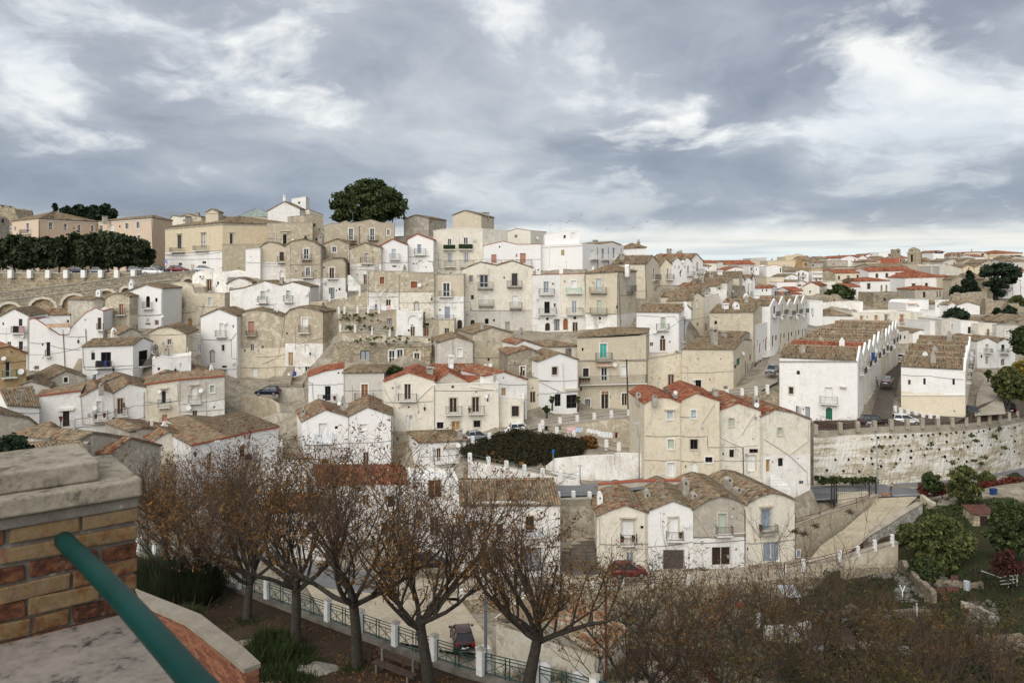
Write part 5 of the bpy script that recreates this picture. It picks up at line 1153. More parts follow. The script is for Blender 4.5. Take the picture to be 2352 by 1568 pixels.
HF('long monastery wing with red roof and stone framed windows',925,1340,(430,418),740,262,'E','W','w 1000 466 22 38 n+;w 1091 463 22 40 n+;w 1183 459 24 42 n+;w 1272 456 22 40 n+;w 1152 542 34 20 x+;w 1160 596 20 50 n+;w 1237 566 22 42 n+;w 1235 690 10 30 n;w 1258 690 10 30 n',ry=386,red=1,dp=13,name='monastery',cat='monastery')
HF('older beige monastery wing with red roof and brown windows',620,930,(444,440),640,268,'E','c','w 651 484 18 34 n+;w 736 480 18 34 n+;w 823 474 18 34 n+;C 885 398 440 34 2 f',ry=408,red=1,dp=13,name='monastery',cat='monastery',dirt=.55)
HF('white monastery hall with broad red roof',1258,1600,(486,478),720,252,'H','W','w 1337 575 28 66 n+h;w 1455 548 24 30 n+;w 1333 668 20 46 n+;p e 1408,482 1410,560;w 1564 545 16 50 n+',ry=420,red=1,dp=14,name='monastery',cat='monastery')
HF('stone loggia tower with five slender arches and red roof',1596,1692,(478,476),745,250,'H','e','w 1612 540 14 62 x^+;w 1629 540 14 62 x^+;w 1646 540 14 62 x^+;w 1663 540 14 62 x^+;w 1680 540 14 62 x^+;w 1636 662 10 50 n;w 1672 660 10 50 n',ry=462,red=1,dp=10,name='loggia_tower',cat='tower',dirt=.3)
HF('grey beige square house with red roof before the monastery hall',1350,1602,(594,588),720,240,'H','g','w 1435 640 24 52 n;w 1554 636 10 54 n;w 1580 634 10 54 n;C 1505 566 595 20 1 f',ry=560,red=1,dp=10,dirt=.6)
T('E3')
HF('low house with red roof right of the tall gable trio',492,760,(466,470),620,262,'E','w','w 615 560 14 50 b',ry=428,red=.9)
HF('white low house with brown door under the skyline',505,665,(530,528),660,240,'E','W','w 615 562 16 50 b;w 572 620 22 40 n',ry=498,red=.3)
HF('grey house with dark red roof on the skyline left',690,880,[(690,520),(800,446),(880,452)],660,285,'G','l','w 780 580 14 28 n;w 675 505 10 20 n',red=.2,dirt=.5)
HF('long house with wide red roof on the skyline left',800,1470,(500,492),640,300,'E','l','A 850 940 555 575 a',ry=424,red=.95,dp=14)
HF('pale grey tall house with stepped parapet on the skyline',1396,1680,[(1396,388),(1480,380),(1680,376)],620,320,'F','l','',dirt=.4)
HF('beige house beneath the stepped parapet house',1365,1560,[(1365,470),(1470,410),(1560,430)],640,306,'F','e','w 1410 480 20 26 x',dirt=.4)
HF('white small house with two dark windows and cables',1366,1546,(530,540),680,262,'F','W','w 1405 578 22 40 x;w 1494 586 16 38 n;B 1378 1435 640 612;B 1380 1430 545 512',dirt=.1)
HF('white gabled house with low red roof in the dip',940,1240,[(940,600),(1100,545),(1240,560)],680,258,'G','W','w 1108 600 14 30 d',red=.9)
HF('pale wide house wall with scaffold in the dip',1165,1375,(520,522),690,266,'F','l','',dirt=.3)
HF('white gable wall with blue balcony panel on the alley',1082,1270,[(1082,790),(1180,632),(1270,780)],1120,186,'G','W','w 1188 905 16 140 b;w 1138 928 14 90 b;w 1246 1000 60 90 u;c k 1100,800 1260,800',dirt=.1)
HF('white gable wall with pale green panel on the alley',1270,1418,[(1270,800),(1340,728),(1418,790)],1120,190,'G','W','w 1350 985 16 200 p;w 1405 1025 44 80 m;B 1290 1420 1090 1060',dirt=.1)
HF('narrow white gable end at the right of the alley gables',1410,1468,[(1410,760),(1440,690),(1468,790)],1120,194,'G','W','',dirt=.1)
HF('brown roofed house with tall chimneys on the alley, upper',520,1180,(745,740),860,180,'E','e','C 655 630 820 76 -3 f;C 815 600 740 84 2 fw',ry=630,dirt=.4,side=('R',1260,189))
HF('brown roofed house with tall chimneys on the alley, middle',280,960,(835,830),930,172,'E','w','C 482 655 830 76 -1 f;C 440 775 890 70 -4 fd;o 818 855 28',ry=752,dirt=.5,side=('R',1080,182),sf='o 1030 990 30 g')
HF('brown roofed house with red patched corner on the alley',60,760,(905,900),990,166,'E','w','',ry=838,dirt=.5,red=.35,side=('R',900,176))
HF('brown roofed house with pediment gable on the alley, lower',0,492,(1022,1012),1140,158,'E','l','',ry=908,dirt=.4,side=('R',680,168))
HF('brown roofed house above the scroll chimney',-160,300,(1175,1160),1290,151,'E','c','C 42 1080 1160 20 1 f',ry=1050,dirt=.5,side=('R',490,158),sf='w 400 1290 20 90 w')
HF('whitewashed house with patched lime wall on the alley',560,950,[(560,1050),(760,985),(950,930)],1330,165,'F','W','A 690 790 1080 1120 a;w 720 1140 70 60 w',dirt=.7)
HF('white block with red roof and two small windows by the dish',1468,1770,(935,930),1060,205,'E','W','w 1608 970 22 44 n;w 1684 968 24 46 n',ry=890,red=.85,side=('R',1870,215))
HF('brown tiled cottage with white cowl in front of the pointed gables',930,1700,(1170,1165),1260,165,'E','w','C 1092 1065 1180 78 0 fd;C 1488 1040 1165 90 -2 fw',ry=1125,dirt=.5,red=.2)
T('E1')
HF('long yellow hall with flat roof line on the skyline',-10,632,(298,270),470,305,'F','y','w 300 378 36 60 u#;w 515 388 34 90 d#;B 492 556 428 402;w 575 360 14 40 n;w 70 265 26 30 b;S -10 292 632 268 t',dp=14,dirt=.1)
HF('set back yellow top storey with round roof on the skyline',330,640,[(330,222),(450,205),(500,172),(560,165),(640,190)],290,318,'F','y','',dirt=.2)
HF('ochre house with two brown roofs on the skyline',632,826,(292,280),470,300,'E','o','w 690 356 28 44 n',ry=205,dirt=.4)
HF('grey stone house with dark flat roof on the skyline',806,1010,(325,320),470,296,'E','g','w 830 372 30 36 n',ry=268,dirt=.6)
HF('small grey house with brown gable roof on the skyline',905,1085,(255,250),400,320,'E','g','',ry=216,dirt=.5)
HF('long grey stone house with thin red roof edge',1080,1466,(296,290),450,300,'F','g','w 1206 352 20 24 n',red=1,dirt=.6)
HF('white house with long red sloping roof on the skyline',1085,1345,[(1085,258),(1290,205),(1345,238)],330,322,'G','W','C 1303 172 210 14 1 f',red=1)
HF('white skyline house with red roof and pair of windows, left',1345,1645,[(1345,238),(1500,195),(1645,236)],460,310,'G','W','w 1540 300 14 40 n;w 1597 282 26 50 b;w 1600 380 28 50 d;w 1540 395 14 20 n',red=.9)
HF('white skyline house with red roof and pair of windows, right',1645,1830,[(1645,240),(1735,188),(1830,240)],460,312,'G','W','w 1682 286 18 46 n;w 1682 372 14 40 d',red=.9)
HF('white skyline gable behind the paired windows',1750,2025,[(1750,215),(1840,166),(1910,196),(2025,180)],330,330,'G','W','C 1758 170 200 16 1 f',red=.9)
HF('white modern house with flat roof and triple window',2035,2340,[(2035,140),(2170,132),(2340,122)],330,325,'F','W','w 2240 183 64 40 b+',dirt=.1)
HF('salmon pink house with dark flat roof',1985,2200,(275,268),400,306,'E','p','w 2075 322 30 44 w',ry=212,dirt=.1)
HF('round fronted beige house with brown hip roof',1795,2010,(312,308),430,300,'H','e','w 1905 358 24 40 d',ry=275,red=.2)
HF('white and grey house front with white cornice in the dip',-30,270,[(-30,395),(100,362),(270,400)],600,262,'F','W','w 230 462 22 80 n',dirt=.2,red=.7)
HF('ruined grey stone house with empty windows',270,500,[(270,395),(360,390),(500,420)],560,262,'F','s','w 310 500 20 30 k;w 395 510 20 40 k',mat='rubble',dirt=.6)
HF('white gabled house with four brown shutters',505,745,[(505,490),(620,455),(745,490)],680,250,'G','W','w 567 536 30 66 b;w 645 534 30 66 b;B 545 680 575 545;w 557 622 18 36 n;w 646 620 28 40 b',red=.3,dirt=.1)
HF('white and yellow striped house with small brown door',815,1000,(490,486),690,252,'F','W','w 886 640 26 60 b;w 958 630 20 40 b;A 820 995 592 604 a;A 820 990 505 530 t',dirt=.2)
HF('yellow brown flat house above the striped house',785,1000,(430,424),530,268,'F','o','A 870 940 462 470 w',dirt=.4)
HF('grey hillside gable house left of the beige monastery wing',1000,1560,[(1000,470),(1250,398),(1560,410)],600,285,'G','g','w 1160 478 16 16 n',dirt=.6,red=.1)
HF('stone house with rusty roof before the grey gable',1000,1240,[(1000,530),(1110,520),(1240,525)],690,262,'F','s','',mat='rubble',dirt=.6)
HF('low white house with rounded gable above the red sheds',320,545,[(320,580),(430,540),(545,570)],660,246,'G','W','w 405 612 26 18 n;w 470 612 18 14 n')
HF('white shop house with flat red cornice and arched door',165,518,(686,680),860,235,'F','W','w 262 830 58 60 n^+;w 385 820 26 16 x',red=1,dirt=.1)
HF('white little house with brown garage next to the shop house',520,690,[(520,680),(590,650),(690,685)],780,236,'G','W','w 578 745 72 44 b;w 565 688 22 18 k')
HF('pale yellow low house with brown window in the dip',-30,290,(598,590),720,240,'F','e','',dirt=.5,red=.3)
HF('pale house with red gable roof and blue grey window',630,945,[(630,765),(790,685),(945,755)],930,225,'G','w','w 774 860 42 58 d#',red=.8,dirt=.3,side=('R',1080,236),sf='w 975 855 24 66 n;w 1022 850 16 70 n')
HF('red roofed shed before the pale gable house, upper',412,640,(850,846),920,222,'E','W','',ry=775,red=1)
HF('red roofed shed before the pale gable house, lower',60,620,(912,905),960,214,'E','W','C 365 845 940 90 -3 rd;C 160 850 930 60 -3 fd',ry=868,red=.9)
HF('white gable end at the left of the red sheds',-60,160,[(-60,800),(105,748),(160,800)],920,220,'G','W','w 20 880 20 26 b',dirt=.2)
HF('round stone ruin with small dark doorway',1120,1370,[(1120,1010),(1140,940),(1200,910),(1280,915),(1340,960),(1370,1010)],1060,216,'F','s','w 1216 1012 24 40 k',mat='rubble',dirt=.6)
HF('white outbuilding right of the striped house',1020,1240,[(1020,715),(1080,690),(1240,672)],810,238,'F','w','',dirt=.3)
T('E2')
HF('stone bell tower with arched opening and domed cap',205,458,[(205,140),(228,128),(228,92),(280,62),(330,46),(390,66),(432,90),(432,122),(458,130)],400,285,'F','s','w 293 240 40 140 k^+;w 296 105 26 26 k;S 205 138 458 130 t;w 296 372 40 34 w^',dp=9,name='bell_tower',cat='bell tower',mat='rubble',dirt=.3,side=('R',475,294))
HF('small ruined bell gable left of the bell tower',5,84,[(5,85),(40,68),(84,90)],200,300,'F','s','w 40 118 26 44 k^',dp=3,name='bell_gable',cat='bell gable',mat='rubble')
HF('orange red house with white framed window by the bell tower',-10,138,(240,232),340,292,'F','r','w 84 284 40 38 n#',dirt=.1)
HF('dark red roof behind the orange house',60,205,(240,238),330,300,'E','W','w 155 270 20 24 n',ry=196,red=.9)
HF('brown church nave roof left of the bell tower',-420,190,(410,400),520,278,'E','s','',ry=345,dirt=.5,dp=14,name='church_nave',cat='church')
HF('white house with dark timber roof terrace on the skyline',684,884,[(684,140),(780,108),(884,130)],330,300,'G','W','w 749 262 30 46 b;w 784 138 160 28 x',red=.6,dirt=.1)
HF('cream skyline house right of the bell tower',500,690,[(500,175),(600,168),(690,178)],300,318,'F','e','w 590 212 16 16 n',dirt=.3)
HF('beige tiled house below the cream skyline house',480,690,(300,310),400,292,'E','s','',ry=240,dirt=.5)
HF('white gable with brown roof right of the roof terrace',870,1220,[(870,305),(1035,256),(1220,290)],430,285,'G','l','w 930 350 34 26 b;w 1070 362 34 74 b+;w 1190 358 20 30 n;B 1045 1095 396 372',red=.15,dirt=.5)
HF('grey stone house with three clay chimney pots',990,1215,[(990,205),(1215,200)],320,305,'F','g','w 1150 245 26 34 d;C 1025 128 200 16 1 f;C 1095 142 200 18 1 f;C 1178 134 200 16 1 f',dirt=.5)
HF('long cream house with brown roof and terrace on the skyline',1190,1695,[(1190,185),(1270,140),(1520,128),(1640,145),(1695,180)],330,315,'G','e','w 1590 178 46 40 x;C 1390 75 130 12 2 f',red=.6,dp=12)
HF('white corner house with twin balcony doors on the skyline',1450,1615,(220,218),400,290,'E','W','w 1515 290 16 70 n;w 1560 288 16 70 n;B 1495 1580 326 300',ry=180,red=.6)
HF('beige gable with blue window right of the white gable',1222,1450,[(1222,285),(1330,245),(1450,265)],430,282,'G','b','w 1332 340 34 44 a',dirt=.4)
HF('grey wall house with lean roof behind the pine',1560,2010,[(1560,340),(1715,270),(1860,290),(2010,320)],420,272,'G','g','w 1745 380 30 30 n',dirt=.6)
HF('modern block with red brown roof and timber balconies',1715,2322,(170,150),300,318,'H','y','w 1940 222 76 56 b;w 2125 205 66 44 b;w 2235 202 110 50 b;A 1720 2320 172 186 w',ry=108,red=.7,dp=14,name='apartment_block',cat='apartment block')
HF('grey flat house with dark eaves at the right edge',2000,2420,(312,300),460,265,'E','l','w 2230 380 20 40 n',ry=258,dirt=.5)
HF('white low gable on the far right skyline',2095,2420,[(2095,245),(2180,212),(2420,235)],320,285,'G','l','',dirt=.4)
HF('twin yellow gable house left of the cypress, left gable',1228,1440,[(1228,410),(1320,372),(1440,410)],540,262,'G','y','w 1340 432 24 34 n',dirt=.3)
HF('twin yellow gable house left of the cypress, right gable',1440,1660,[(1440,410),(1545,368),(1660,405)],540,262,'G','y','w 1547 418 24 28 n',dirt=.3)
HF('brown ridge roof above the long white shed',800,1220,[(800,395),(860,340),(1220,440)],600,262,'F','l','',dirt=.7)
HF('pale church aisle wall right of the bell tower',396,575,(345,375),480,274,'F','e','',dirt=.2)
HF('grey nave wall behind the red hall roof',640,1240,[(640,395),(850,350),(1000,420),(1240,445)],640,266,'F','l','',dirt=.8)
HF('stone hall with tiled roof behind the cypress',1400,1620,(635,630),880,244,'E','s','w 1600 700 26 60 n^',ry=520,dirt=.4,mat='rubble')
HF('small stone house with brown gable left of the cypress',1020,1220,[(1020,640),(1150,570),(1220,590)],800,246,'G','s','w 1105 720 16 60 n',dirt=.4)
HF('white house with cables at the right edge behind the pine',1950,2130,[(1950,700),(2060,640),(2130,680)],980,238,'G','W','w 2045 780 32 80 b;B 2000 2110 824 780;w 2045 900 30 86 u',dirt=.1)
HF('white house with brown downpipes at the right edge',2130,2440,[(2130,700),(2200,680),(2300,520),(2440,500)],980,240,'F','W','w 2312 800 40 60 w;p b 2140,700 2145,960;p b 2275,690 2290,950',dirt=.1)
HF('cream low house with yellow base between ruin and right edge',1670,1960,(800,760),980,242,'F','y','',dirt=.2)
HF('orange tiled lean roofs at the right edge',2050,2440,(500,470),640,246,'E','W','',ry=440,red=.6)
T('A4')
for i,(x0,x1,y,d)in enumerate(((1900,2010,874,196),(2010,2110,874,196),(2110,2230,860,195),(2225,2352,842,195),(2180,2300,880,190),(2300,2440,870,190))):
 HF('dark maroon timber hut roof on the far right terrace, %s from the left'%ORD[i].replace('nearest','first'),x0,x1,[(x0,y+16),((x0+x1)/2,y-14),(x1,y+16)],950,d,'G',(.07,.03,.028)if False else 'd','',red=0,dp=6,name='timber_hut',cat='hut')
 # ================================================================== walls, fences, roads
def wall_line(label,pts,mat='plaster',col='W',dirt=.5,thick=.5,name='retaining_wall',cat='retaining wall',cap=None,group=None,ctrl=True,deep=2.0,raise_cap=.0):
 """pts: (x, y_top, y_base, depth) along the foot of the wall"""
 q=[(PT(x,yt,d),PT(x,yb,d))for x,yt,yb,d in pts]
 o=q[0][1]
 root=thing(name,label,cat,o.copy(),group)
 m=MB();c=MB()
 for(a,a0),(b,b0)in zip(q,q[1:]):
  u=Vector((b.x-a.x,b.y-a.y,0)).normalized();n=Vector((-u.y,u.x,0))*thick
  dz=Vector((0,0,-deep))
  m.hexa([a0+dz,b0+dz,b0+dz+n,a0+dz+n,a,b,b+n,a+n])
  if cap:
   e=n.normalized()*.06;h=Vector((0,0,.14))
   c.hexa([a-e,b-e,b+n+e,a+n+e,a-e+h,b-e+h,b+n+e+h,a+n+e+h])
 w=m.build('wall',mat,root);set_wash(w,col,col,-999,dirt)
 if cap:c.build('coping',cap,root)
 if ctrl:
  for(a,a0),(b,b0)in zip(q,q[1:]):FOOT.append((a0,b0))
  for(a,a0)in q:CTRL.append((a0.x,a0.y-.6,a0.z))
  for(a,a0)in q:CTRL.append((a.x,a.y+thick+2.4,a.z-raise_cap-.3))
 return root,q
def post_rail(label,pts,pw=.28,rails=2,pmat='post_white',rmat='railing_green',name='post_and_rail_fence',cat='fence',rr=.03,group=None,taper=.9,cap=None,rz=0.4,bars=None):
 """pts: (x, y_top, y_bottom, depth)"""
 q=[(PT(x,yt,d),PT(x,yb,d))for x,yt,yb,d in pts]
 root=thing(name,label,cat,q[0][1].copy(),group)
 for t,b in q:
  m=MB();m.box((b.x,b.y,b.z-.4),pw,pw,t.z-b.z+.4,rz,taper);o=m.build('post',pmat,root)
  if cap:
   m=MB();m.box((t.x,t.y,t.z),pw*1.05,pw*1.05,.1,rz,.5);m.build('post_cap',cap,o)
 for(t0,b0),(t1,b1)in zip(q,q[1:]):
  if(t1-t0).length>12:continue
  for i in range(rails):
   f=.82-i*.42 if rails>1 else.75
   p0=b0+(t0-b0)*f;p1=b1+(t1-b1)*f
   m=MB();m.tube([p0,p1],rr,5);m.build('rail',rmat,root)
  if bars:
   m=MB();n=int((t1-t0).length/bars)
   for i in range(1,n):
    f=i/n;p=b0+(b1-b0)*f;r=t0+(t1-t0)*f
    m.tube([p+(r-p)*.08,p+(r-p)*.82],.014,4,False)
   o=m.build('bars',rmat,root);kind(o,'stuff')
 return root
def strip(name,left,right,mat,label=None,ctrl=True,drop=.35,sub=4,lift=0.0):
 """road sheet between two edge lines of survey points (x, y, depth)"""
 L=[PT(*p)for p in left];Rr=[PT(*p)for p in right]
 m=MB();Vs=[];Fs=[]
 def dens(a):
  out=[]
  for p,q in zip(a,a[1:]):
   for i in range(sub):out.append(p+(q-p)*(i/sub))
  out.append(a[-1]);return out
 L,Rr=dens(L),dens(Rr)
 for l,r in zip(L,Rr):
  for k in range(4):m.v.append(l+(r-l)*(k/3)+Vector((0,0,lift)))
 for i in range(len(L)-1):
  for k in range(3):
   a=i*4+k;m.f.append((a,a+1,a+5,a+4))
 o=m.build(name,mat);kind(o,'structure')
 if ctrl:
  for l,r in zip(L,Rr):
   for f in(0,.5,1):
    p=l+(r-l)*f;CTRL.append((p.x,p.y,p.z-drop))
 return o
T('A1')
wall_line('stone terrace wall with white posts below the evergreen row',[(-80,903,1200,164),(300,903,1160,164),(780,905,1080,164.5),(1250,900,1000,165)],'rubble','s',.45,.8,cap='trim_stone',deep=3)
post_rail('row of square white posts along the stone terrace',[(x,872,928 if i<5 else 924,163.3+i*.1)for i,x in enumerate((-60,100,277,445,610,770,928,1075,1228))],.85,1,'post_white','iron',rz=0,taper=1)
def arched_wall():
 top=[(-90,1092),(0,1082),(200,1060),(400,1035),(620,1010),(850,982),(1050,955),(1250,932),(1500,902),(1790,884)]
 base=1420
 p0,p1=PT(-90,base,151),PT(1790,base,158)
 pl=Plane(p0,p1);root=thing('ramp_wall','long stone ramp wall with blind arches climbing to the terrace','ramp wall',Vector((p0.x,p0.y,p0.z)))
 ol=[pl.pix(*p)for p in top];ol[0]=(0,ol[0][1]);ol[-1]=(pl.L,ol[-1][1]);zb=p0.z-3
 outer=[(0,zb),(pl.L,zb)]+ol[::-1]
 m=MB();holes=[]
 for x,y,w,h,bot in((85,1182,210,90,1330),(392,1137,226,92,1330),(680,1102,220,104,1330),(975,1062,150,50,1260),(1160,1036,90,46,1260),(1728,957,84,28,1000)):
  a0,_=pl.pix(x-w/2,y);a1,_=pl.pix(x+w/2,y);_,z1=pl.pix(x,y);_,z0=pl.pix(x,bot)
  a0=max(a0,.1);pts=arch(a0,a1,z0,z1,h/w)
  holes.append(pts)
  for i in range(len(pts)):
   p,q=pts[i],pts[(i+1)%len(pts)];m.quad(pl.at(*p),pl.at(*q),pl.at(*q,-.7),pl.at(*p,-.7))
  inn=MB();inn.poly([pl.at(*p,-.65)for p in pts]);o=inn.build('arch_infill','rubble',root);set_wash(o,(.46,.38,.26),'s',-999,.15)
  rg=MB();ou=arch(a0-.5,a1+.5,z0,z1+.5,h/w)[2:];ii=pts[2:]
  for i in range(len(ii)-1):
   rg.hexa([pl.at(*ii[i],.06),pl.at(*ou[i],.06),pl.at(*ou[i],-.1),pl.at(*ii[i],-.1),pl.at(*ii[i+1],.06),pl.at(*ou[i+1],.06),pl.at(*ou[i+1],-.1),pl.at(*ii[i+1],-.1)])
  rg.build('arch_ring','trim_stone',root)
 wall_face(pl,outer,holes,m)
 tp=[pl.at(a,z)for a,z in ol]
 for a,b in zip(tp,tp[1:]):m.quad(a,b,b-pl.n*.6,a-pl.n*.6)
 w=m.build('wall','rubble',root);set_wash(w,(.36,.325,.26),'s',-999,.55)
 c=MB()
 for a,b in zip(tp,tp[1:]):
  for h0,h1 in((.0,.18),(-1.5,-1.3)):
   c.hexa([a+pl.n*.1+Vector((0,0,h0)),b+pl.n*.1+Vector((0,0,h0)),b-pl.n*(.6 if h0==0 else-.02)+Vector((0,0,h0)),a-pl.n*(.6 if h0==0 else-.02)+Vector((0,0,h0)),a+pl.n*.1+Vector((0,0,h1)),b+pl.n*.1+Vector((0,0,h1)),b-pl.n*(.6 if h0==0 else-.02)+Vector((0,0,h1)),a-pl.n*(.6 if h0==0 else-.02)+Vector((0,0,h1))])
 c.build('string_course','grey_plaster',root)
 for p in tp:CTRL.append((p.x,p.y+3.5,p.z-1.3))
 fz=[PT(x,y,d)for x,y,d in((-90,1340,150.5),(400,1330,152),(850,1300,154),(1200,1230,155.5),(1500,1150,156.5),(1790,1080,157.5))]
 for a,b in zip(fz,fz[1:]):FOOT.append((a,b));CTRL.append((a.x,a.y-1,a.z));CTRL.append((a.x,a.y-5,a.z-1))
arched_wall()
T('A2')
wall_line('grey retaining wall with tufts under the sloping white handrail',[(495,1165,1260,146),(640,1155,1250,146),(840,1122,1250,147),(1030,1062,1260,147)],col='s',dirt=.95)
post_rail('white handrail with square posts climbing beside the grey wall',[(676,1092,1140,145.5),(828,1075,1122,146),(952,1046,1090,146.5),(1030,1035,1070,147)],.3,2,rmat='steel_pole')
T('B2')
post_rail('terrace rail with white posts above the store doors',[(760,60,108,138.5),(812,60,108,138.5),(932,55,102,138.5),(1030,52,98,138.5),(1130,55,98,138.7)],.3,2)
post_rail('path rail with white posts above the cave dwellings',[(775,222,268,133.8),(910,226,276,133.8),(1065,248,298,134),(1227,260,312,134.2),(1290,275,325,134.4)],.3,2)
post_rail('black yard railing above the dark blue car',[(125,765,812,128),(285,762,812,128),(440,765,815,128)],.08,2,'iron','iron',bars=.16)
wall_line('low grey yard wall beside the dark blue car',[(205,808,880,127.5),(440,812,880,127.5),(480,800,885,128)],col='g',dirt=.6,ctrl=False)
wall_line('curved beige parapet wall below the dark blue car',[(-140,880,1060,121),(0,886,1060,121),(110,905,1065,120),(180,950,1080,118),(192,1030,1090,116)],col='b',dirt=.6,ctrl=False,deep=4)
wall_line('grey garden wall stepping down left of the twin gabled house',[(-140,1120,1230,112),(60,1085,1200,112),(185,1040,1160,112),(372,1048,1200,113)],col='g',dirt=.9,ctrl=False,deep=4)
T('B3')
wall_line('beige retaining wall behind the hanging washing',[(330,1165,1290,113),(600,1128,1300,113),(800,1105,1330,112),(1085,1072,1345,111)],col='b',dirt=.9,cap='grey_plaster')
post_rail('upper road rail with white posts in front of the big beige house',[(1072,1008,1068,120.5),(912,1014,1080,119),(755,1037,1098,117),(598,1058,1120,115.5),(440,1078,1140,114),(280,1102,1160,112.5)],.42,2)
post_rail('lower walkway rail with white posts above the dark hedge bank',[(100,1164,1222,109),(255,1138,1200,110.5),(412,1168,1230,109.5),(570,1198,1260,108.5),(868,1280,1348,106),(982,1308,1378,105)],.42,2)
post_rail('alley rail with white posts above the red roofed row',[(1975,824,886,118),(2112,810,874,119),(2240,793,852,120),(2345,776,838,121)],.42,2)
wall_line('rough stone bank under the alley rail',[(1900,880,1000,118),(2112,870,1000,119),(2352,838,1000,121),(2480,850,1000,121)],'rubble','s',.5,deep=3)
T('C2')
post_rail('road rail with white posts beside the silver parked car',[(1990,99,167,106.5),(2143,69,131,107.5),(2297,39,101,108.5)],.42,2)
T('C3')
post_rail('descending walkway rail with white posts over the white wall',[(-387,254,321,100.5),(-217,290,358,100),(-52,326,394,99.3),(112,361,431,98.6),(280,394,463,98),(444,421,491,97.4),(608,446,516,97)],.45,2)
wall_line('white wall stepping down under the descending walkway rail',[(-405,330,560,100.4),(-52,396,560,99.2),(112,432,560,98.5),(444,492,570,97.3),(620,518,575,96.9)],col='W',dirt=.85,deep=3)
wall_line('tall whitewashed retaining wall below the hedge bank',[(310,370,398,101.5),(385,312,450,101),(640,285,480,100.2),(940,276,500,99.3),(944,258,505,99.2),(1225,262,520,98.5)],col='W',dirt=.75,thick=.6)
wall_line('dark stained wall at the head of the long stone steps',[(440,690,900,91),(725,680,900,91)],col='d',dirt=.25,cap='grey_plaster',deep=3,ctrl=False)
post_rail('single white post rail at the head of the long stone steps',[(425,610,680,92),(563,602,680,92),(712,610,680,92)],.4,2)
wall_line('red edged parapet wall behind the bottom row roofs',[(790,548,640,94),(1140,520,620,94),(1560,512,600,94)],col='g',dirt=.6,cap='red_tile_flat',ctrl=False,deep=3)
T('B4')
def big_wall():
 top=[(418,748,110),(640,735,110.8),(830,722,111.2),(1110,702,112),(1400,690,114),(1680,681,116.5),(1920,664,120),(2110,640,124),(2280,610,129.5),(2360,598,132.5),(2560,570,140)]
 base=[1240,1232,1226,1219,1210,1188,1155,1126,1095,1078,1050]
 root=thing('retaining_wall','huge pale retaining wall with rows of putlog holes above the road','retaining wall',PT(418,1240,110))
 m=MB();cp=MB();hol=MB();rnd=random.Random(4)
 Q=[(PT(x,y,d),PT(x,b,d-1.2))for(x,y,d),b in zip(top,base)]
 NX,NZ=16,14
 allv=[]
 for(a,a0),(b,b0)in zip(Q,Q[1:]):
  FOOT.append((a0,b0))
  for f in(.33,.66):
   g=a0+(b0-a0)*f;CTRL.append((g.x,g.y-.4,g.z-.3));g2=a+(b-a)*f;CTRL.append((g2.x,g2.y+3.2,g2.z-.4))
  n0=len(m.v)
  for i in range(NX+1):
   t=a+(b-a)*(i/NX);f=a0+(b0-a0)*(i/NX);f=f+Vector((0,0,-1.5))
   for j in range(NZ+1):
    p=f+(t-f)*(j/NZ)
    k=0 if j>NZ-3 or i in(0,NX)else(rnd.random()-.5)*.10
    m.v.append(p+Vector((k*.5,-k,0)))
  for i in range(NX):
   for j in range(NZ):
    q=n0+i*(NZ+1)+j;m.f.append((q,q+NZ+1,q+NZ+2,q+1))
  u=Vector((b.x-a.x,b.y-a.y,0)).normalized();n=Vector((-u.y,u.x,0))
  cp.hexa([a-n*.1+Vector((0,0,-1.0)),b-n*.1+Vector((0,0,-1.0)),b+n*.5+Vector((0,0,-1)),a+n*.5+Vector((0,0,-1)),a-n*.1,b-n*.1,b+n*.5,a+n*.5])
 w=m.build('wall','wall_lime',root)
 cp.build('coping','coping_old',root)
 def on(x,y):
  for(p,q),(pb,qb)in zip(zip(top,top[1:]),zip(base,base[1:])):
   if p[0]<=x<=q[0]:
    f=(x-p[0])/(q[0]-p[0]);yt=p[1]+(q[1]-p[1])*f;yb=pb+(qb-pb)*f
    v=(y-yt)/(yb-yt);d=p[2]+(q[2]-p[2])*f-1.2*v
    return PT(x,y,d-.14),v
  return None,0
 for row,(y0,dx)in enumerate(((92,68),(165,150),(225,130),(285,150),(340,110))):
  x=940+rnd.random()*40
  while x<2340:
   yy=725-(x-940)*.055+y0*.98+rnd.uniform(-16,16)-max(0,x-1900)*.12
   if row>2 and rnd.random()<.35:x+=dx;continue
   p,v=on(x,yy)
   if p is not None and.1<v<.95:
    r=rnd.uniform(.10,.20)
    ring=[p+Vector((r*math.cos(t)*rnd.uniform(.7,1.3),0,r*math.sin(t)*rnd.uniform(.7,1.3)))for t in[math.pi*2*i/7 for i in range(7)]]
    hol.prism(ring,Vector((0,.3,0)))
   x+=dx*rnd.uniform(.6,1.25)
 for x,y in((622,1006),(744,1004),(878,1000),(545,1102),(697,1110),(842,1114)):
  p,v=on(x,y);r=.14;hol.prism([p+Vector((r*math.cos(t),0,r*math.sin(t)))for t in[math.pi*2*i/7 for i in range(7)]],Vector((0,.3,0)))
 o=hol.build('putlog_holes','void',root);kind(o,'stuff')
 for(a,a0)in Q:
  CTRL.append((a0.x,a0.y-.3,a0.z-.3));CTRL.append((a0.x+1,a0.y-2.5,a0.z-.5));CTRL.append((a.x,a.y+3.2,a.z-.4))
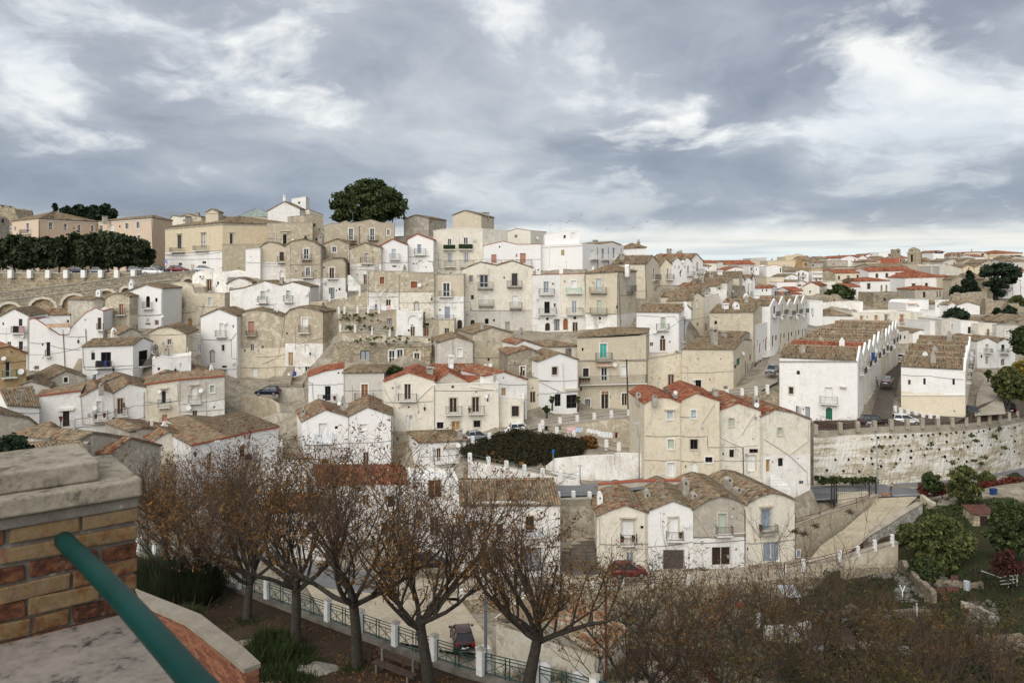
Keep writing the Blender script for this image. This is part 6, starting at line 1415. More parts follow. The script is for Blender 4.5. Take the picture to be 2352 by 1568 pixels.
def limewall(t,b):
 g=t.n('ShaderNodeNewGeometry');pos=g.outputs['Position']
 n1=t.noise(t.mapping(pos,(.22,.22,1.7)),1.0,8,.66,.4);n2=t.noise(pos,.25,6,.6);n3=t.noise(pos,2.2,8,.72)
 n4=t.noise(t.mapping(pos,(.5,.5,.07)),1.0,6,.65)
 f=t.math('ADD',t.math('MULTIPLY',n1,.5),t.math('ADD',t.math('MULTIPLY',n2,.3),t.math('MULTIPLY',n3,.25)))
 base=t.ramp(f,[(.40,(.28,.24,.165)),(.46,(.40,.35,.26)),(.495,(.48,.43,.335)),(.53,(.64,.605,.53)),(.62,(.72,.70,.645))])
 base=t.mix(t.ramp(n4,[(.58,0.0),(.74,.22)]),base,(.22,.19,.145))
 t.l(base,b.inputs['Base Color']);b.inputs['Roughness'].default_value=.95;b.inputs['Specular IOR Level'].default_value=.1
 bp=t.n('ShaderNodeBump');bp.inputs['Strength'].default_value=1.0;bp.inputs['Distance'].default_value=.15
 t.l(t.math('ADD',n3,n1),bp.inputs['Height']);t.l(bp.outputs[0],b.inputs['Normal'])
pmat('wall_lime',limewall)
surf('coping_old',[(.3,(.20,.175,.13)),(.5,(.34,.30,.235)),(.7,(.44,.40,.33))],.6,4,.6)
big_wall()
post_rail('concrete post parapet with rusty rails along the top of the huge wall',[(435,682,748,110),(660,664,735,110.7),(820,655,722,111),(976,646,711,111.5),(1128,636,702,112),(1277,630,695,113),(1413,628,691,114),(1556,626,686,115.3),(1688,620,680,116.4),(1813,614,672,118.2),(1926,607,664,120),(2027,598,654,122),(2121,589,640,124),(2207,570,625,127),(2282,556,611,129.5),(2350,545,600,132)],.55,2,'coping_old','rust_iron',taper=.95,rz=.1,rr=.04)
post_rail('stepped white posts along the cream base of the right hand block',[(1165,512,570,119.5),(1222,528,578,119),(1288,544,590,118.6),(1356,560,602,118.2),(1425,575,615,117.8),(1492,588,622,117.4),(1560,600,630,117)],.4,0)
post_rail('long black iron sliding gate beside the road',[(218,1250,1385,100),(585,1232,1380,101),(608,1235,1380,101)],.14,2,'iron','iron',name='sliding_gate',cat='gate',bars=.17)
post_rail('black iron fence between the gate and the lamp post',[(628,1230,1375,101),(930,1210,1335,102.5),(990,1206,1325,103)],.14,3,'iron','iron',bars=.3)
wall_line('cream plinth wall under the black iron fence',[(640,1315,1400,101.5),(925,1302,1385,102.6)],col='c',dirt=.5,ctrl=False)
T('C4')
wall_line('concrete ramp wall with rusty mesh fence, upper side',[(255,690,1000,92),(520,590,960,95),(800,500,720,99),(1015,412,480,103)],col='b',dirt=.45,cap='coping_old',deep=3)
post_rail('rusty mesh fence on top of the upper ramp wall',[(255,612,690,92.3),(470,560,620,94.8),(600,500,572,96.5),(810,440,505,99.2),(930,395,455,101.5)],.07,2,'rust_iron','rust_iron',bars=.2)
wall_line('dry stone wall on the garden side of the ramp',[(930,790,860,91.5),(1100,690,800,94),(1300,560,730,97),(1420,492,640,99)],'rubble','l',.3,thick=.7,cap='coping_old',ctrl=False)
wall_line('beige concrete wall under the lower ramp rail',[(370,1040,1130,82),(640,1012,1080,83),(900,930,1075,84),(1195,850,1068,86)],col='e',dirt=.7,deep=3,cap='coping_old')
post_rail('lower ramp rail with white posts and rusty bars',[(150,1040,1110,81),(325,1000,1075,81.6),(660,920,985,83),(825,880,940,83.8),(980,822,890,84.6),(1140,772,850,85.7)],.32,2,'post_white','rust_iron',rr=.035)
post_rail('rusty yard railing at the foot of the end house',[(0,1040,1120,80.5),(150,1032,1112,80.8),(170,1030,1110,81)],.08,2,'rust_iron','rust_iron',bars=.14)
wall_line('crumbling stone garden wall below the concrete wall',[(720,1082,1250,80.5),(960,1075,1240,82),(1190,1068,1240,84)],'rubble','s',.3,thick=.8,ctrl=False)
wall_line('curved concrete end wall at the top of the ramp',[(1395,405,470,103.2),(1460,460,640,101),(1510,480,660,100)],col='e',dirt=.5,ctrl=False)
T('D4')
T('D')
def road():
 far=[(2404,1066,138.8),(2354,1073.4,131.3),(2291,1085.4,122.8),(2244,1092.6,118.8),(2114,1106.4,112.8),(2014,1109.5,111),(1860,1117,107),(1640,1106,98),(1480,1096,98),(1360,1110,97.5),(1240,1112,98),(1120,1130,97),(950,1150,96)]
 near=[(2440,1090),(2380,1098),(2310,1112),(2260,1122),(2114,1138),(2014,1141),(1860,1150),(1640,1128),(1480,1122),(1360,1136),(1240,1140),(1120,1160),(950,1185)]
 out=[]
 for(x,y,d),(x2,y2)in zip(far,near):
  z=P(x,y,d).z+.05;out.append((x2,y2,(z-CZ)/(HY-y2)*F))
 strip('road',far,out,'asphalt',drop=.5)
 m=MB()
 for(a,b),(c,e)in zip(zip(far,far[1:]),zip(out,out[1:])):
  if a[0]<1900:break
  p,q,r,s=P(*a),P(*b),P(*e),P(*c)
  m.quad(p+(s-p)*.90,q+(r-q)*.90,q+(r-q)*.915,p+(s-p)*.915)
 m.v=[v+Vector((0,0,.012))for v in m.v]
 kind(m.build('road_marking','sign_white'),'structure')
road()
strip('upper_road',[(1480,934,130),(1404,936,126),(1326,942,123),(1246,952,119),(1165,975,115),(1085,990,112),(1010,1010,109)],[(1480,953,122),(1404,958.5,119.2),(1326,969,115.6),(1246,979,112.6),(1165,1002,108.6),(1085,1018,106.6),(1010,1035,105)],'cobble',drop=.45)
strip('walkway',[(1235,985,112),(1318,1000,110),(1421,1028,106.5),(1480,1046,105)],[(1235,992,110),(1318,1006,108),(1421,1036,104.6),(1480,1054,103)],'concrete')
strip('walkway',[(1079,1050,103),(1163,1068,101.3),(1246,1086,100),(1328,1102,99)],[(1079,1057,100.6),(1163,1076,99.5),(1246,1093,98.2),(1328,1106,97.1)],'concrete')
strip('street',[(1998,962,113.5),(2010,920,122),(2022,885,134),(2034,856,149),(2052,832,170)],[(2048,962,113.5),(2052,920,122),(2058,885,134),(2066,856,149),(2076,832,170)],'dark_asphalt',drop=.4)
strip('terrace',[(1870,966,117.5),(1974,963,116.3),(2046,950,116),(2120,952,119),(2216,958,117),(2250,930,124),(2300,912,131),(2380,905,136)],[(1870,990,110.4),(1974,984,111.4),(2046,980,112.1),(2120,976,114.2),(2190,973,116.6),(2250,969,120.2),(2300,962,125),(2380,951,134)],'dark_asphalt',drop=.4)
strip('slope_road',[(2238,955,119),(2244,905,132),(2252,885,142),(2262,870,152)],[(2310,950,122),(2300,905,132),(2296,885,142),(2296,872,152)],'cobble',drop=.4)
strip('alley',[(1640,905,126),(1720,880,131),(1755,850,141),(1768,820,155),(1782,800,168)],[(1640,918,122),(1740,902,125),(1786,876,133),(1800,835,150),(1806,806,166)],'cobble',drop=.4)
strip('ramp',[(2020,1143,103.6),(1940,1213,95),(1885,1252,90),(1860,1285,86),(1840,1300,83)],[(2108,1139,104.8),(2060,1183,97),(1998,1228,91.5),(1970,1255,87),(1850,1318,81.6)],'ramp_concrete',drop=.4)
strip('lane',[(1860,1296,84.5),(1640,1310,84.8),(1480,1312,84.8),(1300,1322,84),(1060,1330,82),(860,1320,81)],[(1860,1318,81),(1640,1338,79.5),(1480,1348,78.5),(1300,1358,77.5),(1060,1372,75),(860,1370,75)],'concrete',drop=.4)
wall_line('stone faced wall under the lane of the bottom row',[(1860,1318,1345,80.9),(1640,1338,1368,79.4),(1480,1348,1382,78.4),(1300,1358,1395,77.4),(1060,1372,1398,74.9)],'rubble','s',.5,deep=3)
post_rail('rusty double rail with white posts along the lane',[(1060,1352,1374,75),(1130,1347,1370,75.7),(1200,1343,1366,76.4),(1280,1338,1361,77.2),(1360,1334,1357,77.8),(1430,1330,1353,78.2),(1500,1326,1349,78.6),(1580,1320,1344,79.1)],.3,2,'post_white','rust_iron')
strip('concrete_yard',[(700,1340,77),(860,1362,75.5),(960,1368,75),(1060,1380,74)],[(760,1440,66),(900,1470,64),(1040,1495,62.5),(1150,1500,62)],'ramp_concrete',drop=.4,lift=-.02)
strip('left_road',[(240,1215,92),(420,1198,93),(560,1230,90),(740,1290,84),(860,1318,81)],[(240,1262,84),(420,1252,84.5),(560,1285,82),(740,1345,76.5),(860,1370,75)],'asphalt',drop=.4)
strip('hill_street',[(680,960,121),(640,925,126),(590,905,128)],[(560,990,117),(590,940,123),(560,905,127)],'cobble',drop=.3)
strip('terrace_road',[(-60,633,172),(150,632,173),(330,626,173),(470,618,173)],[(-60,637,166),(150,636,166),(330,630,166),(470,624,166)],'asphalt',drop=.3)
def steps(label,x0,x1,yb,yt,d0,d1,n,x0t=None,x1t=None,mat='concrete'):
 a0,a1=PT(x0,yb,d0),PT(x1,yb,d0);b0,b1=PT(x0t if x0t is not None else x0,yt,d1),PT(x1t if x1t is not None else x1,yt,d1)
 root=thing('stone_steps',label,'steps',a0.copy())
 for i in range(n):
  f0,f1=i/n,(i+1)/n
  p,q=a0+(b0-a0)*f0,a1+(b1-a1)*f0;r,s=a0+(b0-a0)*f1,a1+(b1-a1)*f1
  z0=min(p.z,q.z)-1.0;z1=r.z-.05;e=(q-p).normalized();nn_=Vector((e.y,-e.x,0))*.04
  m=MB();m.hexa([Vector((p.x,p.y,z0)),Vector((q.x,q.y,z0)),Vector((s.x,s.y,z0)),Vector((r.x,r.y,z0)),Vector((p.x,p.y,z1)),Vector((q.x,q.y,z1)),Vector((s.x,s.y,z1)),Vector((r.x,r.y,z1))])
  o=m.build('step','dark_plaster' if n>12 else mat,root);U=Vector((0,0,z1+.05-p.z));m=MB()
  tp=[Vector((v.x,v.y,z1+.002))for v in(p+nn_,q+nn_,s,r)];m.hexa(tp+[v+Vector((0,0,.05))for v in tp]);m.build('tread','dark_steps' if n>12 else mat,o)
T('C3');steps('long flight of worn stone steps between the bottom row houses',462,790,1345,872,84.6,91,15,455,728)
T('B2');steps('stone steps up to the yellow door',215,320,755,605,128.5,136,11,290,356)
steps('short wide steps beside the dark blue car yard',312,432,806,745,128,131,5)
T('B1');steps('stone steps beside the white house with brown roof',662,752,655,535,119,126,10,725,752)
steps('mossy terrace steps with plants by the tall white gabled house',1750,1850,640,500,129,134,6)
T('B4');steps('outside staircase of the rightmost four storey house',20,205,1255,1132,96.6,97.0,9,20,60,'white_plaster')
# ================================================================== terrain
def ctl(*pts):
 for p in pts:CTRL.append((p[0],p[1],CZ+p[2]))
T('D')
ctl((0,4,-8),(-6,8,-9),(6,8,-10),(-12,14,-11),(0,14,-12),(10,14,-13),(-9,21,-12),(-6,24,-14.5),(0,24,-16),(10,24,-19),(25,24,-24))
PARK=[(-38,72,-22.6),(-27.9,60,-21.5),(-19,52,-20.5),(-11,45.4,-20),(-6.6,41.4,-19.5),(-4.5,39.3,-19.2),(-2.2,37.4,-19),(2.4,34.2,-18.5),(6,31.6,-18.2)]
for x,y,z in PARK:
 for t in(1.2,4.0,7.0,10):CTRL.append((x-.62*t,y-.78*t,CZ+z+(.02 if t<7 else.3+(t-7)*.25)))
 CTRL.append((x+1.6,y+2.0,CZ+z-4.0));CTRL.append((x+3.5,y+5.5,CZ+z-8.0+max(0,-19.5-z)*.6))
ctl((14,36,-24),(24,40,-26),(40,45,-27.5),(14,46,-29),(28,52,-30.2),(20,62,-30.5),(34,66,-30.5),(48,60,-29.5),(30,74,-31.5),(44,76,-31.5),(56,74,-31),(22,75,-31),(10,70,-30.5),(60,86,-31),(66,96,-30.6),(54,90,-31.2),(80,84,-31),(86,98,-31),(78,104,-30.8),(98,104,-31),(112,112,-30),(96,92,-31.5),(120,100,-30),(72,62,-30),(60,48,-28),(-10,60,-29),(-4,54,-28.5),(5,53,-29),(-24,74,-29),(-50,90,-27),(-60,76,-24),(-70,60,-20))
ctl((-110,150,0),(-110,100,-14),(-120,200,8),(-60,260,6),(0,260,6),(60,330,-6),(140,400,-8),(240,420,-8),(240,330,-12),(200,250,-6),(170,190,-14),(140,150,-22),(120,120,-28),(110,90,-32))
def ground_sheet():
 C=np.array(CTRL)
 xs=np.concatenate([np.linspace(-400,-132,12),np.arange(-130,180,2.2),np.linspace(182,620,40)])
 ys=np.concatenate([np.array([-60.,-30.,-10.,0.]),np.arange(2,240,2.2),np.linspace(242,460,50),np.linspace(480,3000,16)])
 X,Y=np.meshgrid(xs,ys,indexing='ij');pts=np.stack([X.ravel(),Y.ravel()],1)
 Z=np.empty(len(pts))
 for s in range(0,len(pts),4000):
  d2=((pts[s:s+4000,None,:]-C[None,:,:2])**2).sum(2)+.25
  w=d2**-1.9
  Z[s:s+4000]=(w*C[None,:,2]).sum(1)/w.sum(1)
 for a,b in FOOT:
  u=np.array([b.x-a.x,b.y-a.y]);L=np.hypot(*u);u/=L;n=np.array([u[1],-u[0]])
  r=pts-np.array([a.x,a.y]);s=r@u;w=r@n
  m=(s>-.8)&(s<L+.8)&(w>-2.3)&(w<6)
  Z[m]=np.minimum(Z[m],a.z+(b.z-a.z)*np.clip(s[m]/L,0,1)-.15)
 for(x0,y0,z0),(x1,y1,z1)in zip(PARK,PARK[1:]):
  a,b,c,e=x1-x0,-.62,y1-y0,-.78;D_=a*e-b*c
  rx,ry=pts[:,0]-x0,pts[:,1]-y0;f=(rx*e-b*ry)/D_;t=(a*ry-c*rx)/D_
  m=(f>-.05)&(f<1.05)&(t>-.6)&(t<9)
  Z[m]=np.maximum(Z[m],CZ+z0+(z1-z0)*f[m]-.04)
 far=np.clip((pts[:,1]-430)/400,0,1);Z=Z*(1-far)+(CZ-90)*far
 rng=np.random.default_rng(3)
 Z+=(rng.random(len(Z))-.5)*.12
 nx,ny=len(xs),len(ys);i,j=np.meshgrid(np.arange(nx-1),np.arange(ny-1),indexing='ij');a=(i*ny+j).ravel()
 Fq=np.stack([a,a+ny,a+ny+1,a+1],1)
 V=np.column_stack([pts,Z])
 o=np_mesh('terrain',V,Fq,'terrain',None,smooth=True)
 g=np.where((pts[:,1]<100)&(pts[:,0]>pts[:,1]*.9-42),np.clip((pts[:,0]+pts[:,1]*.15-22)/12,0,1),0)
 g=np.where(pts[:,1]>105,.12,g*.62)
 g=np.where((pts[:,0]>75)&(pts[:,1]>112)&(pts[:,1]<160)&(pts[:,0]>pts[:,1]*.62),.6,g)
 at=o.data.attributes.new('green','FLOAT','POINT');at.data.foreach_set('value',g.astype(np.float32))
 kind(o,'structure')
 return xs,ys,Z.reshape(nx,ny)
GX,GY,GZ=ground_sheet()
def gz(x,y):
 i=int(np.clip(np.searchsorted(GX,x)-1,0,len(GX)-2));j=int(np.clip(np.searchsorted(GY,y)-1,0,len(GY)-2))
 a=(x-GX[i])/(GX[i+1]-GX[i]);b=(y-GY[j])/(GY[j+1]-GY[j])
 return float((GZ[i,j]*(1-a)+GZ[i+1,j]*a)*(1-b)+(GZ[i,j+1]*(1-a)+GZ[i+1,j+1]*a)*b)
def ground_at(x,y):
 """first ground point met by the line of sight through survey point (x, y)"""
 a,b=CC(x,y);d=6.0
 while d<420:
  p=P(a,b,d)
  if gz(p.x,p.y)>=p.z:return p
  d*=1.008
 return P(a,b,100)
 # ================================================================== trees and shrubs
def leaf_cloud(centres,radii,per,size,rng,flat=.0,aspect=1.6):
 """small leaf faces gathered in clumps; returns arrays"""
 n=len(centres)*per
 C=np.repeat(np.asarray(centres),per,0);Rr=np.repeat(np.asarray(radii),per,0)
 d=rng.normal(size=(n,3));d/=np.linalg.norm(d,axis=1)[:,None]
 r=rng.random(n)**.45*np.where(rng.random(n)<.14,rng.uniform(1.0,1.7,n),1.0)
 p=C+d*(r[:,None]*Rr)
 a=rng.normal(size=(n,3));a/=np.linalg.norm(a,axis=1)[:,None]
 b=np.cross(a,rng.normal(size=(n,3)));b/=(np.linalg.norm(b,axis=1)[:,None]+1e-9)
 s=size*rng.uniform(.6,1.4,n)[:,None]
 a=a*s*aspect*.5;b=b*s*.5
 V=np.stack([p-a-b,p+a-b*.4,p+a*1.1+b,p-a*.6+b],1).reshape(-1,3)
 Fq=np.arange(n*4).reshape(-1,4)
 t=np.repeat(np.clip(rng.normal(.5,.22,n),0,1),4)
 return V,Fq,t
def evergreen(label,cx,ytop,ybase,halfw,d,leaf='leaf_oak',n=60,per=75,size=.34,name='evergreen_tree',cat='tree',group=None,trunk=.3,low=.25,seed=1,shape='round',depthf=1.0,crown_lo=None,clump=.28):
 rng=np.random.default_rng(seed)
 base=PT(cx,ybase,d);top=PT(cx,ytop,d);w=halfw*cur[2]/F*d;h=top.z-base.z
 root=thing(name,label,cat,base.copy(),group)
 lo=h*(crown_lo if crown_lo is not None else low)
 cs,rs=[],[]
 for i in range(n):
  t=rng.random()
  if shape=='cone':rr=(1-t)**.75*.95+.04
  elif shape=='pine':rr=.55+.45*math.sin(min(1,t*1.2)*math.pi*.9)
  elif shape=='bush':rr=math.sqrt(max(.05,1-t*t))
  else:rr=math.sqrt(max(.08,1-(2*t-.85)**2*.85))*(1.0 if n<150 else rng.uniform(.72,1.14))
  a=rng.random()*2*math.pi;q=rng.random()**.5
  x,y=math.cos(a)*rr*q*w,math.sin(a)*rr*q*w*depthf
  cl=clump*w*rng.uniform(.7,1.25)*(1 if shape!='cone' else(1.15-t*.8))
  cs.append((base.x+x*.86,base.y+y*.86,base.z+lo+(h-lo)*.03+t*max(.3,(h-lo)*.97-cl*.78)));rs.append((cl,cl,cl*(.78 if shape!='pine' else.35)))
 V,Fq,t=leaf_cloud(cs,rs,per,size,rng)
 np_mesh('crown',V,Fq,leaf,root,t)
 m=MB();r0=max(.12,w*trunk*.22)
 m.tube([base-Vector((0,0,.8)),base+Vector((.05,0,lo*.6)),base+Vector((-.05,.05,lo*1.1)),base+Vector((0,0,lo+(h-lo)*.5))],[r0*1.3,r0,r0*.85,r0*.3],8)
 pr=random.Random(seed)
 for k in range(6):
  a=2*math.pi*k/6+pr.random();e=Vector((math.cos(a)*w*.6,math.sin(a)*w*.6,lo+(h-lo)*pr.uniform(.15,.6)))
  s=Vector((0,0,lo*pr.uniform(.55,1.0)));mid=(s+e)/2+Vector((0,0,-(h-lo)*.05))
  m.tube([base+s,base+mid,base+e],[r0*.6,r0*.4,r0*.12],5)
 m.build('trunk','cypress_bark',root)
 return root
def brush(name,label,spots,h,seed,per=9):
 rg=random.Random(seed);m=MB()
 for s in spots:
  for _ in range(per):
   a=Vector((rg.gauss(0,.5),rg.gauss(0,.5),0));d=Vector((rg.gauss(0,.45),rg.gauss(0,.45),1)).normalized();L=h*rg.uniform(.4,1.2)
   p=Vector(s)+a;m.tube([p,p+d*L*.5+Vector((rg.gauss(0,.05),0,0)),p+d*L+Vector((rg.gauss(0,.25),rg.gauss(0,.25),-.05))],[.022,.016,.008],3,False)
 o=m.build(name,'twig',None);kind(o,'stuff');o['label']=label
def park_at(x,y,z):
 return PZ(x,y,CZ+z)
T('A1')
for i,(x,yt,hw,d)in enumerate(((-40,590,150,171),(130,545,170,172),(275,548,110,171),(420,565,120,172),(545,560,120,171),(705,522,120,173),(830,540,120,171),(960,520,150,172),(1090,540,130,171),(1200,565,110,172),(1318,592,85,171))):
 evergreen('dark evergreen oak of the terrace row, '+['at the left edge of the photo','beneath the convent balcony','left of the first corner drainpipe','under the first convent window','under the second convent window','tall one left of the inner corner','at the inner corner of the convent','highest crown right of the inner corner','under the square vent window','between vent window and lone lower window','rightmost with a branch over the parked cars'][i],x,yt,905,hw,d,'leaf_oak',46,70,.5,'evergreen_oak','tree','evergreen oaks along the terrace',low=.22,seed=20+i,clump=.36)
evergreen('small dark conifer spire above the convent roof',506,268,420,40,222,'leaf_dark',26,40,.5,'conifer','tree',seed=41,shape='cone',low=.05)
for i,(x,yt,hw)in enumerate(((620,285,85),(740,275,95),(860,268,100),(970,268,90),(1030,320,50))):
 evergreen('dense dark tree behind the convent roof, '+['left end of the clump','left of its middle','tallest in the middle','right of the middle','low right end of the clump'][i],x,yt,440,hw,226+i,'leaf_dark',34,60,.6,'evergreen_tree','tree','trees behind the convent',seed=50+i,low=.1,clump=.38)
T('A2')
evergreen('huge spreading evergreen tree on the ridge beside the chapel',1060,36,470,365,186,'leaf_green',230,80,.42,'holm_oak','tree',seed=61,low=.1,trunk=.35,clump=.14)
evergreen('side bough of the ridge tree reaching left',800,145,470,125,185,'leaf_green',34,80,.5,'holm_oak','tree',seed=62,low=.12,trunk=.3,clump=.28)
T('A4')
evergreen('broad cypress behind the crenellated ruin',1848,425,650,95,236,'leaf_dark',60,70,.6,'cypress','tree',seed=63,shape='cone',low=.03,clump=.3)
evergreen('low dark tree left of the broad cypress',1740,560,660,60,234,'leaf_dark',26,50,.6,seed=64,low=.05)
def pine():
 base,top=PT(2088,680,232),PT(2120,358,232);rng=np.random.default_rng(5)
 root=thing('stone_pine','tall open pine with flat layered boughs by the white houses','pine tree',base.copy())
 cs,rs=[],[]
 for x,y,w in((2150,372,90),(2080,395,90),(2200,400,80),(2030,420,70),(2120,420,120),(2000,462,55),(2060,450,90),(2190,440,90),(2240,470,60),(2270,490,35),(2110,500,80),(2180,500,80),(2050,540,60),(2020,545,40),(2110,560,60),(2150,560,50),(2220,520,50),(2130,610,45),(2100,590,40),(2140,640,30)):
  p=PT(x,y,232+rng.uniform(-5,5));r=w/4/F*232
  for k in range(4):
   cs.append((p.x+rng.uniform(-.7,.7)*r,p.y+rng.uniform(-1,1)*r,p.z+rng.uniform(-.2,.2)));rs.append((r*.55,r*.55,r*.22))
 V,Fq,t=leaf_cloud(cs,rs,70,.5,rng);np_mesh('crown',V,Fq,'leaf_dark',root,t)
 m=MB();m.tube([base-Vector((0,0,1)),PT(2092,600,232),PT(2105,500,232),PT(2125,400,232)],[.85,.7,.5,.2],8)
 for x,y,s in((2020,470,560),(2230,480,560),(2060,545,610),(2190,440,520),(2150,600,630)):m.tube([PT(2100,s,232),PT((2100+x)/2,(s+y)/2+8,232),PT(x,y,232)],[.35,.25,.1],5)
 m.build('trunk','cypress_bark',root)
pine()
evergreen('round yellow green tree beside the monastery wing',655,545,700,118,228,'leaf_green',60,60,.55,'round_tree','tree',seed=66,low=.02,clump=.33)
evergreen('thin leafless pale tree before the beige monastery wing',745,470,590,70,252,'dry_stalk',30,22,.4,'bare_shrub','tree',seed=67,low=.05)
evergreen('dark bushy tree below the twin gabled white house',1728,760,872,105,200,'leaf_dark',50,60,.5,'bushy_tree','tree',seed=68,low=.02,clump=.33)
evergreen('dark green tree right of the car park slope',2360,925,1215,130,150,'leaf_green',60,70,.4,'round_tree','tree',seed=69,low=.2,clump=.3)
evergreen('low shrubs on the rubble terrace wall, left',2110,755,820,45,214,'leaf_dark',16,50,.5,'shrub','shrub',seed=70,low=0,shape='bush')
evergreen('low shrubs on the rubble terrace wall, right',2220,745,820,62,214,'leaf_dark',22,50,.5,'shrub','shrub',seed=71,low=0,shape='bush')
evergreen('grey green tree at the right edge above the rubble wall',2290,650,740,70,219,'leaf_olive',30,60,.5,'shrub','shrub',seed=72,low=0)
T('B4')
evergreen('autumn tinted tree by the sloping car park',2215,150,480,160,128,'leaf_olive',150,55,.26,'autumn_tree','tree',seed=73,low=.12,clump=.17)
evergreen('golden tree crown at the right edge behind the autumn tree',2320,90,420,90,137,'leaf_yellow',40,80,.3,'autumn_tree','tree',seed=74,low=.1,clump=.3)
evergreen('small green shrub under the white posts on the right',2020,185,250,32,142,'leaf_green',12,60,.3,'shrub','shrub',seed=75,low=0,shape='bush')
evergreen('round dark shrub at the wall foot by the road',1500,1120,1290,100,103,'leaf_green',60,60,.2,'shrub','shrub',seed=76,low=.02,clump=.2)
evergreen('loose olive tree beside the road and the red vine',1800,1058,1400,180,99,'leaf_olive',120,24,.20,'olive_tree','tree',seed=77,low=.1,clump=.14)
evergreen('pale shrub growing at the bend of the road',2010,1105,1230,75,108,'leaf_olive',30,70,.22,'shrub','shrub',seed=78,low=.02)
T('C4')
evergreen('rounded green fruit tree in the middle of the garden',1590,575,1180,320,84,'leaf_olive',230,26,.19,'fruit_tree','tree',seed=79,low=.12,clump=.13)
evergreen('smaller fruit tree against the dry stone wall',1290,670,900,150,89,'leaf_olive',90,24,.18,'fruit_tree','tree',seed=80,low=.1,clump=.15)
evergreen('dense dark green tree at the right edge of the garden',2240,455,960,230,82,'leaf_green',200,80,.18,'bay_tree','tree',seed=81,low=.03,clump=.17)
evergreen('red leaved bush below the dark garden tree',2200,900,1140,150,76,'leaf_maroon',60,26,.14,'shrub','shrub',seed=82,low=.02,shape='bush')
evergreen('green undergrowth bush beneath the fruit tree',1480,1000,1150,160,80,'leaf_green',40,90,.18,'shrub','shrub',seed=83,low=0,shape='bush')
def vine_fence():
 T('C4');pts=[(1405,318,440,103.5),(1600,330,430,104),(1900,322,430,105),(2130,292,425,106),(2352,258,400,110),(2500,240,390,113)]
 root=post_rail('rusty fence overgrown with crimson vine beside the road',pts,.09,3,'rust_iron','rust_iron',rr=.025)
 rng=np.random.default_rng(9);cs,rs=[],[]
 for(x,t,b,d),(x2,t2,b2,d2)in zip(pts,pts[1:]):
  for k in range(22):
   f=rng.random();v=rng.random()**1.6*.7;p=PT(x+(x2-x)*f,(t+(t2-t)*f)+((b+(b2-b)*f)-(t+(t2-t)*f))*v-8,d+(d2-d)*f-.3)
   cs.append(p[:]);rs.append((.75,.4,.35))
 V,Fq,t=leaf_cloud(cs,rs,34,.22,rng);o=np_mesh('vine',V,Fq,'leaf_red',root,t);kind(o,'stuff')
vine_fence()
def tufts(name,label,pts,leaf,r,per,size,seed):
 rng=np.random.default_rng(seed);cs=[p[:]for p in pts];rs=[(r*rng.uniform(.5,1.4),)*2+(r*rng.uniform(.4,.9),)for _ in pts]
 V,Fq,t=leaf_cloud(cs,rs,per,size,rng);o=np_mesh(name,V,Fq,leaf,None,t);kind(o,'stuff');o['label']=label
 return o
rr_=random.Random(12)
T('B4')
wt=[]
for _ in range(85):
 x=rr_.uniform(930,2340);y=rr_.uniform(790,1120)-(x-930)*.045
 f=(x-418)/(2360-418);d=110+(max(0,x-1000)/1360)**2*22;wt.append(PT(x,y,d-1.1))
tufts('wall_weeds','weeds rooted in the huge retaining wall',wt[:26],'leaf_olive',.17,14,.10,3)
tufts('wall_weeds','green bushes hanging from the huge retaining wall',[PT(x,y,d)for x,y,d in((1870,785,117),(1908,830,117.5),(1690,1030,114),(1888,1012,117.5),(1965,1040,118.5),(1990,985,119),(2125,720,122),(2080,790,121),(2170,895,123),(1500,860,112),(1035,885,109.5))]*2,'leaf_olive',.42,44,.14,4)
tufts('wall_weeds','low greenery at the foot of the huge wall',[PT(rr_.uniform(410,1000),1195+rr_.uniform(-25,20),107.6+rr_.uniform(-.4,.6))for _ in range(55)],'leaf_green',.45,40,.16,5)
T('B2')
tufts('wall_weeds','weeds on the grey walls of the middle slope',[PT(rr_.uniform(770,1600),rr_.uniform(330,405),130.6)for _ in range(26)]+[PT(rr_.uniform(770,1130),rr_.uniform(110,190),139.4)for _ in range(30)]+[PT(rr_.uniform(770,1300),rr_.uniform(235,275),134)for _ in range(18)]+[PT(1545,120+18*i,137)for i in range(8)]+[PT(rr_.uniform(840,880),rr_.uniform(235,270),134)for i in range(8)],'leaf_olive',.26,22,.14,6)
tufts('wall_weeds','green shrub behind the red gable',[PT(1275+rr_.uniform(-50,50),640+rr_.uniform(-25,20),117)for _ in range(18)],'leaf_green',.6,50,.2,7)
def ivy_bank():
 T('C3');rng=np.random.default_rng(8);cs,rs=[],[]
 outline=lambda x:50+((x-160)/340)**2*60 if x<160 else 52+(x-160)**1.25*.06
 for _ in range(260):
  x=rng.uniform(-440,640);yt=60+max(0,(-60-x))*.42+max(0,x-200)*.20;yb=345-max(0,-150-x)*.35-max(0,x-380)*.42
  if yb<yt+5:continue
  v=rng.random();y=yt+(yb-yt)*v;d=108.5-v*6.0-abs(x-100)*.002
  cs.append(PT(x,y,d)[:]);rs.append((.9,.8,.6))
 V,Fq,t=leaf_cloud(cs,rs,190,.13,rng);o=np_mesh('hedge_bank',V,Fq,'leaf_ivy',None,t);kind(o,'stuff');o['label']='dark reddish ivy covering the bank under the walkway'
 for x,y in((0,345),(-300,250),(250,360),(500,250)):CTRL.append(tuple(PT(x,y,102)))
ivy_bank()
T('B3')
evergreen('small rust orange shrub on the bank by the washing line',700,1245,1345,110,107,'leaf_gold',34,50,.22,'shrub','shrub',seed=88,low=.05)
evergreen('potted green plant by the black doorway',318,968,1045,34,117,'leaf_green',12,60,.2,'potted_plant','plant',seed=89,low=.15)
evergreen('slim potted tree beside the dark shop door',368,880,965,26,117.5,'leaf_green',10,40,.18,'potted_plant','plant',seed=90,low=.3)
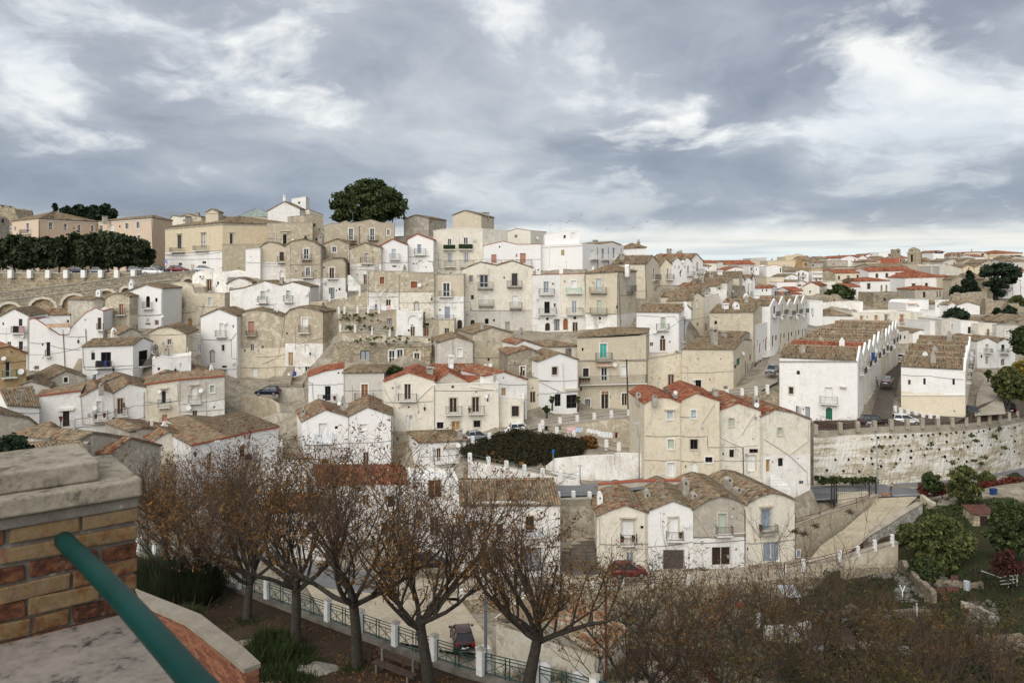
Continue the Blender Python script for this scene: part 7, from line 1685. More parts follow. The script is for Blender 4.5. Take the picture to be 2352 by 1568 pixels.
evergreen('slim potted tree beside the garage opening',604,880,975,20,118,'leaf_olive',8,40,.18,'potted_plant','plant',seed=91,low=.3)
T('C1')
evergreen('dark green shrub behind the pier at the left edge',90,85,360,190,62,'leaf_dark',90,150,.16,'shrub','shrub',seed=92,low=.0,clump=.28)
T('D1')
def broom(label,x,y,z,n,h,sp,seed):
 b=PZ(x,y,CZ+z);b.z=gz(b.x,b.y);rng=np.random.default_rng(seed);root=thing('broom_shrub',label,'shrub',b.copy(),'broom shrubs beside the park trees')
 a=rng.random(n)*6.283;rr=rng.random(n)**.6;base=np.stack([np.cos(a)*rr*sp*.45,np.sin(a)*rr*sp*.45,np.zeros(n)],1)+np.array(b[:])
 d=np.stack([np.cos(a)*rr*.55+rng.normal(size=n)*.16,np.sin(a)*rr*.55+rng.normal(size=n)*.16,np.ones(n)],1);L=h*rng.uniform(.45,1.1,n)*(1-.35*rr)
 t0=rng.uniform(0,.55,n)[:,None];p0=base+d*L[:,None]*t0;p1=base+d*L[:,None];w=np.stack([np.cos(a+1.6),np.sin(a+1.6),np.zeros(n)],1)*rng.uniform(.008,.02,n)[:,None]
 V=np.stack([p0-w,p0+w,p1+w*.5,p1-w*.5],1).reshape(-1,3)
 np_mesh('crown',V,np.arange(n*4).reshape(-1,4),'leaf_broom',root,np.repeat(np.clip(rng.normal(.55,.25,n),0,1),4))
 m=MB()
 for k in range(9):q=6.283*k/9;m.tube([b,b+Vector((math.cos(q)*.3,math.sin(q)*.3,.7)),b+Vector((math.cos(q)*.6,math.sin(q)*.6,1.3))],[.035,.025,.01],4,False)
 m.build('stems','twig',root)
T('D')
broom('broom shrub with fine upright stems, close to the low brick wall',385,1398,-20.6,5200,3.2,2.6,93)
broom('broom shrub with fine upright stems, close to the white fence post',455,1385,-20.5,4600,2.9,2.4,94)
broom('broom shrub with fine upright stems, half hidden at the corner of the brick pier',340,1372,-20.9,3600,2.6,2.2,95)
broom('low dark broom tuft behind the low brick wall',420,1440,-20.0,2600,1.5,1.6,96)
T('D')
brush('dry_shrub','dry leafless stems just beyond the low brick wall',[Vector((p.x,p.y,gz(p.x,p.y)))for p in(park_at(x,1400,-20.4)for x in(350,375,400,425,445))],2.0,95,26)
def wire(label,pts,r=.03):
 m=MB();q=[PT(*p)for p in pts];v=[]
 for a,b in zip(q,q[1:]):
  for i in range(8):
   f=i/8;v.append(a+(b-a)*f-Vector((0,0,(b-a).length*.03*4*f*(1-f))))
 v.append(q[-1]);m.tube(v,r,4,False);o=m.build('overhead_wire','cable_black',None,origin=q[0].copy());tag(o,label,'wire','overhead wires')
T('C2');wire('sagging black wire from the derelict wall to the twin gabled house',[(45,165,103),(450,100,103.5)]);wire('long black wire passing in front of the twin gabled house',[(45,180,102),(835,205,102.5)])
T('B1');wire('thin wire crossing above the sunken terrace house front',[(262,500,122),(760,430,116)]);wire('wire strung from the lantern wall to the tall white gabled house',[(1710,312,126),(1860,350,137)]);wire('wire running over the lower left row balconies',[(690,1095,102),(1240,970,107),(1640,920,109.5)])
T('B3');wire('slanting wire from the black wire pole to the big beige house',[(1583,160,142),(1230,330,126)]);wire('wire from the white gabled house to the big beige house',[(250,735,118),(610,715,124)])
T('A2');wire('wires above the green stairs',[(820,850,151),(1150,812,156)])
def bare_tree(label,base,height,seed,lean=0.0,fork=.27,spread=1.0,r0=.25,leaf=1.0,group='bare autumn trees of the park',limbs=6,lvl=(6,6,8),upward=.35,foliage='leaf_gold'):
 pr=random.Random(seed);rng=np.random.default_rng(seed)
 root=thing('bare_tree',label,'tree',base.copy(),group)
 tk,tw=MB(),MB();tips=[]
 def grow(mb,p,d,L,r,n,up,wob,sides,taper=.55,keep=False):
  pts=[p];q=p;d=d.normalized();rad=[r];dirs=[d]
  for i in range(n):
   d=(d+Vector((pr.gauss(0,wob),pr.gauss(0,wob),pr.gauss(0,wob*.6)+up/n))).normalized()
   q=q+d*(L/n);pts.append(q);dirs.append(d);rad.append(max(.006,r*(1-(i+1)/n*taper)))
  mb.tube(pts,rad,sides,False)
  return pts,dirs,rad
 def off(d,s,zlo,zhi,k):
  a=pr.uniform(0,6.283)
  return d*k+Vector((math.cos(a)*s,math.sin(a)*s,pr.uniform(zlo,zhi)))
 H0=height*fork
 pts,dirs,rad=grow(tk,base-Vector((0,0,.5)),Vector((lean,pr.uniform(-.05,.05),1)),H0+.5,r0*1.15,5,.1,.05,9,.3)
 top=pts[-1];R1=height*(1-fork)*1.30
 tk.lathe(top-Vector((0,0,.3)),[(r0*.70,0),(r0*.98,.25),(r0*.75,.55),(r0*.2,.70)],9)
 for i in range(limbs):
  a=2*math.pi*(i+pr.uniform(-.25,.25))/limbs
  dd=Vector((math.cos(a)*spread,math.sin(a)*spread,pr.uniform(.28,1.15)))
  p1,d1,ra1=grow(tk,top-Vector((0,0,pr.uniform(0,.35))),dd,R1*pr.uniform(.34,.52),r0*pr.uniform(.42,.6),5,upward*1.3,.15,6)
  for j in range(lvl[0]):
   k=pr.choice((1,2,3,4))if j else 5
   p2,d2,ra2=grow(tk,p1[k],off(d1[k],.7,.15,.8,.9),R1*pr.uniform(.24,.42),ra1[k]*.62,4,upward*1.1,.15,5)
   for m_ in range(lvl[1]):
    k2=pr.choice((1,2,3,4))
    p3,d3,ra3=grow(tw,p2[k2],off(d2[k2],.75,-.1,.7,.8),R1*pr.uniform(.13,.27),max(.016,ra2[k2]*.42),4,.25,.17,4)
    for q in range(lvl[2]):
     k3=pr.choice((1,2,3,4))
     p4,d4,_=grow(tw,p3[k3],off(d3[k3],.85,-.35,.65,.8),R1*pr.uniform(.06,.17),.0095,3,.05,.24,3,.5)
     tips+=[p4[1],p4[2],p4[3]]
 tk.build('trunk','bark',root,True)
 tw.build('crown','twig',root)
 tips=np.array([t[:]for t in tips])
 ph=(np.sin(tips[:,0]*1.1+seed)+np.sin(tips[:,1]*.9+2*seed)+np.sin(tips[:,2]*1.3+seed*.7))/3
 w=np.clip(.26+ph*.85,.02,.9);keep=rng.random(len(tips))<w*leaf
 cs=tips[keep]-np.array([0,0,.05])
 V,Fq,t=leaf_cloud(cs,np.full((len(cs),3),.20),2,.060,rng,aspect=2.4)
 o=np_mesh('leaves',V,Fq,foliage,root,t);kind(o,'stuff')
 return root
T('D')
def park_at(x,y,z):
 return PZ(x,y,CZ+z)
for i,(x,y,z,ytop,sd,ln,sp,lab)in enumerate(((386,1292,-20.9,1035,3,-.05,1.0,'bare knobbly tree behind the broom shrubs, leftmost of the park row'),(474,1385,-20.5,1060,5,.0,1.0,'bare tree with forked crown above the right broom shrub'),(565,1420,-20.1,1055,7,.02,.9,'golden flecked bare tree standing close to the first fence bays'),(679,1478,-19.8,1020,9,.03,1.0,'bare tree with bushy twigs before the white rendered house'),(823,1531,-19.35,985,12,.0,1.1,'tallest bare tree with four heavy limbs in the middle of the park'),(988,1585,-19.0,1035,14,-.06,1.0,'bare tree with leaning limb right of the tallest tree'),(1211,1585,-18.5,1130,17,.02,1.05,'bare tree with low wide fork at the right end of the green fence'))):
 b=park_at(x,y,z);hgt=(y-ytop)/F*b.y
 bare_tree(lab,b,hgt,sd,ln,.30 if i not in(1,2)else.24,sp*.95,.27 if i>2 else.25,1.0)
GT='leafless trees on the garden slope'
for i,(x,y,d,ytop,sd,lab,lf)in enumerate(((1460,1640,41,1265,21,'many stemmed golden tree in front of the broken tiled shed',1.2),(1585,1650,43,1270,23,'tangled golden tree left of the tall bare tree',1.1),(1868,1560,62,1150,25,'slender tall bare tree with crow nests before the ramp',.25),(1720,1640,46,1330,27,'low bare tree with spreading grey stems in the lower garden',.6),(1960,1660,45,1330,29,'pale stemmed bare tree leaning over the garden wall',.5),(2110,1690,42,1400,31,'rust leaved tree in the lower right corner',1.3),(2250,1700,43,1440,33,'golden leaved small tree at the right corner',1.2),(2010,1700,40,1450,37,'copper coloured bush tree beneath the garden steps',1.3),(1640,1690,40,1420,39,'brown tangle of stems at the bottom edge',.9),(1560,1500,60,1335,41,'small rusty sapling beside the dark tin shelter',.5),(1690,1480,62,1320,43,'grey sapling standing beside the white board',.35),(1790,1540,57,1350,45,'brown sapling behind the long ladder',.5),(1990,1530,58,1380,47,'bare bush tree beside the forked white stump',.4),(2130,1560,55,1400,49,'thorny bush tree among the white edging stones',.6),(2290,1560,56,1390,51,'twiggy tree at the right edge below the steel frame',.6),(1520,1600,47,1400,53,'dark stemmed tree right of the rusty pole',.8),(1480,1450,67,1290,61,'twiggy tree below the lane railing, left of the red crate',.6),(1640,1455,67,1275,63,'golden twiggy tree below the black garage',.8),(1770,1450,68,1270,65,'grey twiggy tree below the blue grey garage',.5),(1930,1470,66,1300,67,'brown twiggy tree before the lower ramp rail',.7),(2060,1500,63,1345,69,'bent bare tree beside the garden wall corner',.5),(2200,1530,60,1385,71,'rusty small tree left of the white steel frame',.8),(2330,1640,46,1450,55,'brown bush tree in the extreme lower right corner',.8),(1880,1640,47,1440,57,'tangle of yellow twigs at the bottom edge below the ramp',.7))):
 b=P(x,y,d);hgt=(y-ytop)/F*d
 bare_tree(lab,b,hgt*.95,sd,0,.12,1.0,.16,lf,GT,limbs=5,lvl=(4,4,6),upward=.3,foliage=('leaf_gold','leaf_khaki','leaf_khaki')[i%3])
T('C4')
for k,(x,y)in enumerate(((438,690),(250,745),(335,760),(755,565))):
 m=MB();rng=random.Random(k);p=PT(x,y,62)
 for _ in range(40):
  a=Vector((rng.gauss(0,.3),rng.gauss(0,.3),rng.gauss(0,.22)));b=Vector((rng.gauss(0,.3),rng.gauss(0,.3),rng.gauss(0,.22)));m.tube([p+a*.6,p+b*.6],.02,3,False)
 o=m.build('crow_nest','twig',None,origin=p.copy());tag(o,'dark twig nest in the slender bare tree, '+['largest','leftmost','beside the leftmost nest','on the long right bough'][k],'nest','nests in the bare tree')
def blades(name,label,spots,h,mat,seed,per=60,spread=.5):
 rng=np.random.default_rng(seed);n=len(spots)*per
 C=np.repeat(np.array([s[:]for s in spots]),per,0)
 off=rng.normal(size=(n,2))*spread;C[:,0]+=off[:,0];C[:,1]+=off[:,1]
 C[:,2]=[gz(x,y)for x,y in C[:,:2]]if len(C)<60000 else C[:,2]
 a=rng.random(n)*6.283;w=.018*rng.uniform(.7,1.6,n);hh=h*rng.uniform(.4,1.2,n)
 dx,dy=np.cos(a)*w,np.sin(a)*w;lx,ly=rng.normal(size=n)*.3*hh,rng.normal(size=n)*.3*hh
 V=np.stack([C+np.stack([-dx,-dy,-.03*np.ones(n)],1),C+np.stack([dx,dy,-.03*np.ones(n)],1),C+np.stack([lx+dx*.3,ly+dy*.3,hh],1),C+np.stack([lx-dx*.3,ly-dy*.3,hh],1)],1).reshape(-1,3)
 o=np_mesh(name,V,np.arange(n*4).reshape(-1,4),mat,None,np.repeat(np.clip(rng.normal(.5,.25,n),0,1),4));kind(o,'stuff');o['label']=label
def scatter(n,x0,x1,y0,y1,seed):
 rng=random.Random(seed);out=[]
 while len(out)<n:
  p=ground_at(rng.uniform(x0,x1),rng.uniform(y0,y1));out.append(Vector((p.x,p.y,gz(p.x,p.y))))
 return out
def fence_line(x):
 """fence plan position at world x"""
 for(a,b)in zip(PARK,PARK[1:]):
  if a[0]<=x<=b[0]:return a[1]+(b[1]-a[1])*(x-a[0])/(b[0]-a[0])
 return 40
def park_floor():
 m=MB();n=24
 for i in range(len(PARK)-1):
  pass
 rows=[]
 for t in np.linspace(0.3,17,18):
  rows.append([Vector((x-.62*t,y-.78*t,max(CZ+z+.03,gz(x-.62*t,y-.78*t)+.05)))for x,y,z in PARK])
 for r in rows:m.v+=r
 k=len(PARK)
 for i in range(len(rows)-1):
  for j in range(k-1):m.f.append((i*k+j,i*k+j+1,(i+1)*k+j+1,(i+1)*k+j))
 o=m.build('park_ground','soil',None,True);kind(o,'structure')
 rng=np.random.default_rng(2);N=9000
 seg=rng.integers(0,k-1,N);f=rng.random(N);t=.6+rng.random(N)**1.3*13
 A=np.array(PARK)
 x=A[seg,0]*(1-f)+A[seg+1,0]*f-.62*t;y=A[seg,1]*(1-f)+A[seg+1,1]*f-.78*t
 z=np.array([gz(a,b)for a,b in zip(x,y)])+.075
 c=np.stack([x,y,z],1)
 V,Fq,tt=leaf_cloud(c,np.full((N,3),.02),1,.085,rng,aspect=1.4)
 o=np_mesh('leaf_litter',V,Fq,'leaf_litter',None,tt);kind(o,'stuff');o['label']='fallen brown leaves on the park ground'
park_floor()
T('D')
blades('grass','dark grass at the bottom of the park slope',scatter(60,590,720,1500,1568,3),.35,'grass_blade',3,90,.35)
blades('grass','tall grass clump beside the low brick wall',scatter(26,590,660,1478,1530,4),.8,'grass_blade',4,130,.3)
blades('grass','tufts of grass at the foot of the park trees',[Vector((p.x+rr_.gauss(0,.4),p.y+rr_.gauss(0,.4),p.z))for p in[park_at(*q)for q in((474,1388,-20.5),(565,1425,-20.1),(679,1482,-19.8),(823,1533,-19.3))]for _ in range(7)],.28,'grass_blade',5,60,.35)
blades('dry_weeds','dry weeds along the shed and below the green fence',scatter(120,1180,1440,1500,1568,6),.9,'dry_stalk',6,40,.6)
tufts('undergrowth','green weeds between the fence and the shed',scatter(110,1150,1420,1500,1568,7),'leaf_olive',.55,36,.10,7)
blades('grass','green grass of the garden terraces',scatter(200,1560,2352,1330,1560,8),.25,'grass_blade',8,120,1.1)
tufts('undergrowth','brown and green undergrowth of the lower gardens',scatter(520,1420,2352,1310,1568,9),'leaf_broom',.7,44,.11,9)
brush('bare_stems','tangle of bare brown stems across the lower gardens',scatter(190,1400,2352,1330,1568,19),1.7,19)
tufts('undergrowth','dull brown green brambles of the lower gardens',scatter(420,1400,2352,1380,1568,10),'leaf_khaki',.5,30,.10,10)
tufts('undergrowth','crimson creeper on the garden slope',scatter(40,1420,1640,1500,1568,11),'leaf_red',.6,40,.12,11)
tufts('undergrowth','green plants under the crimson vine',scatter(90,2120,2352,1150,1210,12),'leaf_green',.6,40,.15,12)
# ================================================================== foreground: pier, rail, slab, low wall
E1=Vector((.785,.62,0));E2=Vector((-.62,.785,0))
PC=Vector((-1.545,3.29,CZ))
def fp(a,b,z):return PC+E1*a+E2*b+Vector((0,0,z))
def fbox(mb,a0,a1,b0,b1,z0,z1):
 mb.hexa([fp(a0,b0,z0),fp(a1,b0,z0),fp(a1,b1,z0),fp(a0,b1,z0),fp(a0,b0,z1),fp(a1,b0,z1),fp(a1,b1,z1),fp(a0,b1,z1)])
def bevel(o,w=.012,seg=2):
 md=o.modifiers.new('bevel','BEVEL');md.width=w;md.segments=seg;md.limit_method='ANGLE'
pier=thing('brick_pier','weathered brick pier with stepped stone cap at lower left','brick pier',fp(0,0,-1.5))
TOPZ,BOTZ=-.950,-1.398
m=MB();fbox(m,-2.2,-.012,.012,.50,BOTZ-.3,TOPZ-.002);m.build('mortar_core','mortar',pier)
m=MB();fbox(m,-2.25,.012,-.026,.54,-.930,-.858);o=m.build('cap_slab','pier_stone',pier);bevel(o,.010)
m=MB();fbox(m,-2.15,-.135,.045,.48,-.856,-.775);o=m.build('cap_slab','pier_stone',pier);bevel(o,.009)
m=MB();fbox(m,-2.2,.002,-.008,.50,-.978,-.932);o=m.build('mortar_bed','mortar',pier);bevel(o,.006)
rb=random.Random(31)
ch=.0705;bh=.0595
for row in range(-1,7):
 z1=-.979-row*ch if row>=0 else None
 if row<0:continue
 z0=z1-bh-rb.uniform(-.003,.004)
 a=-.002;first=True
 while a>-2.0:
  L=rb.choice((.235,.24,.23,.12))if not first else(.235 if row%2 else.13)
  first=False
  if row==0 and L<.2:L=.2
  if not(row in(1,)and-.62<a<-.2 and rb.random()<.45):
   m=MB();j=rb.uniform(-.004,.005)
   fbox(m,a-L,a,-.006+j,.10,z0,z1)
   c=len(m.v)
   m.v=[v+Vector((rb.gauss(0,.003),rb.gauss(0,.0026),rb.gauss(0,.0036)))for v in m.v]
   o=m.build('brick','brick_clay',pier);bevel(o,.005)
  a-=L+rb.uniform(.011,.017)
for row in range(6):
 z1=-.979-row*ch;b=.105
 while b<.48:
  L=min(.11 if row%2 else.23,.495-b);m=MB();fbox(m,-.10,rb.uniform(-.004,.003),b,b+L,z1-bh,z1);o=m.build('brick','brick_clay',pier);bevel(o,.005);b+=L+.013
slab=thing('parapet_slab','pale stained stone slab at the foot of the brick pier','stone slab',fp(0,-.5,-1.6))
m=MB();fbox(m,-2.6,.02,-2.6,-.010,BOTZ-.09,BOTZ);o=m.build('slab','slab_marble',slab);bevel(o,.01)
m=MB();fbox(m,-2.6,-.03,-2.6,.48,BOTZ-4.5,BOTZ-.094);m.build('wall_base','mortar_dark',slab)
rail=thing('handrail','thick dark green tubular handrail in front of the brick pier','handrail',fp(-.4,-.1,-1.1))
s=P(152,1246,3.02);e=P(452,1568,1.86);dvec=(e-s)
pts=[s+dvec*f+Vector((0,0,.012*math.sin(max(0,min(1,f))*math.pi)))for f in(-.03,.05,.15,.3,.45,.6,.75,.9,1.0,1.15,1.3)]
m=MB();m.tube(pts,.0335,28);m.build('tube','handrail_green',rail,True)if 'handrail_green' in MATS else None
def railpaint(t,b):
 g=t.n('ShaderNodeNewGeometry');pos=g.outputs['Position']
 n=t.noise(pos,30,6,.7);n2=t.noise(pos,4,4,.6)
 base=t.mix(t.ramp(n2,[(.3,0.0),(.7,1.0)]),(.0008,.024,.020),(.0015,.036,.030))
 base=t.mix(t.ramp(n,[(.62,0.0),(.72,.5)]),base,(.035,.045,.038))
 t.l(base,b.inputs['Base Color']);b.inputs['Roughness'].default_value=.5;b.inputs['Specular IOR Level'].default_value=.14
pmat('handrail_green',railpaint)
if not rail.children:
 m.build('tube','handrail_green',rail,True)
def low_wall():
 T('D')
 zt=-8.9
 inner=[P(300,1372,20.9),P(337,1390,20.3),P(425,1428,19.6),P(470,1462,18.9),P(520,1500,18.3),P(562,1536,17.8)]
 inner=[Vector((p.x,p.y,CZ+zt))for p in[PZ(a,b,CZ+zt)for a,b in((296,1380),(337,1388),(425,1427),(470,1461),(520,1501),(561,1536))]]
 outer=[PZ(a,b,CZ+zt)for a,b in((300,1340),(318,1353),(461,1409),(505,1443),(560,1485),(599,1521))]
 root=thing('brick_wall','low curved red brick wall with pale concrete coping','brick wall',inner[-1]-Vector((0,0,1.5)))
 c=MB();H1=Vector((0,0,-.10))
 for i in range(5):
  c.hexa([inner[i]+H1,inner[i+1]+H1,outer[i+1]+H1,outer[i]+H1,inner[i],inner[i+1],outer[i+1],outer[i]])
 c.build('coping','coping_concrete',root)
 core=MB()
 ins=[(a+(b-a)*.13,a+(b-a)*.87)for a,b in zip(inner,outer)]
 D_=Vector((0,0,-2.6))
 for(a,b),(a2,b2)in zip(ins,ins[1:]):
  core.hexa([a+D_,a2+D_,b2+D_,b+D_,a+H1*1.02,a2+H1*1.02,b2+H1*1.02,b+H1*1.02])
 core.build('mortar_core','mortar_dark',root)
 rb=random.Random(8);cnt=0;rest=MB()
 def course(p,q,rows):
  nonlocal cnt
  u=(q-p);L=u.length;u=u/L;n=Vector((u.y,-u.x,0))
  if n.dot(Vector((p.x,p.y,0)))>0:n=-n
  for r in range(rows):
   z=-.115-r*.068;a=-.12 if r%2 else 0.0
   while a<L-.02:
    a0,a1=max(0,a),min(L,a+.24)
    if a1-a0>.04:
     j=rb.uniform(.004,.012)
     h=[p+u*a0+n*-.05,p+u*a1+n*-.05,p+u*a1+n*j,p+u*a0+n*j]
     v=[x+Vector((0,0,z-.056))for x in h]+[x+Vector((0,0,z))for x in h]
     if cnt<298:
      m=MB();m.hexa(v);m.build('brick','brick_red',root);cnt+=1
     else:rest.hexa(v)
    a+=.252
 course(ins[5][0],ins[5][1],14)
 for i in(4,3,2,1):course(ins[i][0],ins[i+1][0],13)
 if rest.v:kind(rest.build('brick_courses','brick_red',root),'stuff')
low_wall()
def rock(label,c,rx,ry,rz,seed,mat='pale_rock'):
 rng=np.random.default_rng(seed);m=MB();n,k=14,8
 for j in range(k+1):
  for i in range(n):
   th=2*math.pi*i/n;ph=math.pi*j/k-math.pi/2;s=1+rng.uniform(-.16,.16)
   m.v.append(c+Vector((rx*math.cos(ph)*math.cos(th)*s,ry*math.cos(ph)*math.sin(th)*s,rz*math.sin(ph)*s)))
 for j in range(k):
  for i in range(n):m.f.append((j*n+i,j*n+(i+1)%n,(j+1)*n+(i+1)%n,(j+1)*n+i))
 o=m.build('boulder',mat,None,True,origin=c.copy());tag(o,label,'boulder')
T('D');g=ground_at(722,1553)
rock('pale rock outcrop in the grass at the bottom of the park',g+Vector((0,.3,-.1)),1.3,.8,.55,3)
def park_fence():
 root=thing('park_fence','green iron park fence with white posts and crossed braces','fence',Vector((PARK[0][0],PARK[0][1],CZ+PARK[0][2])))
 pos=[]
 P0=[(Vector((x,y,CZ+z)))for x,y,z in PARK]
 acc=0.0;out=[P0[0]]
 for a,b in zip(P0,P0[1:]):
  L=(b-a).length;t=3.0-acc
  while t<=L:out.append(a+(b-a)*(t/L));t+=3.0
  acc=(acc+L)%3.0
 base=MB()
 for a,b in zip(out,out[1:]):
  u=(b-a).normalized();n=Vector((u.y,-u.x,0)).normalized()
  base.hexa([a-n*.3+Vector((0,0,-6)),b-n*.3+Vector((0,0,-6)),b+n*.28+Vector((0,0,-6)),a+n*.28+Vector((0,0,-6)),a-n*.3+Vector((0,0,.22)),b-n*.3+Vector((0,0,.22)),b+n*.28+Vector((0,0,.22)),a+n*.28+Vector((0,0,.22))])
 base.build('plinth','dark_plaster',root)
 for i,p in enumerate(out):
  u=(out[min(i+1,len(out)-1)]-out[max(0,i-1)]);rz=math.atan2(u.y,u.x)
  m=MB();m.box((p.x,p.y,p.z+.224),.34,.34,1.18,rz,.97);o=m.build('post','post_white',root)
  m=MB();m.box((p.x,p.y,p.z+1.406),.40,.40,.09,rz,.55);m.build('post_cap','grey_plaster',o)
 for a,b in zip(out,out[1:]):
  u=(b-a);L=u.length;u=u/L;A=a+u*.24+Vector((0,0,.22));B=b-u*.24+Vector((0,0,.22));M=(A+B)/2
  Z=lambda z:Vector((0,0,z))
  m=MB()
  for z in(.12,.72,.88,1.02):m.tube([A+Z(z),B+Z(z)],.024,4)
  for p in(A,M-u*.12,M+u*.12,B):m.tube([p+Z(.02),p+Z(1.02)],.028,4)
  for p,q in((A,M-u*.12),(M+u*.12,B)):
   m.tube([p+Z(.74),q+Z(.14)],.034,4);m.tube([p+Z(.14),q+Z(.72)],.016,4)
   c=(p+q)/2;m.tube([c+Z(.12),c+Z(.72)],.015,4)
  m.build('fence_panel','railing_green',root)
park_fence()
T('D')
post_rail('row of white concrete posts just outside the green fence',[(972,1497,1540,43),(1105,1488,1533,42.5),(1114,1485,1530,44),(1250,1527,1570,41),(1330,1547,1590,40.5)],.5,0,cap='post_white',taper=1)
def bench():
 T('D');g=PZ(900,1535,CZ-19.15);a=PZ(852,1522,CZ-18.75);b=PZ(945,1558,CZ-18.75)
 root=thing('park_bench','dark wooden park bench below the green fence','bench',g)
 u=(b-a);u.z=0;L=u.length;u=u/L;n=Vector((-u.y,u.x,0))
 def bx(mb,a0,a1,w0,w1,z0,z1):mb.hexa([a+u*x+n*y+Vector((0,0,z))for z in(z0,z1)for x,y in((a0,w0),(a1,w0),(a1,w1),(a0,w1))])
 for k in range(3):m=MB();bx(m,0,L,k*.15,k*.15+.13,0,.05);m.build('seat','plank_wood',root)
 for k in range(2):m=MB();bx(m,0,L,.50,.54,.22+k*.2,.37+k*.2);m.build('backrest','plank_wood',root)
 for x in(.25,L-.35):
  m=MB();bx(m,x,x+.1,.02,.10,-.42,0);m.build('leg','dark_plaster',root);m=MB();bx(m,x,x+.1,.42,.5,-.42,.62);m.build('leg','dark_plaster',root)
bench()
def shed():
 FL,FR=Vector((-1.5,60,0)),Vector((6.04,55.5,0));u=(FR-FL).normalized();s=Vector((-u.y,u.x,0));zb=CZ-29.6
 root=thing('tiled_shed','low white shed with broken clay tile roof below the park','shed',Vector((2,58,zb)))
 BL,BR=FL+s*5.2,FR+s*5.2
 def z(p,h):return Vector((p.x,p.y,CZ+h))
 m=MB()
 hf=-26.75
 for p,q,h0,h1 in((FL,FR,-26.3,-26.9),(FR,BR,-27.1,-27.1),(BR,BL,-27.1,-26.2),(BL,FL,-26.2,-26.3)):
  e=(q-p).normalized();n=Vector((e.y,-e.x,0));k=n*-.35
  m.hexa([z(p,-30.5),z(q,-30.5),z(q+k,-30.5),z(p+k,-30.5),z(p,h0),z(q,h1),z(q+k,h1),z(p+k,h0)])
 w=m.build('wall','plaster',root);set_wash(w,'w','w',-999,.75)
 ridge_f=FR-u*4.6;A,B=z(FR-s*.05,-26.95),z(BR,-26.95);D_,C_=z(ridge_f,-25.5),z(ridge_f+s*5.2,-25.5)
 A=A+u*.1;B=B+u*.1
 m=MB();m.hexa([A-Vector((0,0,.12)),B-Vector((0,0,.12)),C_-Vector((0,0,.12)),D_-Vector((0,0,.12)),A,B,C_,D_]);m.build('roof','dark_plaster',root)
 L2=z(FL+u*.4,-26.2);L3=z(BL+u*.4,-26.2)
 m=MB();m.hexa([L2-Vector((0,0,.12)),D_-Vector((0,0,.12)),C_-Vector((0,0,.12)),L3-Vector((0,0,.12)),L2,D_,C_,L3]);m.build('roof','dark_plaster',root)
 m=MB();f0,f1=FL+u*.8,FR-u*.6
 ring=[z(FL+u*1.0-s*.02,-26.6)]+[z(FL+u*(1.0+5.4*t)-s*.02,-26.6+1.05*math.sin(math.pi*t)**.8)for t in(.1,.25,.4,.55,.7,.85)]+[z(FR-u*1.1-s*.02,-26.8)]
 m.prism(ring,s*.3);m.build('gable_hump','grey_plaster',root)
 rb=random.Random(3)
 def tile(p,ax,side,nrm,L,w):
  m=MB();prof=[(-.5,0),(-.33,.34),(0,.48),(.33,.34),(.5,0)]
  k=len(m.v)
  for e,sc in((0,1.0),(1,.8)):
   for a,h in prof:m.v.append(p+ax*(L*e)+side*(a*w*sc)+nrm*(h*w*sc*.9+.02*(1-e)))
  for i in range(4):m.f.append((k+i,k+i+1,k+6+i,k+5+i))
  m.f.append((k+4,k+3,k+2,k+1,k));return m
 V=[];n=0;rest=MB()
 slope=(D_-A);ls=slope.length;ax=slope/ls;ev=(B-A);le=ev.length;sd=ev/le;nr=sd.cross(ax);nr=nr if nr.z>0 else-nr
 cols,rows=int(le/.215),int(ls/.34)
 todo=[(r,c)for r in range(rows)for c in range(cols)]
 for r,c in todo:
  if rb.random()<.04:continue
  p=A+sd*((c+.5)*le/cols+rb.gauss(0,.02))+ax*(r*ls/rows+rb.gauss(0,.03))+nr*(.04+rb.random()*.03)
  yaw=rb.gauss(0,.09);a2=(ax+sd*yaw).normalized();s2=(sd-ax*yaw).normalized()
  m=tile(p,a2,s2,nr,.42,.22)
  if n<290:
   o=m.build('roof_tile',rb.choice(('tile_a','tile_a','tile_b','tile_b','tile_c','tile_d','tile_e')),root,True);n+=1
  else:k=len(rest.v);rest.v+=m.v;rest.f+=[tuple(k+i for i in f)for f in m.f]
 for i in range(30):
  f=(i+.5)/30;p=z(FL+(FR-FL)*f,-26.3+(-.6)*f)-s*.12
  m=tile(p,s,u,Vector((0,0,1)),.4,.22);k=len(rest.v);rest.v+=m.v;rest.f+=[tuple(k+i2 for i2 in q)for q in m.f]
 sl=(D_-L2);ls2=sl.length;ax2=sl/ls2;nr2=sd.cross(ax2);nr2=nr2 if nr2.z>0 else-nr2
 for r in range(int(ls2/.36)):
  for c in range(cols):
   p=L2+sd*((c+.5)*le/cols+rb.gauss(0,.02))+ax2*(r*.36)+nr2*.05
   m=tile(p,ax2,sd,nr2,.42,.22);k=len(rest.v);rest.v+=m.v;rest.f+=[tuple(k+i2 for i2 in q)for q in m.f]
 kind(rest.build('roof_tiles','tile_b',root,True),'stuff')
for nm,c in(('tile_a',(.33,.255,.165)),('tile_b',(.25,.185,.12)),('tile_c',(.33,.12,.06)),('tile_d',(.42,.36,.27)),('tile_e',(.17,.15,.12))):simple(nm,c,.9,.3,9)
shed()
T('D');m=MB();a=P(1393,1420,54);m.tube([P(1393,1562,54),P(1391,1345,54)],.09,8);o=m.build('rusty_pole','rust_iron',None,origin=P(1393,1562,54));tag(o,'rusty iron pole standing before the broken tiled shed','pole')
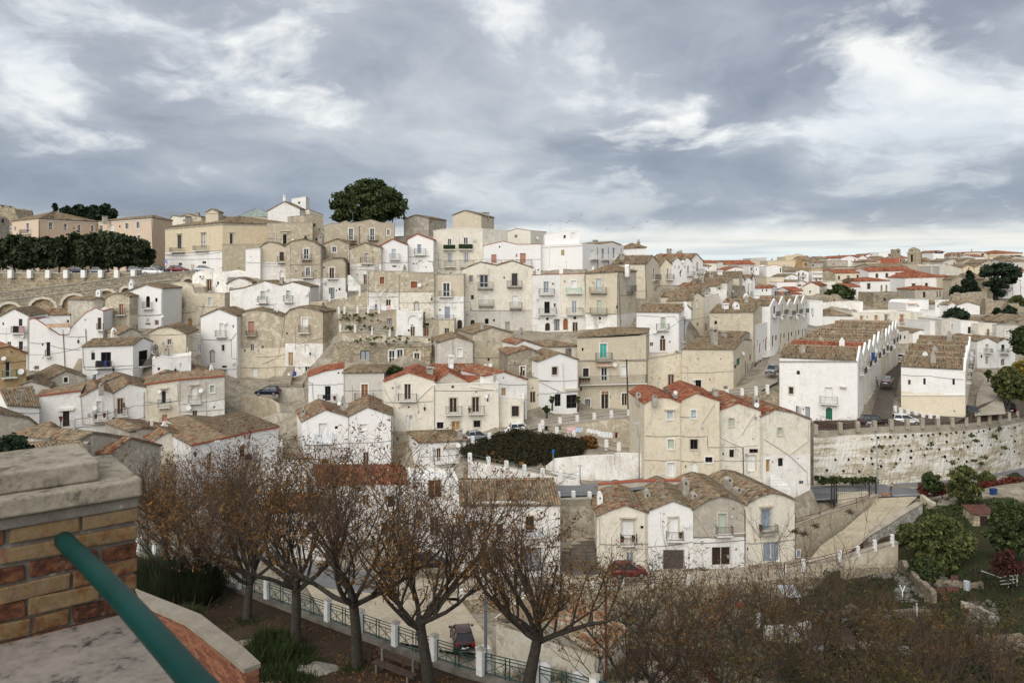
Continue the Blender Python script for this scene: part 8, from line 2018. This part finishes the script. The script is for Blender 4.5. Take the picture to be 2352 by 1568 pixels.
# ================================================================== lamps, poles, signs
def lamp_post(label,x,ytop,ybase,d,arm=(0,0),r=.07,mat='steel_pole'):
 b,t=PT(x,ybase,d),PT(x,ytop,d);root=thing('street_lamp',label,'street lamp',b.copy(),'street lamps')
 m=MB();ax,ay=arm;e=PT(x+ax,ytop+ay,d)
 if ax:pts=[b-Vector((0,0,.3)),b+(t-b)*.82]+[t+(e-t)*f+Vector((0,0,-abs(ax)*.004*(1-f)**2))for f in(0,.25,.6,1)]
 else:pts=[b-Vector((0,0,.3)),t];e=t
 m.tube(pts,[r]+[r*.75]*(len(pts)-1),8);m.build('pole',mat,root,True)
 m=MB();m.box((e.x,e.y,e.z-.04),.55,.3,.14,0,.8);o=m.build('lamp_head','dish_grey',root);m=MB();m.box((e.x,e.y,e.z-.07),.4,.2,.028);m.build('lamp_glass','lamp_glass',o)
T('B4');lamp_post('tall curved grey street lamp before the huge retaining wall',1002,800,1330,103.5,(-70,-135),.09)
T('B3');lamp_post('grey street lamp leaning beside the four storey row',1168,1240,1665,95.5,(-26,-108),.08)
T('B2');lamp_post('thin street lamp before the broad red gable house',1308,1102,1300,108,(0,0),.06)
T('B3');lamp_post('dark street lamp in the forecourt with planters',112,925,1095,112.5,(0,0),.06,'iron')
T('C1');lamp_post('curved grey street lamp in front of the white corner house',2200,350,900,70,(-200,-200),.09)
T('C3');lamp_post('short black lamp on the walkway',626,372,515,96.8,(0,0),.05,'iron')
T('D2');lamp_post('tall grey street lamp among the park trees',2110,-80,1290,40,(0,0),.085)
T('B3')
m=MB();m.tube([PT(1066,1000,119),PT(1053,545,119)],.12,6);o=m.build('utility_pole','pipe_brown',None,origin=PT(1066,1000,119));tag(o,'tall brown wooden pole before the big beige house','pole')
m=MB();p=PT(1583,370,142.2);m.tube([p,PT(1583,150,142.2)],.06,6)
for y in(165,185,225):m.tube([PT(1548,y,142.2),PT(1600,y-12,142.2)],.03,4)
o=m.build('utility_pole','iron',None,origin=p);tag(o,'thin black wire pole with crossbars by the scroll chimney house','pole')
def disc_sign(label,x,y,r,ybase,d,face,shape='disc',pm='steel_pole'):
 c=PT(x,y,d);b=PT(x,ybase,d);rr=r*cur[2]/F*d
 root=thing('road_sign',label,'road sign',b.copy());m=MB();m.tube([b-Vector((0,0,.3)),c+Vector((0,.06,rr))],.04,6);m.build('pole',pm,root)
 m=MB()
 if shape=='disc':m.lathe(c,[(rr,0),(rr,.03)],18,Vector((0,-1,0)))
 elif shape=='tri':m.prism([c+Vector((-rr,0,rr*.7)),c+Vector((0,0,-rr)),c+Vector((rr,0,rr*.7))],Vector((0,-.03,0)))
 else:m.hexa([c+Vector((sx*rr*.7,sy,sz*rr))for sz in(-1,1)for sx,sy in((-1,-.03),(1,-.03),(1,0),(-1,0))])
 o=m.build('sign_plate',face,root);return c,rr,root,o
T('A1')
c,rr,root,o=disc_sign('blue round direction sign on the terrace corner',1524,794,15,885,168,'sign_blue')
m=MB()
for k in range(3):
 a=k*2.1+.5;m.hexa([c+Vector((math.cos(a+t)*q*rr,y,math.sin(a+t)*q*rr))for y in(-.04,-.035)for t,q in((-.5,.4),(.5,.4),(.45,.75),(-.45,.75))])
m.build('arrow_mark','sign_white',o)
c,rr,root,o=disc_sign('white give way triangle below the blue sign',1525,822,17,885,167.8,'cloth_red','tri')
m=MB();m.prism([c+Vector((-rr*.62,-.032,rr*.45)),c+Vector((0,-.032,-rr*.6)),c+Vector((rr*.62,-.032,rr*.45))],Vector((0,-.01,0)));m.build('sign_field','sign_white',o)
disc_sign('dark blue round sign beside the lower left row',1052,2243,22,2330,101,'cloth_black');T('C3')
disc_sign('small blue parking sign by the whitewashed wall',378,240,16,400,100.5,'sign_blue','box')
disc_sign('small yellow sign at the top of the descending walkway',97,350,12,500,98,'yellow_wood','box')
# ================================================================== cars
def car(label,x,y,d,head,paint,L=3.9,W=1.66,Hh=1.48,hatch=True,group='parked cars',pt=None):
 p=pt if pt is not None else PT(x,y,d)
 root=thing('parked_car',label,'car',p.copy(),group)
 ch,sh=math.cos(head),math.sin(head)
 def q(a,b,z):return p+Vector((a*ch-b*sh,a*sh+b*ch,z))
 h=L/2;w=W/2
 prof=[(-h,.38,.78,.80),(-h+.12,.24,.92,.93),(-h*.62,.20,.96,1.0),(0,.20,.92,1.0),(h*.42,.20,.88,1.0),(h*.75,.22,.80,.97),(h-.12,.26,.70,.90),(h,.36,.60,.74)]
 m=MB();n=8
 for a,zl,zt,ws in prof:
  m.v+=[q(a,s*w*ws*f,zl+(zt-zl)*g)for s,f,g in((-1,.9,0),(-1,1,.35),(-1,.98,.75),(-1,.86,1.0),(1,.86,1.0),(1,.98,.75),(1,1,.35),(1,.9,0))]
 for i in range(len(prof)-1):
  for j in range(n):j2=(j+1)%n;m.f.append((i*n+j,i*n+j2,(i+1)*n+j2,(i+1)*n+j))
 m.f.append(tuple(range(n)));m.f.append(tuple((len(prof)-1)*n+j for j in reversed(range(n))))
 m.build('body',paint,root,True)
 r0=-h*(.86 if hatch else.62);r1=-h*(.72 if hatch else.38);f1=h*.12;f0=h*.50
 zb,zr=.86,Hh
 base=[(r0,.84),(f0,.84)];roof=[(r1,.66),(f1,.66)]
 m=MB();m.hexa([q(r0,-w*.86,zb),q(f0,-w*.86,zb),q(f0,w*.86,zb),q(r0,w*.86,zb),q(r1,-w*.66,zr-.05),q(f1,-w*.66,zr-.05),q(f1,w*.66,zr-.05),q(r1,w*.66,zr-.05)]);m.build('window_glass','glass',root)
 m=MB();m.hexa([q(r1-.04,-w*.68,zr-.07),q(f1+.04,-w*.68,zr-.07),q(f1+.04,w*.68,zr-.07),q(r1-.04,w*.68,zr-.07),q(r1+.1,-w*.58,zr),q(f1-.1,-w*.58,zr),q(f1-.1,w*.58,zr),q(r1+.1,w*.58,zr)])
 for s in(-1,1):
  for(a,b)in((r0,r1),(f0,f1),((r0+f0)/2-.1,(r1+f1)/2-.1)):
   m.tube([q(a,s*w*.87,zb-.02),q(b,s*w*.675,zr-.05)],.045,4)
 m.build('roof',paint,root,True)
 for a in(-h*.60,h*.62):
  for s in(-1,1):
   m=MB();ax=Vector((-sh,ch,0))*s;c=q(a,s*(w-.17),.31);m.lathe(c,[(.2,0),(.31,.02),(.31,.17),(.27,.19),(.2,.185)],16,ax);o=m.build('wheel','tyre',root)
   m=MB();m.lathe(c+ax*.17,[(.2,0),(.19,.025),(.05,.02)],10,ax);m.build('rim','rim',o)
 for s in(-1,1):
  m=MB();c=q(h-.10,s*w*.62,.60);m.lathe(c,[(.13,0),(.12,.06),(.04,.08)],8,Vector((ch,sh,.25)));m.build('headlight','lamp_glass',root)
  m=MB();m.hexa([q(-h-.01+dx,s*w*.74+dy,z)for z in(.62,.86)for dx,dy in((0,-.1),(.12,-.1),(.12,.1),(0,.1))]);m.build('tail_light','red_lens',root)
  m=MB();m.hexa([q(f0-.1+dx,s*(w*.98)+s*dy,z)for z in(.92,1.05)for dx,dy in((-.05,-.02),(.1,-.02),(.1,.17),(-.05,.17))]);m.build('wing_mirror',paint,root)
 m=MB();m.hexa([q(-h-.02+dx,dy,z)for z in(.45,.57)for dx,dy in((0,-.26),(.04,-.26),(.04,.26),(0,.26))]);m.build('number_plate','sign_white',root)
 return root
def paint(name,c,metal=.3):
 def f(t,b):
  b.inputs['Base Color'].default_value=c+(1,);b.inputs['Roughness'].default_value=.32;b.inputs['Metallic'].default_value=metal;b.inputs['Specular IOR Level'].default_value=.5
 pmat(name,f)
paint('paint_navy',(.010,.016,.040));paint('paint_silver',(.36,.37,.38),.5);paint('paint_white',(.68,.68,.67),0);paint('paint_black',(.010,.010,.012));paint('paint_red',(.13,.008,.010),.1)
paint('paint_grey',(.20,.21,.22),.5);paint('paint_olive',(.085,.085,.065),.3);paint('paint_maroon',(.06,.03,.028),.3)
T('B2');car('dark blue hatchback parked by the yard railing',108,872,126.5,math.pi,'paint_navy',3.9)
T('C2');car('silver hatchback parked against the rail posts',2035,145,108.5,.42,'paint_silver',3.6)
T('B3');car('white hatchback parked beside the planters',82,1222,112.5,.2,'paint_white',3.9)
T('B4');car('silver car driving up the narrow street',1090,318,131,1.03,'paint_silver',3.7)
car('black estate car parked behind the rusty parapet',978,690,113.6,-.12,'paint_black',4.3)
car('white crossover parked beside the black estate car',1258,680,115.2,-.12,'paint_white',4.2)
car('olive grey car facing the parapet below the slope',1876,598,122.5,-1.9,'paint_olive',4.2,hatch=False)
car('black car parked under the autumn tree',2210,560,131,1.2,'paint_black',4.2)
car('white car cut by the right edge of the photo',2372,545,135,1.3,'paint_white',4.0)
car('white car half hidden where the central street narrows',1232,95,168,1.0,'paint_white',3.8)
car('grey car parked in the alley beside the white wall',38,214,136,-2.1,'paint_silver',4.0)
T('A1');
for i,(x,y,d,hd,pn,lab)in enumerate(((1408,915,166.8,0,'paint_white','white car driving along the upper terrace wall'),(1455,890,171,0,'paint_navy','dark blue car parked behind the white terrace car'),(1640,893,171,.1,'paint_red','red car parked before the palazzo'),(1868,893,168.5,0,'paint_silver','pale car parked right of the red car at the palazzo'),(1265,897,171,.1,'paint_grey','grey car in the shade at the end of the evergreen row'),(905,905,171,0,'paint_grey','grey car in the shade under the middle of the evergreen row'),(728,905,171,.1,'paint_navy','blue car in the shade under the evergreen row'))):
 car(lab,x,y,d,hd,pn,4.2,hatch=i%2==0,group='cars on the upper terrace')
T('D2');car('dark maroon car seen from behind in the concrete yard',1895,1010,61,1.75,'paint_maroon',3.8,pt=PZ(1895,1010,CZ-29.3))
T('C3');car('red car parked under the bare branches in the lane',1070,1385,80.5,.08,'paint_red',3.7)
T('D');car('black car half hidden behind the bare park trees',985,1302,82,.1,'paint_black',3.8)
# ================================================================== people and dog
def skin_mesh(name,pts,edges,radii,mat,parent,sub=1):
 me=bpy.data.meshes.new(name);og=root_loc(parent)
 me.from_pydata([(p-og)[:]for p in pts],edges,[]);o=bpy.data.objects.new(name,me);COL.objects.link(o);o.parent=parent
 sk=o.modifiers.new('skin','SKIN');sk.use_smooth_shade=True
 for i,r in enumerate(radii):o.data.skin_vertices[0].data[i].radius=(r,r)
 o.data.skin_vertices[0].data[0].use_root=True
 sd=o.modifiers.new('sub','SUBSURF');sd.levels=sub;sd.render_levels=sub
 me.materials.append(MATS[mat]);return o
def person(label,base,head,h=1.72,top='dark_jacket',legs='grey_trousers',stride=.12,bend=0.1,group=None):
 root=thing('person',label,'person',base.copy(),group);ch,sh=math.cos(head),math.sin(head);k=h/1.72
 def q(f,s,z):return base+Vector(((f*ch-s*sh)*k,(f*sh+s*ch)*k,z*k))
 pel=q(0,0,.92)
 P_=[pel,q(bend*.4,0,1.15),q(bend*.9,0,1.38),q(bend*1.1,0,1.50),q(bend*1.35,0,1.60),q(bend*1.4,0,1.70),q(0,.10,.86),q(stride*.5,.11,.48),q(stride,.11,.08),q(stride+.17,.12,.045),q(0,-.10,.86),q(-stride*.2,-.11,.48),q(-stride,-.11,.08),q(-stride+.17,-.12,.045),q(bend*.95,.19,1.40),q(.02,.24,1.14),q(.10,.24,.92),q(.13,.24,.84),q(bend*.95,-.19,1.40),q(-.02,-.24,1.14),q(.04,-.24,.92),q(.07,-.24,.84)]
 Ed=[(0,1),(1,2),(2,3),(3,4),(4,5),(0,6),(6,7),(7,8),(8,9),(0,10),(10,11),(11,12),(12,13),(2,14),(14,15),(15,16),(16,17),(2,18),(18,19),(19,20),(20,21)]
 Rd=[.13,.13,.15,.05,.095,.085,.085,.058,.042,.03,.085,.058,.042,.03,.055,.042,.034,.03,.055,.042,.034,.03]
 skin_mesh('body',P_,Ed,[r*k for r in Rd],'skin',root,1)
 J=[0,1,2,14,15,16,18,19,20];idx={v:i for i,v in enumerate(J)}
 skin_mesh('jacket',[P_[i]for i in J],[(idx[a],idx[b])for a,b in Ed if a in idx and b in idx],[(Rd[i]+.022)*k for i in J],top,root,1)
 Lg=[0,6,7,8,10,11,12];idx={v:i for i,v in enumerate(Lg)}
 skin_mesh('trousers',[P_[i]for i in Lg],[(idx[a],idx[b])for a,b in Ed if a in idx and b in idx],[(Rd[i]+.018)*k for i in Lg],legs,root,1)
 m=MB();c=P_[5]+Vector((0,0,.01))-Vector((ch,sh,0))*.015;m.lathe(c,[(.092*k,-.06*k),(.1*k,0),(.085*k,.055*k),(.04*k,.085*k)],10);m.build('hair','cloth_black',root,True)
 for s in(-1,1):
  m=MB();c=P_[9 if s>0 else 13]-Vector((ch,sh,0))*.06;m.hexa([c+Vector((dx*ch-dy*sh,dx*sh+dy*ch,z))for z in(-.045,.04)for dx,dy in((-.11,-.045),(.15,-.045),(.15,.045),(-.11,.045))]);m.build('shoe','cloth_black',root)
 return root
T('B4')
person('man in dark jacket and grey trousers walking on the road',PT(1128,1340,105),-.35,1.74,bend=.12,stride=.08)
person('man in dark clothes standing on the street steps',PT(1003,345,128),2.4,1.7,legs='dark_jacket',stride=.03)
T('A3');person('person in black leaning on a balcony rail of the pointed gables',PT(1545,932,172),-.4,1.65,'cloth_black','cloth_black',stride=.02,bend=.25)
T('A2');person('woman in white top on the terrace by the old brown house',PT(1102,1238,140.5),-1.2,1.6,'cloth_white','cloth_blue',stride=.02)
def dog():
 T('B4');b=PT(1076,1350,104.3);root=thing('dog','small ginger dog walking on the road beside the man','dog',b.copy())
 hd=math.pi*.06;ch,sh=math.cos(hd),math.sin(hd)
 def q(f,s,z):return b+Vector((f*ch-s*sh,f*sh+s*ch,z))
 P_=[q(-.28,0,.40),q(0,0,.39),q(.26,0,.42),q(.40,0,.52),q(.50,0,.56),q(.63,0,.52),q(-.42,0,.46),q(-.60,0,.56),q(-.70,0,.60),q(.25,.08,.30),q(.28,.08,.14),q(.29,.08,.03),q(.22,-.08,.30),q(.17,-.08,.14),q(.15,-.08,.03),q(-.28,.08,.28),q(-.35,.08,.15),q(-.30,.08,.03),q(-.30,-.08,.28),q(-.42,-.08,.15),q(-.40,-.08,.03),q(.47,.06,.66),q(.47,-.06,.66)]
 Ed=[(0,1),(1,2),(2,3),(3,4),(4,5),(0,6),(6,7),(7,8),(2,9),(9,10),(10,11),(2,12),(12,13),(13,14),(0,15),(15,16),(16,17),(0,18),(18,19),(19,20),(4,21),(4,22)]
 Rd=[.12,.125,.14,.09,.085,.045,.06,.045,.03,.06,.035,.03,.06,.035,.03,.07,.04,.03,.07,.04,.03,.025,.025]
 skin_mesh('body',P_,Ed,Rd,'dog_fur',root,1)
dog()
# ================================================================== washing, pots, garden things
def cloth(label,x0,x1,yt,yb,d,mat,group=None,name='laundry',cat='laundry'):
 a,b=PT(x0,yt,d),PT(x1,yt,d);z=PT(x0,yb,d).z;m=MB();n=6;k=4
 for j in range(k+1):
  for i in range(n+1):
   f=i/n;p=a+(b-a)*f;zz=p.z+(z-p.z)*j/k;m.v.append(Vector((p.x,p.y+.05*math.sin(f*7+j)*(j/k),zz)))
 for j in range(k):
  for i in range(n):t=j*(n+1)+i;m.f.append((t,t+1,t+n+2,t+n+1))
 nn=len(m.v);m.v+=[v+Vector((0,.02,0))for v in m.v];m.f+=[tuple(nn+i for i in reversed(f))for f in m.f]
 o=m.build(name,mat,None,origin=(a+b)/2);tag(o,label,cat,group);return o
T('B3')
m=MB();m.tube([PT(420,1150,110.5),PT(560,1168,110.5),PT(660,1168,110.5)],.012,4);m.tube([PT(665,1168,110),PT(800,1200,110),PT(980,1215,110)],.012,4)
o=m.build('washing_line','cable_black',None,origin=PT(420,1150,110.5));tag(o,'washing line strung along the beige retaining wall','washing line')
cloth('pink patterned sheet on the washing line',507,585,1164,1222,110.4,'cloth_pink','washing on the wall line')
cloth('pale blue cloth on the washing line',588,628,1170,1212,110.4,'cloth_light_blue','washing on the wall line')
cloth('small grey white cloth right of the pale blue one',630,652,1170,1206,110.4,'curtain','washing on the wall line')
for i,(x0,x1,y0,y1)in enumerate(((690,722,1178,1215),(725,755,1186,1222),(758,788,1192,1228),(790,820,1202,1250),(824,854,1206,1258),(857,887,1210,1262),(891,923,1213,1265))):
 cloth('white cloth hanging in the right part of the washing line',x0,x1,y0,y1,109.9,'cloth_white','white cloths on the wall line')
cloth('maroon trousers at the right end of the washing line',948,970,1215,1265,109.9,'cloth_maroon','washing on the wall line')
cloth('dark grey shirt at the left end of the washing line',428,452,1154,1190,110.4,'grey_trousers','washing on the wall line')
T('B1')
cloth('black towel on the white balcony at the left',119,170,238,298,124.1,'cloth_black','washing on the left balcony');cloth('pink towel on the white balcony at the left',172,224,236,296,124.2,'cloth_pink','washing on the left balcony')
cloth('long row of black clothes under the dark shutters',882,958,556,615,115.1,'cloth_black','washing under the dark shutters');cloth('blue jeans beside the black clothes',960,976,556,612,115.1,'cloth_blue','washing under the dark shutters')
T('C1');cloth('black trousers over the corner house balcony',2250,2315,268,318,95.2,'cloth_black')
T('B2');cloth('dark blue shirt drying by the stone steps',342,372,655,698,129,'cloth_blue');cloth('pale shirt drying by the stone steps',292,314,670,692,129,'cloth_white')
cloth('white and grey towels below the black doorway of the old house',1155,1195,55,95,138.4,'cloth_white');cloth('pink cloth below the black doorway of the old house',1200,1240,55,92,138.4,'cloth_pink')
cloth('dark towel over the black iron balcony',612,640,872,908,112.9,'cloth_black')
T('A4');cloth('bright blue towel hung out over the narrow street',948,982,1170,1240,124,'blue_plastic')
def pot(label,x,y,d,plant='leaf_green',group='flower pots',r=.17):
 p=PT(x,y,d);root=thing('flower_pot',label,'flower pot',p.copy(),group);m=MB();m.lathe(p,[(r*.7,0),(r,.28),(r*1.1,.28),(r*1.1,.33),(r*.8,.33)],10);m.build('pot','terracotta',root,True)
 rng=np.random.default_rng(int(x));V,Fq,t=leaf_cloud([(p.x,p.y,p.z+.45)],[(.22,.22,.2)],60,.09,rng);np_mesh('plant',V,Fq,plant,root,t)
T('C3')
pot('terracotta pot on the left of the niche balcony',1015,1072,85.4);pot('terracotta pot on the right of the niche balcony',1115,1068,85.4);pot('terracotta pot at the corner of the louvred balcony',1548,1036,85.4);pot('terracotta pot on the end house balcony',2282,968,85.8)
T('B3');
for i in range(4):pot('terracotta pot on the long beige balcony, %s from the corner'%ORD[i].replace('nearest','first'),632+i*24,752,124.2,'leaf_dark')
T('B1');pot('red flower pot hung on the antenna balcony',960,1078,104.4,'leaf_red');pot('red flower pot at the left end of the antenna balcony',880,1090,104.4,'leaf_red');pot('yellow flowers on the brown door balcony',1134,985,106.4,'leaf_yellow');pot('red geranium pot on the end house rail',560,1112,102.4,'leaf_red')
T('B2');pot('orange flowers on the black door balcony',724,922,113.4,'leaf_red');pot('small pot between the twin balconies',1962,1030,110.6);T('A2');pot('large terracotta plant at the green stairs',850,1020,151,'leaf_green','flower pots',.3)
T('A2');steps('white outside stairs with green railing',845,960,1015,920,150.5,152,8,845,860,'white_plaster')
post_rail('green stair railing beside the grey and white house',[(840,918,990,150.2),(900,935,985,150.2),(960,970,1015,150.2)],.08,2,'celadon','celadon',bars=.15)
def bicycle(label,x,y,d,hd=0):
 p=PT(x,y,d);root=thing('bicycle',label,'bicycle',p.copy());ch,sh=math.cos(hd),math.sin(hd)
 def q(a,z):return p+Vector((a*ch,a*sh,z))
 ax=Vector((-sh,ch,0))
 for a in(-.5,.5):
  m=MB();ring=[q(a+.33*math.cos(t),.34+.33*math.sin(t))for t in[2*math.pi*i/16 for i in range(17)]];m.tube(ring,.025,4,False);m.build('wheel','tyre',root)
 m=MB()
 for s,e in(((-.5,.34),(-.12,.30)),((-.12,.30),(.36,.78)),((-.5,.34),(-.2,.8)),((-.2,.8),(-.12,.30)),((-.2,.75),(.36,.78)),((.36,.9),(.5,.34))):m.tube([q(*s),q(*e)],.022,5)
 m.build('frame','grey_steel',root);m=MB();m.tube([q(.34,.95)-ax*.25,q(.38,.97),q(.34,.95)+ax*.25],.02,5);m.build('handlebar','iron',root);m=MB();m.box(q(-.22,.82),.24,.14,.06,hd,.7);m.build('saddle','cloth_black',root)
T('B2');bicycle('grey bicycle leaning by the stone porch steps',1672,378,138.6)
def item(name,label,cat,mb,mat,origin,group=None):
 o=mb.build(name,mat,None,origin=origin);tag(o,label,cat,group);return o
T('D4')
p=ground_at(1825,525);m=MB();m.lathe(p,[(.3,0),(.31,.02),(.3,.3),(.32,.32),(.3,.34),(.3,.6),(.32,.62),(.3,.64),(.3,.9),(.27,.9)],16);item('metal_drum','battered white metal drum in the garden','drum',m,'tin_sheet',p)
for x0,y0,x1,y1,lab in((1545,515,1640,580,'rusty metal sheet leaning left of the other sheets'),(1650,500,1760,565,'rusty metal sheet leaning right of the fallen stones'),(1695,400,1755,500,'upright rusty sheet behind the garden stones')):
 p=ground_at((x0+x1)/2,y1);k=p.y/F*.25;w,h=(x1-x0)*k,(y1-y0)*k;m=MB();m.hexa([p+Vector((sx*w/2,sy+z*.3,z*h))for z in(0,1)for sx,sy in((-1,0),(1,0),(1,.03),(-1,.03))]);item('metal_sheet',lab,'metal sheet',m,'rust_sheet',p,'rusty sheets in the garden')
p=ground_at(2220,520);root=thing('steel_frame','white tubular steel frame standing at the right of the garden','steel frame',p.copy());k=p.y/F*.25
def g4(x,y,dy=0):return Vector((p.x+(x-2220)*k,p.y+dy,p.z+(520-y)*k))
for a,b in(((2208,520),(2208,395)),((2250,500),(2250,390)),((2285,620),(2285,375)),((2300,610),(2290,420))):m=MB();m.tube([g4(*a),g4(*b)],.035,6);m.build('upright','dish_white',root)
for a,b in(((2130,405),(2300,382)),((2130,440),(2270,420)),((1960,345),(2140,410)),((2130,470),(2270,455))):m=MB();m.tube([g4(*a),g4(*b)],.035,6);m.build('crossbar','dish_white',root)
p=ground_at(150,840);root=thing('ladder','wooden ladder leaning in the lower garden','ladder',p.copy());k=p.y/F*.25
for s in(-1,1):m=MB();m.tube([p+Vector((s*.22,0,0)),p+Vector((s*.22,.4,230*k))],.03,4);m.build('stile','yellow_wood',root)
for i in range(8):m=MB();f=(i+.7)/8.4;m.tube([p+Vector((-.22,.4*f,230*k*f)),p+Vector((.22,.4*f,230*k*f))],.022,4);m.build('rung','yellow_wood',root)
def crate(label,x,y,w,h,mat,cat='crate',name='plastic_crate'):
 p=ground_at(x,y);k=p.y/F*.25;m=MB();W_,H_=w*k,h*k
 m.box(p,W_,W_*.7,H_,.3,1.06);m.box(p+Vector((0,0,H_)),W_*1.12,W_*.8,H_*.08,.3);item(name,label,cat,m,mat,p)
T('D3');crate('red plastic crate below the lower ramp wall',2100,690,60,40,'red_plastic');crate('blue barrel in the undergrowth behind the bare tree',1795,1135,34,55,'blue_plastic','barrel','plastic_barrel')
p=ground_at(2262,875);m=MB();k=p.y/F*.25;m.hexa([p+Vector((sx*20*k,sy,z*145*k))for z in(0,1)for sx,sy in((-1,0),(1,0),(1,.04),(-1,.04))]);item('white_board','upright white board in the lower garden','board',m,'sign_white',p)
T('C4');crate('blue drum beside the crimson vine',2070,415,50,60,'blue_plastic','drum','plastic_drum')
T('D4');p=ground_at(1370,800);m=MB();m.tube([p,p+Vector((-.05,0,1.5))],.05,6);item('white_stake','short white stake in the lower garden','stake',m,'sign_white',p)
p=ground_at(1235,625);m=MB();m.tube([p,p+Vector((0,0,.9)),p+Vector((-.25,0,1.5))],.05,6);m.tube([p+Vector((0,0,.9)),p+Vector((.25,0,1.45))],.04,6);item('painted_trunk','whitewashed forked stump in the garden grass','tree stump',m,'sign_white',p)
def garden_hut(label,x0,x1,yt,yb,wall,roof,back=3.0,cat='hut',name='garden_hut'):
 b=ground_at((x0+x1)/2,yb);k=b.y/F*cur[2];w=(x1-x0)*k;h=(yb-yt)*k
 root=thing(name,label,cat,b.copy(),'garden sheds');m=MB()
 m.hexa([b+Vector((sx*w/2,sy,z))for z in(-1,h*.85)for sx,sy in((-1,0),(1,0),(1,back),(-1,back))]);o=m.build('wall','rubble' if wall=='s' else 'plaster',root);set_wash(o,wall,wall,-999,.6)
 m=MB();m.hexa([b+Vector((sx*w*.56,sy,z))for z,(ys,ye)in((0,(0,0)),(1,(0,0)))for sx,sy in((-1,-.3),(1,-.3),(1,back+.2),(-1,back+.2))])
 m.v=[Vector((v.x,v.y,b.z+h*.86+(v.y-b.y)*.16+(.06 if i>3 else 0)))for i,v in enumerate(m.v)];m.build('roof',roof,root)
 m=MB();m.hexa([b+Vector((sx*.42,sy,z))for z in(0,h*.68)for sx,sy in((-1,-.03),(1,-.03),(1,.05),(-1,.05))]);m.build('door','dark_wood',root)
T('D4')
garden_hut('low white garden shed with plank and tile scraps on its roof',420,800,985,1080,'l','plank_wood',2.0);garden_hut('dark shelter with tin roof under the bare branches',150,290,560,660,'d','tin_sheet',1.5)
T('C4');garden_hut('rusty roofed stone hut at the right of the upper garden',1880,2080,560,690,'s','rust_sheet',2.0)
def garden_wall(label,pts,h,col,mat='rubble',th=.5):
 q=[ground_at(x,y)for x,y in pts];root=thing('garden_wall',label,'garden wall',q[0].copy(),'garden walls');m=MB();rg=random.Random(len(label))
 for a,b in zip(q,q[1:]):
  n_=max(1,int((b-a).length/1.2));u=Vector((b.x-a.x,b.y-a.y,0)).normalized();n=Vector((-u.y,u.x,0))*th
  hs=[h*rg.uniform(.7,1.1)for _ in range(n_+1)]
  for i in range(n_):
   c,e=a+(b-a)*(i/n_),a+(b-a)*((i+1)/n_);D_=Vector((0,0,-1.2))
   m.hexa([c+D_,e+D_,e+D_+n,c+D_+n,c+Vector((0,0,hs[i])),e+Vector((0,0,hs[i+1])),e+n+Vector((0,0,hs[i+1])),c+n+Vector((0,0,hs[i]))])
 w=m.build('wall',mat,root);set_wash(w,col,col,-999,.5)
T('D4')
garden_wall('dry stone garden wall running down from the ramp corner',[(1195,330),(1290,440),(1400,570),(1500,650)],1.3,'d')
garden_wall('low drystone terrace wall in the right hand garden',[(1545,500),(1700,505),(1860,545),(1980,540)],.8,'d')
garden_wall('white stone edging wall at the lower right of the garden',[(1770,700),(1900,720),(2030,800)],.6,'g')
garden_wall('low rubble wall across the lower garden',[(1180,790),(1340,780),(1500,790)],.8,'d')
garden_wall('whitewashed lower garden wall behind the bare trees',[(-40,1010),(180,1020),(395,1010)],1.6,'W','plaster')
garden_wall('long crumbled garden wall at the right bottom corner',[(1900,1060),(2100,1080),(2352,1030)],.9,'d')
garden_wall('stone wall stub in front of the white garden shed',[(860,1080),(1100,1090),(1320,1150)],.7,'l')
rs=random.Random(77)
T('D4')
st=[]
for _ in range(900):
 x,y=rs.choice(((rs.uniform(1200,1480),rs.uniform(330,640)),(rs.uniform(1540,1720),rs.uniform(420,500)),(rs.uniform(1180,1300),rs.uniform(330,620)),(rs.uniform(700,1180),rs.uniform(300,420)),(rs.uniform(1820,2100),rs.uniform(640,880)),(rs.uniform(300,1500),rs.uniform(680,830)),(rs.uniform(2000,2340),rs.uniform(950,1100))))
 st.append(ground_at(x,y))
m=MB()
for p in st:
 s=rs.uniform(.12,.42);m.box((p.x,p.y,p.z-.05),s*1.5,s,s*.8,rs.uniform(0,3),rs.uniform(.6,.9))
o=m.build('loose_stones','dry_stone',None);kind(o,'stuff');o['label']='loose grey stones scattered through the gardens'
T('B4');m=MB();p=PT(545,700,112.2)
for _ in range(260):
 a=Vector((rs.gauss(0,2.2),rs.gauss(0,.6),abs(rs.gauss(0,.5))));b=Vector((rs.gauss(0,.7),rs.gauss(0,.4),rs.gauss(0,.25)));m.tube([p+a,p+a+b],.025,3,False)
o=m.build('brushwood_heap','twig',None);kind(o,'stuff');o['label']='brown heap of brushwood behind the rusty parapet'
T('A3')
for i,(x,y)in enumerate(((1243,430),(872,500),(502,440),(527,422),(636,370),(1110,485),(1470,416),(355,462))):
 p=PT(x,y,190);m=MB();a=rs.uniform(-.5,.5)
 for s in(-1,1):m.prism([p,p+Vector((s*.18,.12,.10+a*.1)),p+Vector((s*.42,-.05,.02)),p+Vector((s*.2,-.06,.05))],Vector((0,0,.02)))
 m.lathe(p-Vector((0,.2,0)),[(.01,0),(.06,.12),(.05,.28),(.015,.42)],6,Vector((0,1,0)));o=m.build('bird','cloth_black',None,origin=p);tag(o,'tiny dark bird flying over the ridge','bird','birds over the ridge')
